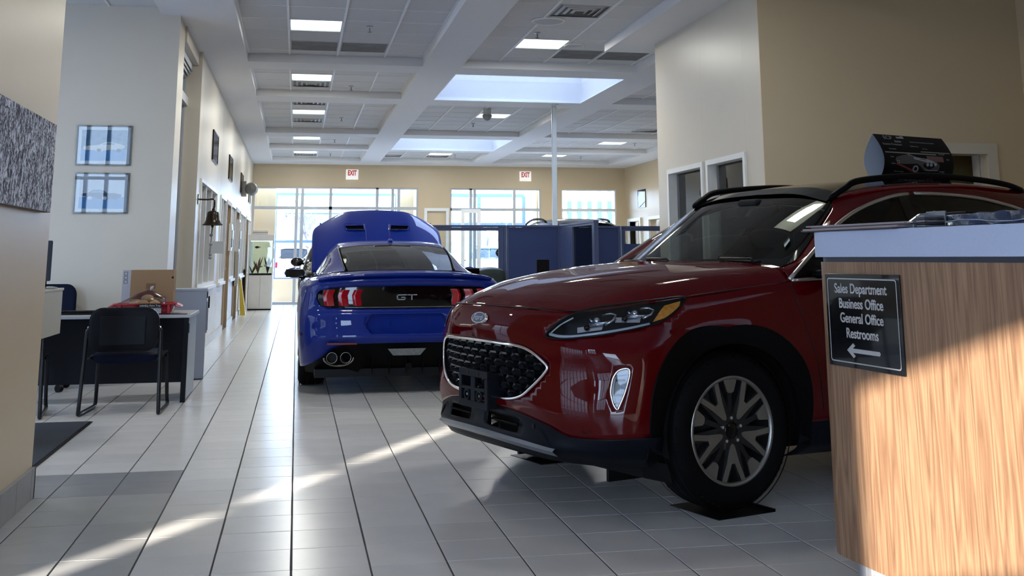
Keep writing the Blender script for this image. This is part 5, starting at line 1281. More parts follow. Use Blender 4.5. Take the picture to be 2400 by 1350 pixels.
# front screen and header frit, third brake light, antenna fin
WF = [[(1.85,0,1.315),(2.2,0,1.17),(2.5,0,1.02)],[(1.85,.30,1.307),(2.18,.33,1.165),(2.48,.36,1.015)],[(1.82,.565,1.285),(2.13,.62,1.15),(2.43,.68,1.01)]]
bm_obj(weld(surf(WF, 6, 6)), 'windscreen', M_wglass, blue)
hb = MB(); a_ = [Vector((.79, y, 1.331-.032*(abs(y)/.54)**2)) for y in [-.54+.09*k for k in range(13)]]; b_ = [Vector((.70, p.y, p.z-.014)) for p in a_]; hb.add(a_+b_, [(i, i+1, 13+i+1, 13+i) for i in range(12)]); hb.build('rear_glass_band', M_gblack, blue)
MB().box(.66, .70, -.19, .19, 1.300, 1.312).build('high_brake_lamp', mat('dark_red_lamp', (.04,.004,.004), .2, coat=1), blue, bevel=.003)
bmm = bmesh.new(); bmesh.ops.create_uvsphere(bmm, u_segments=16, v_segments=8, radius=1.0)
for v in bmm.verts: v.co = Vector((v.co.x*.06, v.co.y*.028, v.co.z*.03)) + Vector((.95, 0, 1.36))
bm_obj(bmm, 'antenna_fin', M_blue, blue)
for s in (-1, 1):
    MB().tube([p + Vector((0, 0, .003)) for p in cat_pts([(q[0], q[1]*s*1.0, q[2]) for q in GE[:4]], 6)], .006, 6).build('glass_seal', M_black, blue, smooth=True)
# interior
it = empty_part('cabin', blue)
for y in (.37, -.37):
    se = MB(); se.add([(1.0,y-.26,.45),(1.2,y-.26,.5),(.78,y-.23,1.06),(.68,y-.23,1.04),(1.0,y+.26,.45),(1.2,y+.26,.5),(.78,y+.23,1.06),(.68,y+.23,1.04)], [(0,1,2,3),(4,7,6,5),(0,4,5,1),(1,5,6,2),(2,6,7,3),(3,7,4,0)]); se.build('seat', M_seat, it, bevel=.04)
    MB().box(.66, .76, y-.14, y+.14, 1.07, 1.22).build('headrest', M_seat, it, bevel=.045, fixn=False)
MB().box(1.9, 2.4, -.72, .72, .7, .98).build('dashboard', M_int, it, bevel=.05, fixn=False)
MB().box(-.3, .5, -.6, .6, .7, 1.0).build('parcel_shelf', M_int, it, fixn=False)
MB().box(1.82, 1.84, -.13, .13, 1.16, 1.225).build('rear_view_mirror', M_int, it, bevel=.01, fixn=False)
for cx in (0, 2.72):
    for s in (1, -1):
        A = [PI*k/24 for k in range(-3, 28)]; vs = []
        for a in A: vs += [(cx+.38*math.cos(a), s*.45, .345+.38*math.sin(a)), (cx+.38*math.cos(a), s*.93, .345+.38*math.sin(a))]
        n = len(A); MB().add(vs, [(2*i, 2*i+1, 2*i+3, 2*i+2) for i in range(n-1)]).box(cx-.38, cx+.38, s*.45-.01, s*.45+.01, .15, .72).build('wheel_well', M_black, blue, fixn=False)
        wheel(blue, cx, s*(.935-.245/2), s, r=.345, rim=.235, w=.245, style='ten' if s < 0 else 'ten', lod=2 if cx == 0 else 1)
# raised bonnet
ang = math.radians(44.5)
hg = empty_part('bonnet', blue, (2.44, 0, .99)); hg.rotation_euler = (0, -ang, 0)
HB = [[(0,0,.03),(.4,0,.045),(.8,0,.035),(1.12,0,-.005),(1.20,0,-.05)],
      [(0,.25,.03),(.4,.24,.045),(.8,.235,.035),(1.11,.23,-.008),(1.19,.23,-.052)],
      [(.01,.46,.028),(.4,.44,.055),(.8,.42,.042),(1.08,.41,-.004),(1.155,.41,-.055)],
      [(.03,.66,.018),(.4,.65,.030),(.78,.63,.012),(.98,.61,-.03),(1.05,.60,-.09)],
      [(.06,.785,-.02),(.4,.79,-.012),(.74,.785,-.035),(.90,.765,-.085),(.95,.75,-.15)],
      [(.07,.80,-.06),(.4,.805,-.055),(.73,.80,-.085),(.88,.78,-.13),(.93,.765,-.19)]]
hs = surf(HB, 6, 6); hbm = weld(hs); bvH = BVHTree.FromBMesh(hbm)
vents = []
for s in (1, -1):
    v_ = [Vector((.72,s*.16,.04)),Vector((.72,s*.38,.04)),Vector((.80,s*.40,.04)),Vector((.81,s*.17,.04))]
    if s < 0: v_ = v_[::-1]
    cut(hbm, v_, n=(0,0,1)); vents.append((s, v_))
bm_obj(hbm, 'bonnet_skin', M_blue, hg, solid=.006)
for s, v_ in vents:
    MB().box(.70, .83, min(s*.15, s*.41), max(s*.15, s*.41), .005, .015).build('vent_floor', M_black, hg, fixn=False)
    MB().tube([p + Vector((0,0,.008)) for p in v_ ], .008, 8, closed=True).build('vent_rim', M_blue, hg, smooth=True)
    rdg = [Vector((x, s*(.155 - .03*(.80-x)/.8), 0)) for x in (.84,.7,.5,.3)]
    rr = []
    for p in rdg:
        h, *_ = bvH.ray_cast(Vector((p.x, p.y, .3)), Vector((0,0,-1)), .6); rr.append((h or p) + Vector((0,0,-.004)))
    MB().tube(rr, [.016,.014,.011,.006], 10).build('bonnet_ridge', M_blue, hg, smooth=True)
hi = MB(); hi.box(.05, .95, -.62, .62, -.03, -.02); hi.build('bonnet_liner', M_black, hg, fixn=False)
for s in (-1, 1): MB().tube([(2.9, s*.72, .9), (3.2, s*.70, 1.62)], .010, 8).build('gas_strut', M_trim, blue)
# engine bay
MB().box(2.5, 3.6, -.78, .78, .5, .82).build('engine_bay', M_black, blue, fixn=False)
# ================================================================== other vehicles
M_carblack = mat('black_car_paint', (0.006, 0.006, 0.008), 0.3, metal=.3, coat=1.0)
M_carwhite = mat('white_car_paint', (0.70, 0.71, 0.72), 0.35, coat=.6)
bk1 = thing('car', 'black crossover nose to nose with the blue coupe, its mirror left of the raised bonnet', 'car', (1.02, 20.62, 0), -PI/2)
crossover(bk1, M_carblack, detail=False, nu=3, nv=3)
for s in (1, -1):
    hl = [(.815,.534,.812),(.724,.608,.905),(.493,.735,.958),(.205,.828,.980),(.282,.849,.922),(.42,.853,.864),(.662,.747,.816)]
    MB().add([Vector((p[0]+.02, p[1]*s+.012*s, p[2])) for p in hl], [tuple(range(7))]).build('headlamp', M_lampsil, bk1)
bk2 = thing('car', 'black car behind the blue office partitions, only its roof showing', 'car', (4.95, 21.85, 0), PI/2)
bk2.scale = (1.0, 1.0, 1.14)
crossover(bk2, M_carblack, detail=False, nu=3, nv=3)
# outside: parked pale cars (copies share the mesh)
wc = thing('car', 'white car parked outside, seen through the gap in the glazed partition', 'car', (7.3, 42.5, 0), math.radians(255))
crossover(wc, M_carwhite, detail=False, nu=3, nv=3)
for s in (-1, 1): MB().box(-3.70, -3.45, s*.62, s*.84, .85, 1.05).build('tail_lamp', M_tail, wc, fixn=False)
for (x, y, a, lb) in ((-.4, 46.0, 95, 'white car parked outside beyond the vestibule window, the nearer one'), (-2.6, 62.0, 60, 'white car parked outside, far left of the lot'), (1.2, 70.0, 10, 'distant white car seen low through the left vestibule window'), (11.5, 52.0, 120, 'white car outside behind the right-hand posts')):
    c_ = dup(wc); c_.location = (x, y, 0); c_.rotation_euler = (0, 0, math.radians(a)); c_['label'] = lb

# ================================================================== outdoors
M_asph = mat('asphalt', (0.20, 0.21, 0.24), 0.9, noise=.15, scale=2)
struct(MB().box(-120, 120, YB+2.6, 260, -.3, -.05).box(-120, -5.3, -60, YB+2.6, -.3, -.05).box(9.4, 120, -60, YB+2.6, -.3, -.05).box(-5.3, 9.4, -60, -3.3, -.3, -.05).build('ground', M_asph, fixn=False), 'pale asphalt car park outside')
M_bark = mat('bare_bark', (0.16, 0.13, 0.15), .9); M_hedge = mat('hazy_winter_trees', (0.24, 0.24, 0.30), 1.0, noise=.3, scale=.8)
def tree(x, y, h, lb, seed):
    r = random.Random(seed); b = MB()
    def br(p, d, L, rad, lv):
        q = p + d*L; b.tube([p, (p+q)/2 + Vector((r.uniform(-.04,.04), r.uniform(-.04,.04), 0))*L, q], [rad, rad*.8, rad*.55], 5, cap=False)
        if lv == 0: return
        for k in range(4 if lv > 1 else 5):
            n = (d + Vector((r.uniform(-.8,.8), r.uniform(-.8,.8), r.uniform(-.1,.55)))).normalized(); br(p + d*L*r.uniform(.45,1.0), n, L*r.uniform(.55,.75), rad*.45, lv-1)
    br(Vector((0,0,-.05)), Vector((0,0,1)), h*.38, h*.022, 4)
    o = b.build('bare_tree', M_bark, fixn=False); o.location = (x, y, 0); tag(o, lb, 'tree', 'bare trees outside'); return o
tree(.6, 58, 6.5, 'bare tree outside seen through the glass beside the black mirror', 3)
tree(-2.2, 80, 8.0, 'bare tree outside at the left edge of the vestibule window', 5)
tree(10.2, 52, 4.8, 'small bare tree outside above the white car', 8)
tree(7.2, 62, 6.0, 'bare tree outside left of the open white door', 11)
hb_ = MB()
r_ = random.Random(2)
for k in range(90):
    x = -75 + k*1.9; y = 150 + r_.uniform(-3, 3); h = r_.uniform(3.5, 6.5); w = r_.uniform(1.6, 2.8)
    hb_.lathe([(w*.6, -.1), (w, h*.3), (w*.85, h*.65), (w*.4, h*.92), (0, h)], (x, y, 0), 7)
o = hb_.build('tree_line', M_hedge, smooth=True); o['kind'] = 'stuff'; o['label'] = 'hazy line of winter trees beyond the car park'
bd_ = thing('building', 'low blue and grey shop building outside beyond the open white door', 'building', (6.3, 75, 0), 0)
box('building_wall', mat('shop_blue', (0.10, 0.22, 0.50), .6), -7, 3.0, 0, 8, 0, 4.2, bd_); box('building_roof', mat('shop_grey', (.3,.3,.3), .7), -7.2, 3.2, -.2, 8.2, 4.2, 4.5, bd_)
for k in range(3): box('window', M_gblack, -5+2.4*k, -3.4+2.4*k, -.05, .0, 1.0, 2.6, bd_)
lp = thing('lamp_post', 'tall thin lamp post in the car park above the white car', 'post', (9.4, 60, -.05)); MB().cyl((0,0,0), (0,0,8.5), .09, .06, n=10).build('pole', M_alu, lp); box('lamp_head', M_alu, -.1, .7, -.12, .12, 8.45, 8.6, lp)

# ================================================================== reception counter at the right
M_wood = wood('wood_grain_laminate'); M_slab = mat('pale_blue_grey_laminate', (0.46, 0.54, 0.74), .45, noise=.05, scale=80); M_strip = mat('dark_blue_strip', (0.020, 0.030, 0.055), .4)
ct = thing('reception_counter', 'tall reception counter with wood grain front and pale top at the right edge', 'counter', (1.985, 4.09, 0), math.atan2(-.996, .088))
# local x: along the front towards the camera, local y: ... v axis is -y
def rr_poly(x0, x1, y0, y1, r, n=14):
    """rounded at (x0,y1) and (x0,y0)"""
    P = [(x1, y1)] + [(x0+r+r*math.cos(a), y1-r+r*math.sin(a)) for a in [PI/2+PI/2*k/n for k in range(n+1)]] + [(x0+r+r*math.cos(a), y0+r+r*math.sin(a)) for a in [PI+PI/2*k/n for k in range(n+1)]] + [(x1, y0)]
    return [(a, -b) for a, b in P]
def slab(name, poly, z0, z1, m, parent, bevel=0):
    o = MB().prism(poly, lambda a, b, d: (a, b, d), z0, z1).build(name, m, parent, smooth=True, sharp=35, bevel=bevel); return o
slab('front_panel', rr_poly(.02, 2.35, -.78, .0, .15), .10, 1.160, M_wood, ct)
slab('reveal_strip', rr_poly(.03, 2.34, -.77, -.004, .15), 1.158, 1.178, M_strip, ct)
slab('counter_top', rr_poly(.0, 2.37, -.80, .014, .155), 1.178, 1.275, M_slab, ct, bevel=.003)
M_kick = mat('ribbed_kick_plate', (0.34, 0.35, 0.37), .5)
slab('kick_plate', rr_poly(.09, 2.3, -.70, -.055, .12), 0.0, .102, M_kick, ct)
kr = MB()
for k in range(60): kr.box(.22+.034*k, .232+.034*k, .050, .056, .004, .10)
kr.build('kick_ribs', M_kick, ct, fixn=False)['kind'] = 'stuff'
# black direction sign on the front
sg = thing('direction_sign', 'black sign with white lettering fixed to the wood counter front', 'sign', (1.985, 4.09, 0), math.atan2(-.996, .088))
M_sk = mat('sign_black', (0.003, 0.003, 0.004), .12, coat=.5); M_sw = mat('sign_lettering', (0.42, 0.42, 0.43), .45); 
sx0, sx1, sz0, sz1 = .160, .622, .780, 1.117
MB().box(sx0, sx1, -.007, -.0008, sz0, sz1).build('sign_plate', M_sk, sg, bevel=.0015)
bw = .0045; ii = .016
f = MB(); y0_, y1_ = -.0072, -.0082
pts = rr = []
def rrect(x0, x1, z0, z1, r, n=5):
    out = []
    for cx_, cz_, a0 in ((x1-r, z1-r, 0), (x0+r, z1-r, PI/2), (x0+r, z0+r, PI), (x1-r, z0+r, 1.5*PI)):
        out += [(cx_+r*math.cos(a0+PI/2*k/n), cz_+r*math.sin(a0+PI/2*k/n)) for k in range(n+1)]
    return out
A_ = rrect(sx0+ii, sx1-ii, sz0+ii, sz1-ii, .012); B_ = rrect(sx0+ii+bw, sx1-ii-bw, sz0+ii+bw, sz1-ii-bw, .009); n = len(A_)
f.add([(a, y1_, z) for a, z in A_]+[(a, y1_, z) for a, z in B_], [(i, (i+1)%n, n+(i+1)%n, n+i) for i in range(n)]); f.build('sign_border', M_sw, sg)
def stext(s_, cx_, cz_, size, sx=.90): return text('lettering', s_, size, M_sw, frame_mtx((cx_, -.0082, cz_), (1, 0, 0), (0, 0, 1)), sg, depth=.0006, font_scale_x=sx, bold=.0009)
# the sign faces local +y : text x runs along +x when seen from +y the right hand is -x ... handled by viewing side
for s_, z_ in (('Sales Department', 1.062), ('Business Office', 1.008), ('General Office', .956), ('Restrooms', .902)):
    stext(s_, .385, z_, .050)
ar = MB(); az = .842
ar.prism([(.30,az-.0075),(.485,az-.0075),(.490,az),(.485,az+.0075),(.30,az+.0075)], lambda a, b, d: (a, -d, b), .0072, .0088)
ar.prism([(.285,az),(.325,az+.026),(.337,az+.018),(.308,az),(.337,az-.018),(.325,az-.026)], lambda a, b, d: (a, -d, b), .0072, .0089)
ar.build('arrow', M_sw, sg)
# on the counter: brochures overhanging the end, card holder, black box, wrapped package
M_pp = mat('brochure_paper', (0.42, 0.36, 0.38), .4); M_pk = mat('brochure_dark', (0.05, 0.03, 0.035), .4)
import itertools
def c2w(u, v): return Vector((1.985, 4.09, 0)) + Vector((.088, -.996, 0))*u + Vector((.996, .088, 0))*v
CR = math.atan2(-.996, .088)
names = ['lowest', 'second', 'third', 'topmost']
for k in range(4):
    p = c2w(.02-.004*k + (.05 if k == 2 else 0), -.016 + .010*k)
    t_ = thing('brochure', '%s thin brochure of the stack overhanging the counter end' % names[k], 'brochure', (p.x, p.y, 1.2757+.0064*k), CR + (.02*k-.03), 'brochures on the counter')
    MB().box(0, .62, 0, .36, .0, .0042).build('brochure_pages', M_pk if k % 2 == 0 else M_pp, t_, bevel=.0)
    MB().box(-.001, .621, -.001, .361, .0042, .0052).build('brochure_cover', M_pp, t_)
p = c2w(.62, .03)
t_ = thing('card_holder', 'small grey acrylic card holder with cards on the counter', 'holder', (p.x, p.y, 1.2755), CR)
M_acr = mat('grey_acrylic', (0.16, 0.18, 0.20), .25, coat=.5)
MB().prism([(-.10,0),(0,0),(0,.022),(-.018,.024),(-.06,.050),(-.10,.055)], lambda a, b, d: (d, -a, b), 0, .012).build('holder_side', M_acr, t_)
MB().box(0, .05, .0, .045, 0, .022).build('holder_lip', M_acr, t_, bevel=.003)
MB().box(.0, .10, .092, .10, 0, .058).build('holder_back', M_acr, t_, bevel=.002)
for k in range(5): MB().box(.055+.0, .10, .01, .088, .004+.008*k, .009+.008*k).build('card', M_pk if k % 2 else M_acr, t_)
p = c2w(.73, .12)
t_ = thing('black_box', 'small black box behind the acrylic card holder', 'box', (p.x, p.y, 1.2755), CR); MB().box(0, .10, 0, .10, 0, .050).build('box_body', M_trim, t_, bevel=.004); MB().box(-.002, .102, -.002, .102, .042, .052).build('box_lid', M_black, t_, bevel=.003)
p = c2w(.86, .02)
t_ = thing('wrapped_package', 'dark blue glossy plastic wrapped package at the right end of the counter', 'package', (p.x, p.y, 1.2775), CR + .03)
M_film = mat('blue_plastic_film', (0.012, 0.030, 0.075), .12, coat=1.0, noise=.5, scale=14, bump=1.0)
bmm = bmesh.new(); bmesh.ops.create_cube(bmm, size=1.0)
for v in bmm.verts: v.co = Vector(((v.co.x+.5)*.75, (v.co.y+.5)*.30, (v.co.z+.5)*(.034 + .012*(v.co.x+.5))))
bmesh.ops.subdivide_edges(bmm, edges=bmm.edges[:], cuts=14, use_grid_fill=True)
rr_ = random.Random(4)
for v in bmm.verts:
    v.co += Vector((0, .004*math.sin(v.co.x*41+v.co.z*90), .003*math.sin(v.co.x*57+v.co.y*37)))
bm_obj(bmm, 'package_body', M_film, t_)
MB().tube([(.0+.075*k, -.004-.003*(k%2), .012+.006*math.sin(k*1.3)) for k in range(10)], .0022, 6).build('film_fold', mat('film_edge', (.16,.24,.36), .2, coat=1), t_, smooth=True)

# ================================================================== desk corner at the left
M_dk = mat('desk_black', (0.006, 0.007, 0.010), .5); M_dt = mat('desk_grey_top', (0.36, 0.37, 0.40), .35, noise=.05); M_dp = mat('desk_grey_panel', (0.22, 0.23, 0.235), .35, noise=.12, scale=5)
dk = thing('desk', 'office desk with grey top and black modesty panel below the pictures', 'desk', (-2.0, 10.2, 0))
MB().box(-1.0, 1.135, -.42, .42, .690, .718).build('desk_top', M_dt, dk, bevel=.004)
MB().box(-1.0, 1.10, -.36, -.34, .16, .69).build('modesty_panel', M_dk, dk)
MB().box(1.085, 1.115, -.40, .40, 0.02, .69).build('end_panel', M_dp, dk, bevel=.002)
MB().box(1.078, 1.12, -.415, -.385, 0, .69).build('desk_leg', M_dk, dk, bevel=.004)
MB().box(1.115, 1.122, -.36, -.33, .56, .64).build('desk_lock', M_dk, dk, bevel=.003)
MB().box(.60, 1.07, -.30, .36, .30, .69).build('drawer_pedestal', M_dk, dk, bevel=.003)
# desk-top objects
kb = thing('keyboard', 'black keyboard lying on the desk left of the red tray', 'keyboard', (-1.74, 10.06, .718), .05)
MB().box(-.23, .23, -.08, .08, .004, .022).build('keyboard_body', M_trim, kb, bevel=.004)
ky = MB()
for i in range(15):
    for j in range(5): ky.box(-.215+.0287*i, -.191+.0287*i, -.068+.028*j, -.045+.028*j, .022, .030)
ky.build('keys', M_black, kb, fixn=False)['kind'] = 'stuff'
MB().box(-.24, .24, -.12, -.08, .0, .012).build('wrist_rest', M_black, kb, bevel=.003)
ms = thing('desk_phone', 'small black device with coiled cord at the left end of the keyboard', 'phone', (-2.07, 10.0, .718))
MB().box(-.06, .06, -.07, .07, 0, .035).build('phone_base', M_trim, ms, bevel=.01); MB().tube([(-.07,0,.045),(0,0,.058),(.07,0,.045)], .012, 8).build('handset', M_black, ms, smooth=True)
MB().tube([(.06+.006*k, -.06-.01*math.sin(k*1.2), .006+.004*abs(math.cos(k))) for k in range(20)], .003, 5).build('cord', M_black, ms)
M_rp = mat('red_plastic', (0.36, 0.012, 0.025), .30, coat=.4)
tr = thing('paint_tray', 'red plastic paint tray with side grips and printed label on the desk', 'tray', (-1.27, 10.08, .718), .04)
def ring_(w, d, z, r=.03): return [(x, y, z) for x, y in rrect(-w, w, -d, d, r, 3)]
L_ = [ring_(.21,.14,.0), ring_(.235,.16,.045), ring_(.245,.17,.078), ring_(.262,.185,.080), ring_(.262,.185,.090), ring_(.240,.165,.090), ring_(.225,.15,.02), ]
b = MB(); n = len(L_[0]); vs = [p for l in L_ for p in l]
b.add(vs, [(r*n+i, r*n+(i+1)%n, (r+1)*n+(i+1)%n, (r+1)*n+i) for r in range(len(L_)-1) for i in range(n)] + [tuple(range((len(L_)-1)*n, len(L_)*n))])
b.build('tray_body', M_rp, tr, smooth=True, sharp=35)
for s in (-1, 1):
    MB().prism([(s*.25,.090),(s*.30,.064),(s*.305,.050),(s*.29,.048),(s*.245,.060)], lambda a, c_, d: (a, d, c_), -.12, .12).build('tray_grip', M_rp, tr, bevel=.005)
    MB().box(s*.20-.012, s*.20+.012, -.178, -.160, .004, .08).build('tray_rib', M_rp, tr, bevel=.005)
M_lbl = mat('printed_label', (0.02, 0.02, 0.024), .4); M_lw = mat('label_white', (0.65,0.65,0.66), .4)
MB().box(-.045, .14, -.189, -.1855, .055, .088).build('label', M_lbl, tr); MB().box(.04, .14, -.184, -.170, .008, .055).build('label_picture', mat('label_photo', (.35,.36,.40), .4, noise=.9, scale=60), tr)
text('lettering', 'HANDy Paint Tray', .022, M_lw, frame_mtx((.048, -.1895, .071), (1,0,0), (0,0,1)), tr, depth=.0004)
bag = thing('plastic_bag', 'clear plastic bag with pale bread rolls resting in the red tray', 'bag', (-1.29, 10.07, .77), 0)
bmm = bmesh.new(); bmesh.ops.create_uvsphere(bmm, u_segments=28, v_segments=16, radius=1.0); rr_ = random.Random(3)
for v in bmm.verts:
    p = v.co.copy(); k = 1+.10*math.sin(5*p.x+3*p.y)*math.cos(7*p.z); top = max(0, p.z)
    v.co = Vector((p.x*.19*k*(1-.75*top*top)+.04*top, p.y*.12*k*(1-.7*top*top), p.z*(.115 if p.z > 0 else .035)+.035))
bm_obj(bmm, 'bag_film', glass('bag_film', (.80,.78,.78), f0=1.5, rough=.15), bag)
for k, (x, y, z, r_) in enumerate(((-.06,0,.03,.05),(.03,.02,.03,.052),(.09,-.02,.025,.045),(0,-.05,.03,.045),(.03,-.01,.075,.045))):
    bmm = bmesh.new(); bmesh.ops.create_uvsphere(bmm, u_segments=14, v_segments=10, radius=r_)
    for v in bmm.verts: v.co = Vector((v.co.x*1.2+x, v.co.y+y, v.co.z*.75+z))
    bm_obj(bmm, 'roll', mat('pale_bread', (.55,.40,.22), .8, noise=.2, scale=20), bag)
MB().tube([(.05,0,.14),(.062,0,.165),(.075,0,.18)], [.006,.016,.004], 8).build('bag_knot', mat('bag_twist', (.4,.38,.42), .3), bag, smooth=True)
cb = thing('cardboard_box', 'brown cardboard box with grey end standing on the desk behind the tray', 'box', (-1.28, 10.42, .718), 0)
M_cbd = mat('cardboard', (0.27, 0.17, 0.09), .8, noise=.06); M_cbg = mat('cardboard_grey_end', (0.36, 0.37, 0.42), .6)
MB().box(-.165, .205, -.10, .10, 0, .368).build('box_body', M_cbd, cb, bevel=.002)
MB().box(-.235, -.163, -.10, .10, 0, .368).build('box_end', M_cbg, cb, bevel=.002)
for k in range(3): MB().box(-.222, -.190, -.1015, -.1, .25+.036*k, .280+.036*k).build('printed_symbol', M_strip, cb); MB().box(-.218, -.194, -.1022, -.1012, .254+.036*k, .276+.036*k).build('printed_symbol', M_cbg, cb)
MB().box(-.03, .05, -.1012, -.1, .20, .25).build('printed_mark', mat('box_print', (.17,.10,.05), .8), cb); MB().cyl((.195, -.103, .30), (.195, -.1, .30), .010, n=10).build('hand_hole', M_black, cb)
MB().box(-.165, .205, -.012, .012, .368, .3685).build('packing_tape', mat('tape', (.3,.2,.1), .3), cb)
MB().box(-.15, .30, -.19, -.10, 0.0, .004).build('paper_sheet', M_trim, None).location = (-1.20, 9.98, .718)
tag(bpy.data.objects['paper_sheet'], 'dark flat sheet on the desk under the right end of the red tray', 'sheet')
# side cabinet (grey), monitor
sc_ = thing('side_cabinet', 'beige grey hanging desk return jutting from behind the near pier', 'cabinet', (-1.60, 7.92, 0))
M_sc = mat('warm_grey_laminate', (0.40, 0.39, 0.35), .5)
MB().box(-.75, 0, -.33, .30, .675, .975).build('cabinet_body', M_sc, sc_, bevel=.003); MB().box(-.77, .006, -.34, .31, .968, .985).build('cabinet_top', M_sc, sc_, bevel=.003)
MB().box(-.74, -.68, -.30, .28, 0, .68).build('cabinet_support', M_sc, sc_)
mo = thing('monitor', 'dark monitor standing on the side cabinet, mostly behind the pier', 'monitor', (-1.70, 8.0, .985), math.radians(-70))
MB().box(-.26, .26, -.02, .02, .055, .32).build('screen_shell', mat('monitor_shell', (.02,.03,.05), .4), mo, bevel=.008); MB().box(-.24, .24, -.024, -.019, .08, .30).build('screen', M_gblack, mo); MB().box(-.03, .03, -.01, .03, .01, .1).build('monitor_neck', M_trim, mo); MB().box(-.12, .12, -.08, .09, 0, .012).build('monitor_foot', M_chrome, mo, bevel=.004)
# chairs
M_cf = mat('dark_blue_fabric', (0.004, 0.007, 0.022), .75, noise=.2, scale=90, bump=.1); M_cs = mat('black_chair_shell', (0.006, 0.007, 0.010), .35); M_ctb = mat('black_tube', (0.008, 0.009, 0.011), .3, coat=.3)
def guest_chair(lb, loc, rz):
    t = thing('guest_chair', lb, 'chair', loc, rz, 'sled base guest chairs')
    for s in (-1, 1):
        x = .285*s
        pts = [(x*.86, -.03, .66), (x*.93, -.03, .64), (x*.97, -.03, .60), (x, -.05, .30), (x*1.03, -.07, .05), (x*1.03, -.05, .018), (x*1.02, .10, .016), (x, .42, .016), (x*.99, .47, .03), (x*.97, .46, .10), (x*.94, .42, .40), (x*.9, .36, .43), (x*.9, .02, .42)]
        MB().tube(cat_pts(pts, 4), .0155, 10).build('leg', M_ctb, t, smooth=True)
        MB().cyl((x*.83, -.02, .655), (x*.97, -.02, .655), .012, n=10).build('back_bolt', M_chrome, t)
    # back: shell behind, padded front
    def pad(w, h, y0, y1, z0, r, m, nm, crown=.015):
        P = rrect(-w, w, 0, h, r, 6); n = len(P); b = MB()
        def yb(x): return crown*(1-(x/w)**2)
        l0 = [(x, y0 - yb(x), z0+z) for x, z in P]; l1 = [(x, y1 - yb(x), z0+z) for x, z in P]
        c0 = [(x*.9, y0-.012-yb(x), z0+h/2+(z-h/2)*.88) for x, z in P]; c1 = [(x*.9, y1+.012-yb(x), z0+h/2+(z-h/2)*.88) for x, z in P]
        b.add(c0+l0+l1+c1, [(r_*n+i, r_*n+(i+1)%n, (r_+1)*n+(i+1)%n, (r_+1)*n+i) for r_ in range(3) for i in range(n)] + [tuple(range(n))[::-1], tuple(range(3*n, 4*n))])
        return b.build(nm, m, t, smooth=True, sharp=50)
    pad(.262, .335, -.045, -.012, .475, .10, M_cs, 'back_shell', .035)
    pad(.245, .31, -.015, .025, .49, .09, M_cf, 'back_cushion', .035)
    MB().box(-.17, .17, -.098, -.090, .53, .745).build('back_panel', M_cs, t, bevel=.03)
    P = rrect(-.245, .245, -.01, .47, .09, 5); n = len(P); b = MB()
    b.add([(x*.93, .23+(y-.23)*.93, .385) for x, y in P]+[(x, y, .41) for x, y in P]+[(x, y, .445) for x, y in P]+[(x*.9, .23+(y-.23)*.9, .465) for x, y in P], [(r_*n+i, r_*n+(i+1)%n, (r_+1)*n+(i+1)%n, (r_+1)*n+i) for r_ in range(3) for i in range(n)] + [tuple(range(n))[::-1], tuple(range(3*n, 4*n))])
    b.build('seat', M_cf, t, smooth=True, sharp=50)
    return t
guest_chair('dark blue guest chair with rounded back facing the desk', (-1.30, 9.14, 0), math.radians(-2))
guest_chair('second dark blue guest chair, half hidden behind the near pier', (-2.15, 9.02, 0), math.radians(6))
oc = thing('office_chair', 'dark blue swivel chair behind the desk with castors showing below', 'chair', (-2.33, 10.95, 0), math.radians(165))
for k in range(5):
    a = 2*PI*k/5+.3; c, s_ = math.cos(a), math.sin(a)
    MB().tube([(.03*c,.03*s_,.12),(.20*c,.20*s_,.10),(.31*c,.31*s_,.075)], [.022,.018,.014], 8).build('leg', M_cs, oc, smooth=True)
    MB().cyl((.31*c-.02*s_, .31*s_+.02*c, .035), (.31*c+.02*s_, .31*s_-.02*c, .035), .035, n=18).build('castor', M_black, oc)
MB().cyl((0,0,.10), (0,0,.42), .025, n=14).build('gas_column', M_cs, oc)
MB().prism(rrect(-.25,.25,-.24,.24,.08,4), lambda a, b, d: (a, b, d), .42, .50).build('seat', M_cf, oc, bevel=.02)
MB().prism(rrect(-.22,.22,.52,.95,.10,5), lambda a, b, d: (a, d+.0, b), -.30, -.25).build('backrest', M_cf, oc, bevel=.02)
MB().tube([(0,-.1,.42),(0,-.30,.45),(0,-.31,.60)], .02, 8).build('back_bar', M_cs, oc)
# grey bin cabinet
gb = thing('waste_bin_cabinet', 'tall grey bin cabinet with a dark slot standing right of the desk', 'cabinet', (-.875, 11.56, 0), math.radians(4))
M_gb = mat('blue_grey_metal', (0.30, 0.33, 0.40), .45, noise=.04)
MB().box(-.36, 0, 0, .42, 0.01, .865).build('cabinet_body', M_gb, gb, bevel=.004)
MB().box(-.365, .006, -.006, .425, .862, .885).build('cabinet_lid', M_gb, gb, bevel=.003)
MB().box(-.002, .010, .03, .40, .79, .85).build('slot', M_black, gb); MB().box(-.002, .014, .03, .38, .45, .76).build('door', M_gb, gb, bevel=.003)
MB().box(.012, .018, .10, .24, .47, .70).build('label', M_strip, gb); MB().box(.012, .030, .34, .37, .68, .80).build('door_handle', M_trim, gb, bevel=.003)
# floor mat
rg = thing('floor_mat', 'dark charcoal floor mat beside the near pier', 'mat', (-1.85, 7.87, 0))
MB().box(-.40, .415, -.90, .90, 0.001, .008).build('mat_border', mat('mat_rubber', (.012,.013,.015), .6), rg, bevel=.003)
MB().box(-.38, .395, -.88, .88, .008, .012).build('mat_pile', mat('mat_pile', (.030,.034,.045), .98, noise=.5, scale=160, bump=.6), rg)
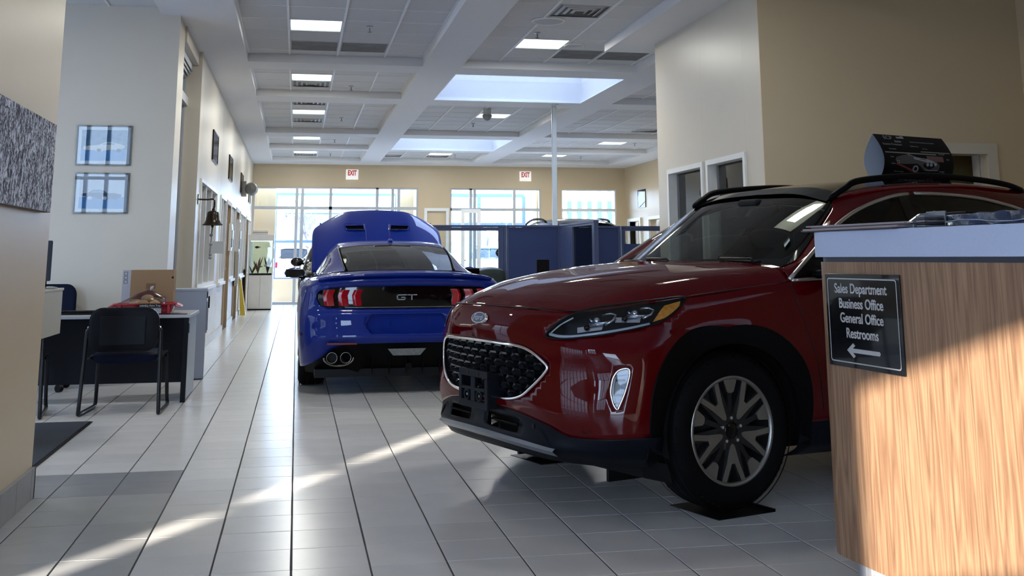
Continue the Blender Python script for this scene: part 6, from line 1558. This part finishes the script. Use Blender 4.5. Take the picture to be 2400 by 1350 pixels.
# canvas on the pier
cv = thing('canvas_painting', 'grey canvas painting of tangled bare branches on the near pier', 'painting', (-1.277, 5.10, 1.64))
def painting_mat():
    m = bpy.data.materials.new('branch_painting'); m.use_nodes = True; nt = m.node_tree; b = nt.nodes['Principled BSDF']
    tc = nt.nodes.new('ShaderNodeTexCoord'); mp = nt.nodes.new('ShaderNodeMapping'); mp.inputs['Scale'].default_value = (1, 2.2, 1.0); mp.inputs['Rotation'].default_value = (.35, 0, 0)
    prev = None
    for k, (sc, dis) in enumerate(((5, 2.6), (10, 2.2), (20, 1.5))):
        nz = nt.nodes.new('ShaderNodeTexNoise'); nz.inputs['Scale'].default_value = sc; nz.inputs['Detail'].default_value = 3; nz.inputs['Distortion'].default_value = dis
        nt.links.new(mp.outputs[0], nz.inputs['Vector'])
        ab = nt.nodes.new('ShaderNodeMath'); ab.operation = 'SUBTRACT'; ab.inputs[1].default_value = .5; nt.links.new(nz.outputs['Fac'], ab.inputs[0])
        a2 = nt.nodes.new('ShaderNodeMath'); a2.operation = 'ABSOLUTE'; nt.links.new(ab.outputs[0], a2.inputs[0])
        m3 = nt.nodes.new('ShaderNodeMath'); m3.operation = 'MULTIPLY'; m3.inputs[1].default_value = (9.0, 10.0, 14.0)[k]; m3.use_clamp = True; nt.links.new(a2.outputs[0], m3.inputs[0])
        if prev is None: prev = m3
        else:
            mm_ = nt.nodes.new('ShaderNodeMath'); mm_.operation = 'MULTIPLY' if k == 1 else 'MULTIPLY'; nt.links.new(prev.outputs[0], mm_.inputs[0]); nt.links.new(m3.outputs[0], mm_.inputs[1]); prev = mm_
    nt.links.new(tc.outputs['Object'], mp.inputs[0])
    cr = nt.nodes.new('ShaderNodeValToRGB'); nt.links.new(prev.outputs[0], cr.inputs[0])
    cr.color_ramp.elements[0].color = (.025,.025,.045,1); cr.color_ramp.elements[0].position = .03
    cr.color_ramp.elements[1].color = (.80,.85,.95,1); cr.color_ramp.elements[1].position = .42
    e = cr.color_ramp.elements.new(.10); e.color = (.20,.21,.28,1)
    nt.links.new(cr.outputs[0], b.inputs['Base Color']); b.inputs['Roughness'].default_value = .7; b.inputs['Specular IOR Level'].default_value = .2
    return m
MB().box(0.0, .038, -.80, .82, -.225, .225).build('canvas_block', mat('canvas_edge', (.10,.10,.12), .7, noise=.5, scale=12), cv, bevel=.003)
MB().add([(.0385,-.798,-.223),(.0385,.818,-.223),(.0385,.818,.223),(.0385,-.798,.223)], [(0,1,2,3)]).build('painted_face', painting_mat(), cv)

# ================================================================== framed pictures
M_frm = mat('black_picture_frame', (0.010, 0.010, 0.011), .3, coat=.4); M_mnt = mat('white_mount', (0.62, 0.68, 0.72), .7); M_pgl = glass('picture_glass', (.96,.98,1.0), refl=.55, f0=1.40)
def car_outline(kind):
    if kind == 'fastback': return [(-.46,-.10),(-.45,-.02),(-.36,.02),(-.12,.05),(.02,.15),(.16,.17),(.30,.12),(.46,.05),(.47,-.04),(.42,-.09),(.36,-.09),(.30,-.14),(.22,-.12),(.0,-.15),(-.06,-.20),(-.16,-.20),(-.20,-.15),(-.40,-.14)]
    return [(-.46,.02),(-.46,-.06),(-.36,-.09),(-.30,-.16),(-.22,-.13),(-.05,-.17),(.02,-.22),(.12,-.22),(.18,-.20),(.34,-.20),(.44,-.12),(.46,-.02),(.30,.03),(.12,.04),(.05,.13),(-.06,.16),(-.20,.15),(-.30,.04)]
def framed(lb, loc, rz, w, h, kind, bg, ground, body, group):
    """picture facing local -y, centred at loc"""
    t = thing('framed_picture', lb, 'picture', loc, rz, group); fw = .012
    f = MB(); f.box(-w/2, w/2, -.022, 0, -h/2, -h/2+fw).box(-w/2, w/2, -.022, 0, h/2-fw, h/2).box(-w/2, -w/2+fw, -.022, 0, -h/2, h/2).box(w/2-fw, w/2, -.022, 0, -h/2, h/2)
    f.build('frame', M_frm, t, fixn=False)
    MB().box(-w/2+fw, w/2-fw, -.008, -.002, -h/2+fw, h/2-fw).build('mount', M_mnt, t, fixn=False)
    a, c = w/2-.045 if w > h else w/2-.03, h/2-.045 if w > h else h/2-.045
    MB().box(-a, a, -.0095, -.008, -c, c).build('print_background', bg, t, fixn=False)
    MB().box(-a, a, -.0105, -.0095, -c, -c*.25).build('print_ground', ground, t, fixn=False)
    S = 2*a*.98; zc = -.01
    MB().prism(car_outline(kind), lambda x, z, d: (x*S, d, zc+z*S*.62), -.0120, -.0105).build('print_car', body, t)
    for cx_ in ((-.11, .33) if kind == 'fastback' else (-.26, .07)):
        MB().prism([(cx_+.055*math.cos(q), -.155+.07*math.sin(q)) for q in [2*PI*k/14 for k in range(14)]], lambda x, z, d: (x*S, d, zc+z*S*.62), -.0128, -.0120).build('print_wheel', M_black if kind == 'fastback' else M_mnt, t)
    win = [(-.06,.06),(.03,.13),(.16,.145),(.26,.10),(.22,.06)] if kind == 'fastback' else [(-.26,.05),(-.18,.13),(-.06,.14),(.03,.11),(.09,.05)]
    MB().prism(win, lambda x, z, d: (x*S, d, zc+z*S*.62), -.0127, -.0120).build('print_window', M_prw, t)
    MB().box(-w/2+fw, w/2-fw, -.018, -.017, -h/2+fw, h/2-fw).build('picture_glass', M_pgl, t, fixn=False)
    return t
M_prw = mat('print_window_tone', (.16,.30,.42), .6); M_pb1 = mat('print_sky_blue', (.05,.14,.26), .6, noise=.6, scale=20); M_pb2 = mat('print_floor_blue', (.04,.22,.50), .6); M_pb3 = mat('print_pale', (.50,.55,.60), .6); M_pcl = mat('print_car_cream', (.62,.62,.55), .6); M_pcd = mat('print_car_navy', (.03,.06,.13), .6)
framed('upper blue-toned framed picture of a pale fastback car', (-1.93, 11.44, 2.305), 0, .525, .40, 'fastback', M_pb1, M_pb2, M_pcl, 'blue car pictures on the pale wall')
framed('lower blue-toned framed picture of a dark fifties car', (-1.925, 11.44, 1.83), 0, .515, .40, 'saloon', M_pb3, M_pb2, M_pcd, 'blue car pictures on the pale wall')
M_g1 = mat('print_grey', (.30,.30,.31), .6, noise=.6, scale=9); M_g2 = mat('print_grey_dark', (.10,.10,.105), .6, noise=.6, scale=9)
for k, (y, l_) in enumerate(((16.0, 'nearest the bell'), (19.75, 'second from the bell'), (23.8, 'behind the emergency light'), (27.7, 'farthest, by the end wall'))):
    framed('black framed upright picture high on the left wall, ' + l_, (-1.20, y, 2.745), PI/2, .40 if False else .95, .40 if False else .42, 'saloon', M_g1, M_g2, M_g2, 'pictures high on the left wall')
framed('small black framed picture on the far right wall', (9.05, 28.05, 2.73), -PI/2, .66, .48, 'fastback', M_mnt, M_g1, M_g2, 'picture far right')

# ================================================================== bell
bl = thing('bell', 'large bronze bell with rope hanging from a wall bracket on the left column', 'bell', (-1.20, 13.75, 1.895))
M_bz = mat('dark_bronze', (0.035, 0.028, 0.022), .28, metal=.8, noise=.3, scale=12)
MB().prism([(-.03,-.06),(.03,-.06),(.045,0),(.03,.06),(-.03,.06),(-.045,0)], lambda a, b_, d: (d, a, b_), 0, .012).build('wall_plate', M_bz, bl)
MB().tube(cat_pts([(0,0,0),(.10,0,-.004),(.17,0,.002),(.195,0,-.01),(.198,0,-.05)], 5), .010, 8).build('bracket_arm', M_bz, bl, smooth=True)
MB().tube(cat_pts([(.198,0,-.03),(.198,0,-.08),(.19,0,-.12),(.186,0,-.15)], 4), [.012]*8+[.018]*5, 8).build('yoke', M_bz, bl, smooth=True)
MB().lathe([(0,-.135),(.030,-.137),(.060,-.150),(.070,-.165),(.073,-.20),(.082,-.25),(.098,-.285),(.120,-.305),(.124,-.312),(.112,-.314),(.09,-.29),(.07,-.22),(.06,-.16),(0,-.15)], (.186,0,0), 40).build('bell_body', M_bz, bl, smooth=True)
MB().lathe([(0,-.30),(.014,-.305),(.018,-.325),(.010,-.34),(0,-.345)], (.186,0,0), 16).build('clapper', M_bz, bl, smooth=True)
M_rope = mat('pale_rope', (.30,.32,.35), .9, noise=.3, scale=60)
rp = MB().tube([(.186,0,-.34),(.180,0,-.42),(.178,0,-.50),(.172,0,-.60),(.170,0,-.70)], .009, 8); rp.build('rope', M_rope, bl, smooth=True)
for z in (-.43,-.54,-.66,-.70): MB().lathe([(0,z-.022),(.018,z-.012),(.021,z),(.016,z+.014),(0,z+.020)], (.176,0,0), 12).build('rope_knot', M_rope, bl, smooth=True)
# emergency light
em = thing('emergency_light', 'round twin-head emergency light on the upper left wall', 'light', (-1.20, 24.1, 2.66))
MB().box(0, .10, -.16, .16, -.16, .16).build('lamp_box', mat('beige_plastic', (.42,.40,.36), .5), em, bevel=.01)
for dy_ in (-.12, .14): MB().lathe([(0,-.10),(.11,-.09),(.135,-.02),(.135,0),(.11,.005),(0,.0)], (.20,dy_,0), 24, 'Y').build('lamp_head', mat('grey_lamp_head', (.22,.22,.21), .4, metal=.4), em, smooth=True, sharp=40)
# exit signs
def exit_sign(lb, x, z):
    t = thing('exit_sign', lb, 'sign', (x, YB, z), 0, 'exit signs on the end wall')
    MB().box(-.165, .165, -.05, 0, -.135, .135).build('sign_body', mat('exit_white', (.78,.76,.72), .4, emit=(.9,.88,.84), estr=.12), t, bevel=.006)
    text('lettering', 'EXIT', .185, mat('exit_red', (.45,.01,.012), .4, emit=(1,.02,.02), estr=.04), frame_mtx((0,-.052,.035), (1,0,0), (0,0,1)), t, depth=.001, font_scale_x=.62, bold=.007)
exit_sign('white exit sign with red letters above the left glazing', 1.40, 3.405); exit_sign('white exit sign with red letters left of the white post', 6.17, 3.405)
# wall holders
pl1 = thing('projecting_plaque', 'small clear plaque projecting from the left wall just behind the bell', 'sign', (-1.20, 15.95, 1.34)); MB().box(0, .19, -.01, .01, -.085, .085).build('plaque_plate', mat('frosted_acrylic', (.55,.56,.56), .15, coat=1.0), pl1, bevel=.003); MB().box(0, .012, -.03, .03, -.09, .09).build('plaque_mount', M_alu, pl1)
for (y, z0, z1, w_, lb, mm) in ((20.3, 1.32, 1.80, .05, 'narrow white notice holder between the first two office doors', M_white), (22.6, 1.32, 1.95, .07, 'taller white leaflet holder beyond the second office door', M_white), (22.2, .66, 1.32, .09, 'beige wall cabinet below the leaflet holder', mat('beige_metal', (.42,.38,.32), .5))):
    t_ = thing('wall_holder', lb, 'holder', (-1.20, y, 0)); MB().box(0, w_, -.18, .18, z0, z1).build('holder_body', mm, t_, bevel=.004)
    MB().box(w_, w_+.006, -.15, .15, z0+.05, z1-.05).build('holder_front', M_pane if mm is M_white else mm, t_)
    if mm is M_white:
        for q in range(2): MB().box(w_-.01, w_+.012+.01*q, -.14, .14, z0+.06+.3*q*(z1-z0), z0+.06+.3*q*(z1-z0)+.16).build('leaflet', M_lw if q else M_strip, t_)
yl = thing('wet_floor_sign', 'folded yellow warning sign leaning on the left wall before the fish tank', 'sign', (-1.09, 24.45, 0), 0)
MB().add([(-.05,-.16,0),(.03,-.16,0),(.03,.16,0),(-.05,.16,0),(-.11,-.10,.78),(-.085,-.10,.78),(-.085,.10,.78),(-.11,.10,.78)], [(3,2,1,0),(4,5,6,7),(0,1,5,4),(1,2,6,5),(2,3,7,6),(3,0,4,7)]).build('sign_leaf', mat('yellow_plastic', (.62,.46,.05), .4), yl, bevel=.006)
MB().add([(.0,-.13,0),(.055,-.13,0),(.055,.13,0),(.0,.13,0),(-.085,-.08,.74),(-.06,-.08,.74),(-.06,.08,.74),(-.085,.08,.74)], [(3,2,1,0),(4,5,6,7),(0,1,5,4),(1,2,6,5),(2,3,7,6),(3,0,4,7)]).build('sign_leaf', mat('yellow_plastic', (.62,.46,.05), .4), yl, bevel=.006)
st_ = thing('leaning_board', 'dark framed board leaning between the left wall and the fish tank', 'board', (-1.18, 26.2, 0)); MB().box(0, .05, -.30, .30, .0, .95).build('board_panel', M_gblack, st_, bevel=.004); MB().box(.05, .06, -.27, .27, .03, .92).build('board_frame', M_tan, st_)
# ================================================================== fish tank
ft = thing('aquarium', 'tall white aquarium cabinet with a lit glass tank in the far left corner', 'aquarium', (-.825, 26.85, 0))
M_aw = mat('aquarium_white', (.68,.66,.62), .35)
MB().box(-.285, .285, -.30, .30, .03, .80).build('cabinet_body', M_aw, ft, bevel=.01); MB().box(-.27, .27, -.28, .28, 0, .03).build('cabinet_foot', M_black, ft)
for s in (-1, 1): MB().box(min(0, s*.275)+.004, max(0, s*.275)-.004, -.312, -.300, .05, .78).build('cabinet_door', M_aw, ft, bevel=.004)
MB().box(-.295, .295, -.31, .31, 1.60, 1.745).build('tank_hood', M_aw, ft, bevel=.006)
f = MB()
for sx_ in (-1, 1):
    for sy_ in (-1, 1): f.box(sx_*.275-.015, sx_*.275+.015, sy_*.285-.015, sy_*.285+.015, .80, 1.60)
f.build('tank_edge', M_aw, ft, fixn=False)
M_tg = glass('tank_glass', (.93,.99,.97), refl=.5); 
MB().box(-.27, .27, -.290, -.285, .80, 1.60).build('tank_glass', M_tg, ft, fixn=False); MB().box(.285, .290, -.28, .28, .80, 1.60).build('tank_glass', M_tg, ft, fixn=False); MB().box(-.27, .27, .282, .288, .80, 1.60).build('tank_glass', M_tg, ft, fixn=False)
MB().box(-.25, .25, -.03, .0, 1.592, 1.599).build('tank_lamp', mat('tank_lamp', (.8,.9,.9), .4, emit=(.85,1,.97), estr=3.5), ft, fixn=False)
MB().box(-.27, .27, -.27, .27, .80, .84).build('gravel', mat('dark_gravel', (.03,.02,.02), .9, noise=.7, scale=60), ft)
def plant(lb, x, y, h, col, n, seed):
    t = thing('aquarium_plant', lb, 'plant', (-.825+x, 26.85+y, .84)); r = random.Random(seed); m_ = mat('leaf_%d' % seed, col, .6, noise=.4, scale=12)
    for k in range(n):
        a = r.uniform(0, 6.28); L = h*r.uniform(.6, 1.0); b = r.uniform(.04, .12)
        pts = [Vector((0,0,0)), Vector((b*.4*math.cos(a), b*.4*math.sin(a), L*.5)), Vector((b*math.cos(a), b*math.sin(a), L))]
        MB().tube(cat_pts(pts, 3), [.006,.012,.016,.016,.014,.010,.002], 5).build('frond', m_, t, smooth=True)
plant('pinkish feathery plant in the fish tank', -.06, -.10, .44, (.26,.10,.08), 9, 21); plant('purple broad plant in the right of the fish tank', .16, -.08, .40, (.10,.01,.05), 10, 22); plant('orange brown plant at the left of the fish tank', -.19, -.15, .24, (.22,.07,.03), 6, 23)
for k, (x, y, z) in enumerate(((-.10,-.15,1.45),(.12,-.18,1.02),(-.02,-.2,1.0))):
    t_ = thing('fish', ['dark fish near the top of the tank', 'pale fish among the purple plants', 'small fish low in the middle of the tank'][k], 'fish', (-.825+x, 26.85+y, z), .3*k)
    bmm = bmesh.new(); bmesh.ops.create_uvsphere(bmm, u_segments=12, v_segments=8, radius=1)
    for v in bmm.verts: v.co = Vector((v.co.x*.05, v.co.y*.012, v.co.z*.028))
    bm_obj(bmm, 'fish_body', mat('fish_%d' % k, [(.06,.05,.03),(.6,.6,.62),(.3,.2,.1)][k], .4), t_); MB().add([(.045,0,0),(.075,0,.024),(.075,0,-.024)], [(0,1,2)]).build('tail_fin', mat('fish_%d' % k, (.1,.1,.1), .4), t_)
for k, (z, c_, lb) in enumerate(((1.747, (.30,.20,.10), 'lower tan book on top of the fish tank'), (1.79, (.12,.08,.05), 'upper brown book on top of the fish tank'))):
    t_ = thing('book', lb, 'book', (-.86, 26.75, z), .02*k, 'books on the fish tank'); MB().box(-.17, .17, -.12, .12, 0, .040).build('book_cover', mat('book_%d' % k, c_, .6), t_, bevel=.002); MB().box(-.165, .165, -.122, -.118, .006, .034).build('pages', M_lw, t_)

# ================================================================== partitions
M_pt = mat('partition_blue_fabric', (0.026, 0.042, 0.115), .85, noise=.12, scale=120); M_pf = mat('partition_frame', (0.045, 0.062, 0.130), .5)
M_ptg = glass('partition_tinted_pane', (.10,.13,.20))
def partition(lb, x0, x1, y0, y1, h, win=None, wm=None):
    """along x when y0==y1, else along y"""
    ax = abs(x1-x0) > abs(y1-y0); t = thing('office_partition', lb, 'partition', (x0, y0, 0), 0, 'blue office partitions'); L = abs(x1-x0) if ax else abs(y1-y0); sg_ = 1 if ax else (1 if y1 > y0 else -1); w_ = .03
    def B(name, a, b, z0, z1, m, d=w_, bev=.003):
        if ax: return MB().box(a, b, -d, d, z0, z1).build(name, m, t, bevel=bev)
        a, b = sorted((a*sg_, b*sg_)); return MB().box(-d, d, a, b, z0, z1).build(name, m, t, bevel=bev)
    B('top_rail', 0, L, h-.03, h, M_pf, w_+.006); B('foot_rail', 0, L, .0, .10, M_pf)
    B('post', 0, .035, .10, h-.03, M_pf); B('post', L-.035, L, .10, h-.03, M_pf)
    if win:
        a, b, z0, z1 = win
        B('fabric_panel', .037, L-.037, .10, z0-.002, M_pt, .024, 0); 
        B('mullion', .037, a, z0, h-.03, M_pf, .028); B('mullion', b, L-.037, z0, h-.03, M_pf, .028); B('header', a, b, z1, h-.032, M_pf, .028)
        B('pane', a, b, z0, z1, wm or M_pane, .003, 0)
    else: B('fabric_panel', .037, L-.037, .10, h-.032, M_pt, .024, 0)
    return t
partition('blue partition with a clear window right of the blue car', 1.60, 2.99, 15.75, 15.75, 1.65, (.08, 1.28, .85, 1.57))
partition('wide plain blue partition behind the monitor', 3.0, 3.80, 15.75, 15.75, 1.65)
partition('blue partition with a dark tinted pane running towards the camera', 3.82, 3.82, 15.72, 13.80, 1.66, (.75, 1.80, .50, 1.60), M_ptg)
partition('blue partition behind the red windscreen, right of the tinted pane', 3.86, 4.72, 15.75, 15.75, 1.64)
partition('blue partition with a window beside the red car pillar', 4.74, 6.1, 15.75, 15.75, 1.64, (.06, 1.25, 1.38, 1.57))
# desk, monitor and chair inside the bay
d2 = thing('desk', 'low grey desk against the blue partition behind the red bonnet', 'desk', (3.27, 14.6, 0)); MB().box(-.5, .5, -.35, .35, .70, .735).build('desk_top', M_dt, d2, bevel=.004)
for s in (-1, 1): MB().box(s*.47-.02, s*.47+.02, -.33, .33, 0, .70).build('end_panel', M_dp, d2)
m2_ = thing('monitor', 'black monitor in front of the plain blue partition', 'monitor', (3.24, 14.4, .735), math.radians(14)); MB().box(-.09, .09, -.012, .012, .17, .42).build('screen_shell', M_trim, m2_, bevel=.006); MB().box(-.085, .085, -.016, -.011, .18, .41).build('screen', M_black, m2_); MB().box(-.02, .02, 0, .02, 0, .2).build('monitor_neck', M_black, m2_); MB().box(-.10, .10, -.07, .08, 0, .015).build('monitor_foot', M_black, m2_, bevel=.003)
MB().tube(cat_pts([(-.18,-.02,.12),(-.13,-.02,.19),(-.09,-.02,.22)], 4), .008, 6).build('monitor_arm', M_black, m2_)
oc2 = thing('office_chair', 'dark green-grey padded chair beside the boot of the blue car', 'chair', (2.48, 14.1, 0), math.radians(20))
M_lth = mat('dark_green_leather', (.020,.030,.030), .4, noise=.2)
def cushion(w, h, d, loc, nm, par, m):
    bmm = bmesh.new(); bmesh.ops.create_cube(bmm, size=1); bmesh.ops.subdivide_edges(bmm, edges=bmm.edges[:], cuts=8, use_grid_fill=True)
    for v in bmm.verts:
        p = v.co*2; q = Vector((p.x*math.sqrt(max(0,1-p.y*p.y/2-p.z*p.z/2+p.y*p.y*p.z*p.z/3)), p.y*math.sqrt(max(0,1-p.z*p.z/2-p.x*p.x/2+p.z*p.z*p.x*p.x/3)), p.z*math.sqrt(max(0,1-p.x*p.x/2-p.y*p.y/2+p.x*p.x*p.y*p.y/3))))
        p = p*.55+q*.55; v.co = Vector((p.x*w/2, p.y*d/2, p.z*h/2)) + Vector(loc)
    bm_obj(bmm, nm, m, par)
cushion(.46, .50, .14, (0, .05, .79), 'backrest', oc2, M_lth); cushion(.50, .12, .50, (0, -.18, .47), 'seat', oc2, M_lth)
MB().tube(cat_pts([(.20,.10,.98),(.265,.06,.86),(.27,.0,.66),(.25,-.15,.60)], 4), .02, 8).build('armrest', M_cs, oc2, smooth=True)
MB().cyl((0,-.15,.08), (0,-.15,.42), .025, n=12).build('gas_column', M_cs, oc2)
for k in range(5):
    a = 2*PI*k/5; c, s_ = math.cos(a), math.sin(a); MB().tube([(0,-.15,.09),(.28*c,-.15+.28*s_,.06)], .016, 6).build('leg', M_cs, oc2); MB().cyl((.28*c-.015, -.15+.28*s_, .03), (.28*c+.015, -.15+.28*s_, .03), .03, n=12).build('castor', M_black, oc2)
# white service post
ps = thing('service_post', 'slim white post rising from the partitions to the skylight edge', 'post', (4.10, 17.30, 0)); MB().box(-.035, .035, -.035, .035, 0, CZ).build('post_shaft', mat('post_white', (.60,.59,.52), .5), ps, bevel=.004); MB().box(-.042, -.030, -.012, .012, 0, CZ-.01).build('post_groove', M_alu, ps); MB().box(-.06, .06, -.06, .06, CZ-.02, CZ).build('post_cap', M_white, ps)

# ================================================================== ceiling devices
def sprinkler(lb, x, y, z):
    t = thing('sprinkler', lb, 'sprinkler', (x, y, z), 0, 'ceiling sprinklers')
    MB().lathe([(0,.004),(.035,.004),(.040,-.006),(.012,-.012),(0,-.012)], (0,0,0), 20).build('escutcheon', M_alu, t, smooth=True, sharp=40)
    MB().cyl((0,0,-.01), (0,0,-.06), .008, n=8).build('sprinkler_body', M_vent, t); MB().lathe([(0,-.062),(.024,-.060),(.024,-.064),(0,-.066)], (0,0,0), 14).build('deflector', M_vent, t)
for x, y, lb in ((.735,12.16,'ceiling sprinkler right of the nearest ceiling light'),(.74,16.57,'sprinkler right of the second ceiling light'),(.745,20.4,'sprinkler right of the third ceiling light'),(.75,24.3,'sprinkler in the fourth coffer of the left row'),(.75,27.5,'sprinkler in the last coffer of the left row'),(2.69,12.15,'sprinkler ahead of the light above the red car'),(3.32,20.9,'sprinkler below the dome camera light'),(7.6,24.0,'sprinkler right of the light in the right row'),(7.2,27.4,'sprinkler at the far right by the end wall'),(3.9,27.5,'sprinkler behind the far skylight')):
    sprinkler(lb, x, y, TZ)
for x, y, r_, lb in ((2.67,11.49,.19,'large round ceiling speaker near the top of the picture'),(3.30,12.81,.13,'smaller round ceiling speaker beside the light above the red car')):
    t = thing('ceiling_speaker', lb, 'speaker', (x, y, TZ), 0, 'round ceiling speakers')
    MB().lathe([(r_*.98,.004),(r_,-.004),(r_*.92,-.016),(r_*.86,-.010)], (0,0,0), 40).build('speaker_ring', M_tbar, t, smooth=True, sharp=40); MB().lathe([(r_*.87,-.010),(r_*.4,-.014),(0,-.015)], (0,0,0), 40).build('speaker_grille', mat('speaker_grille', (.50,.50,.50), .7, noise=.2, scale=200), t, smooth=True)
dc = thing('dome_camera', 'small domed security camera hanging below a ceiling light', 'camera', (3.23, 18.75, CZ+.1)); MB().cyl((0,0,0),(0,0,-.10), .07, n=24).build('camera_base', M_alu, dc, smooth=True, sharp=40); MB().lathe([(.085,-.10),(.085,-.13),(.07,-.17),(.04,-.20),(0,-.21)], (0,0,0), 28).build('camera_dome', mat('dome_grey', (.25,.25,.25), .3), dc, smooth=True)
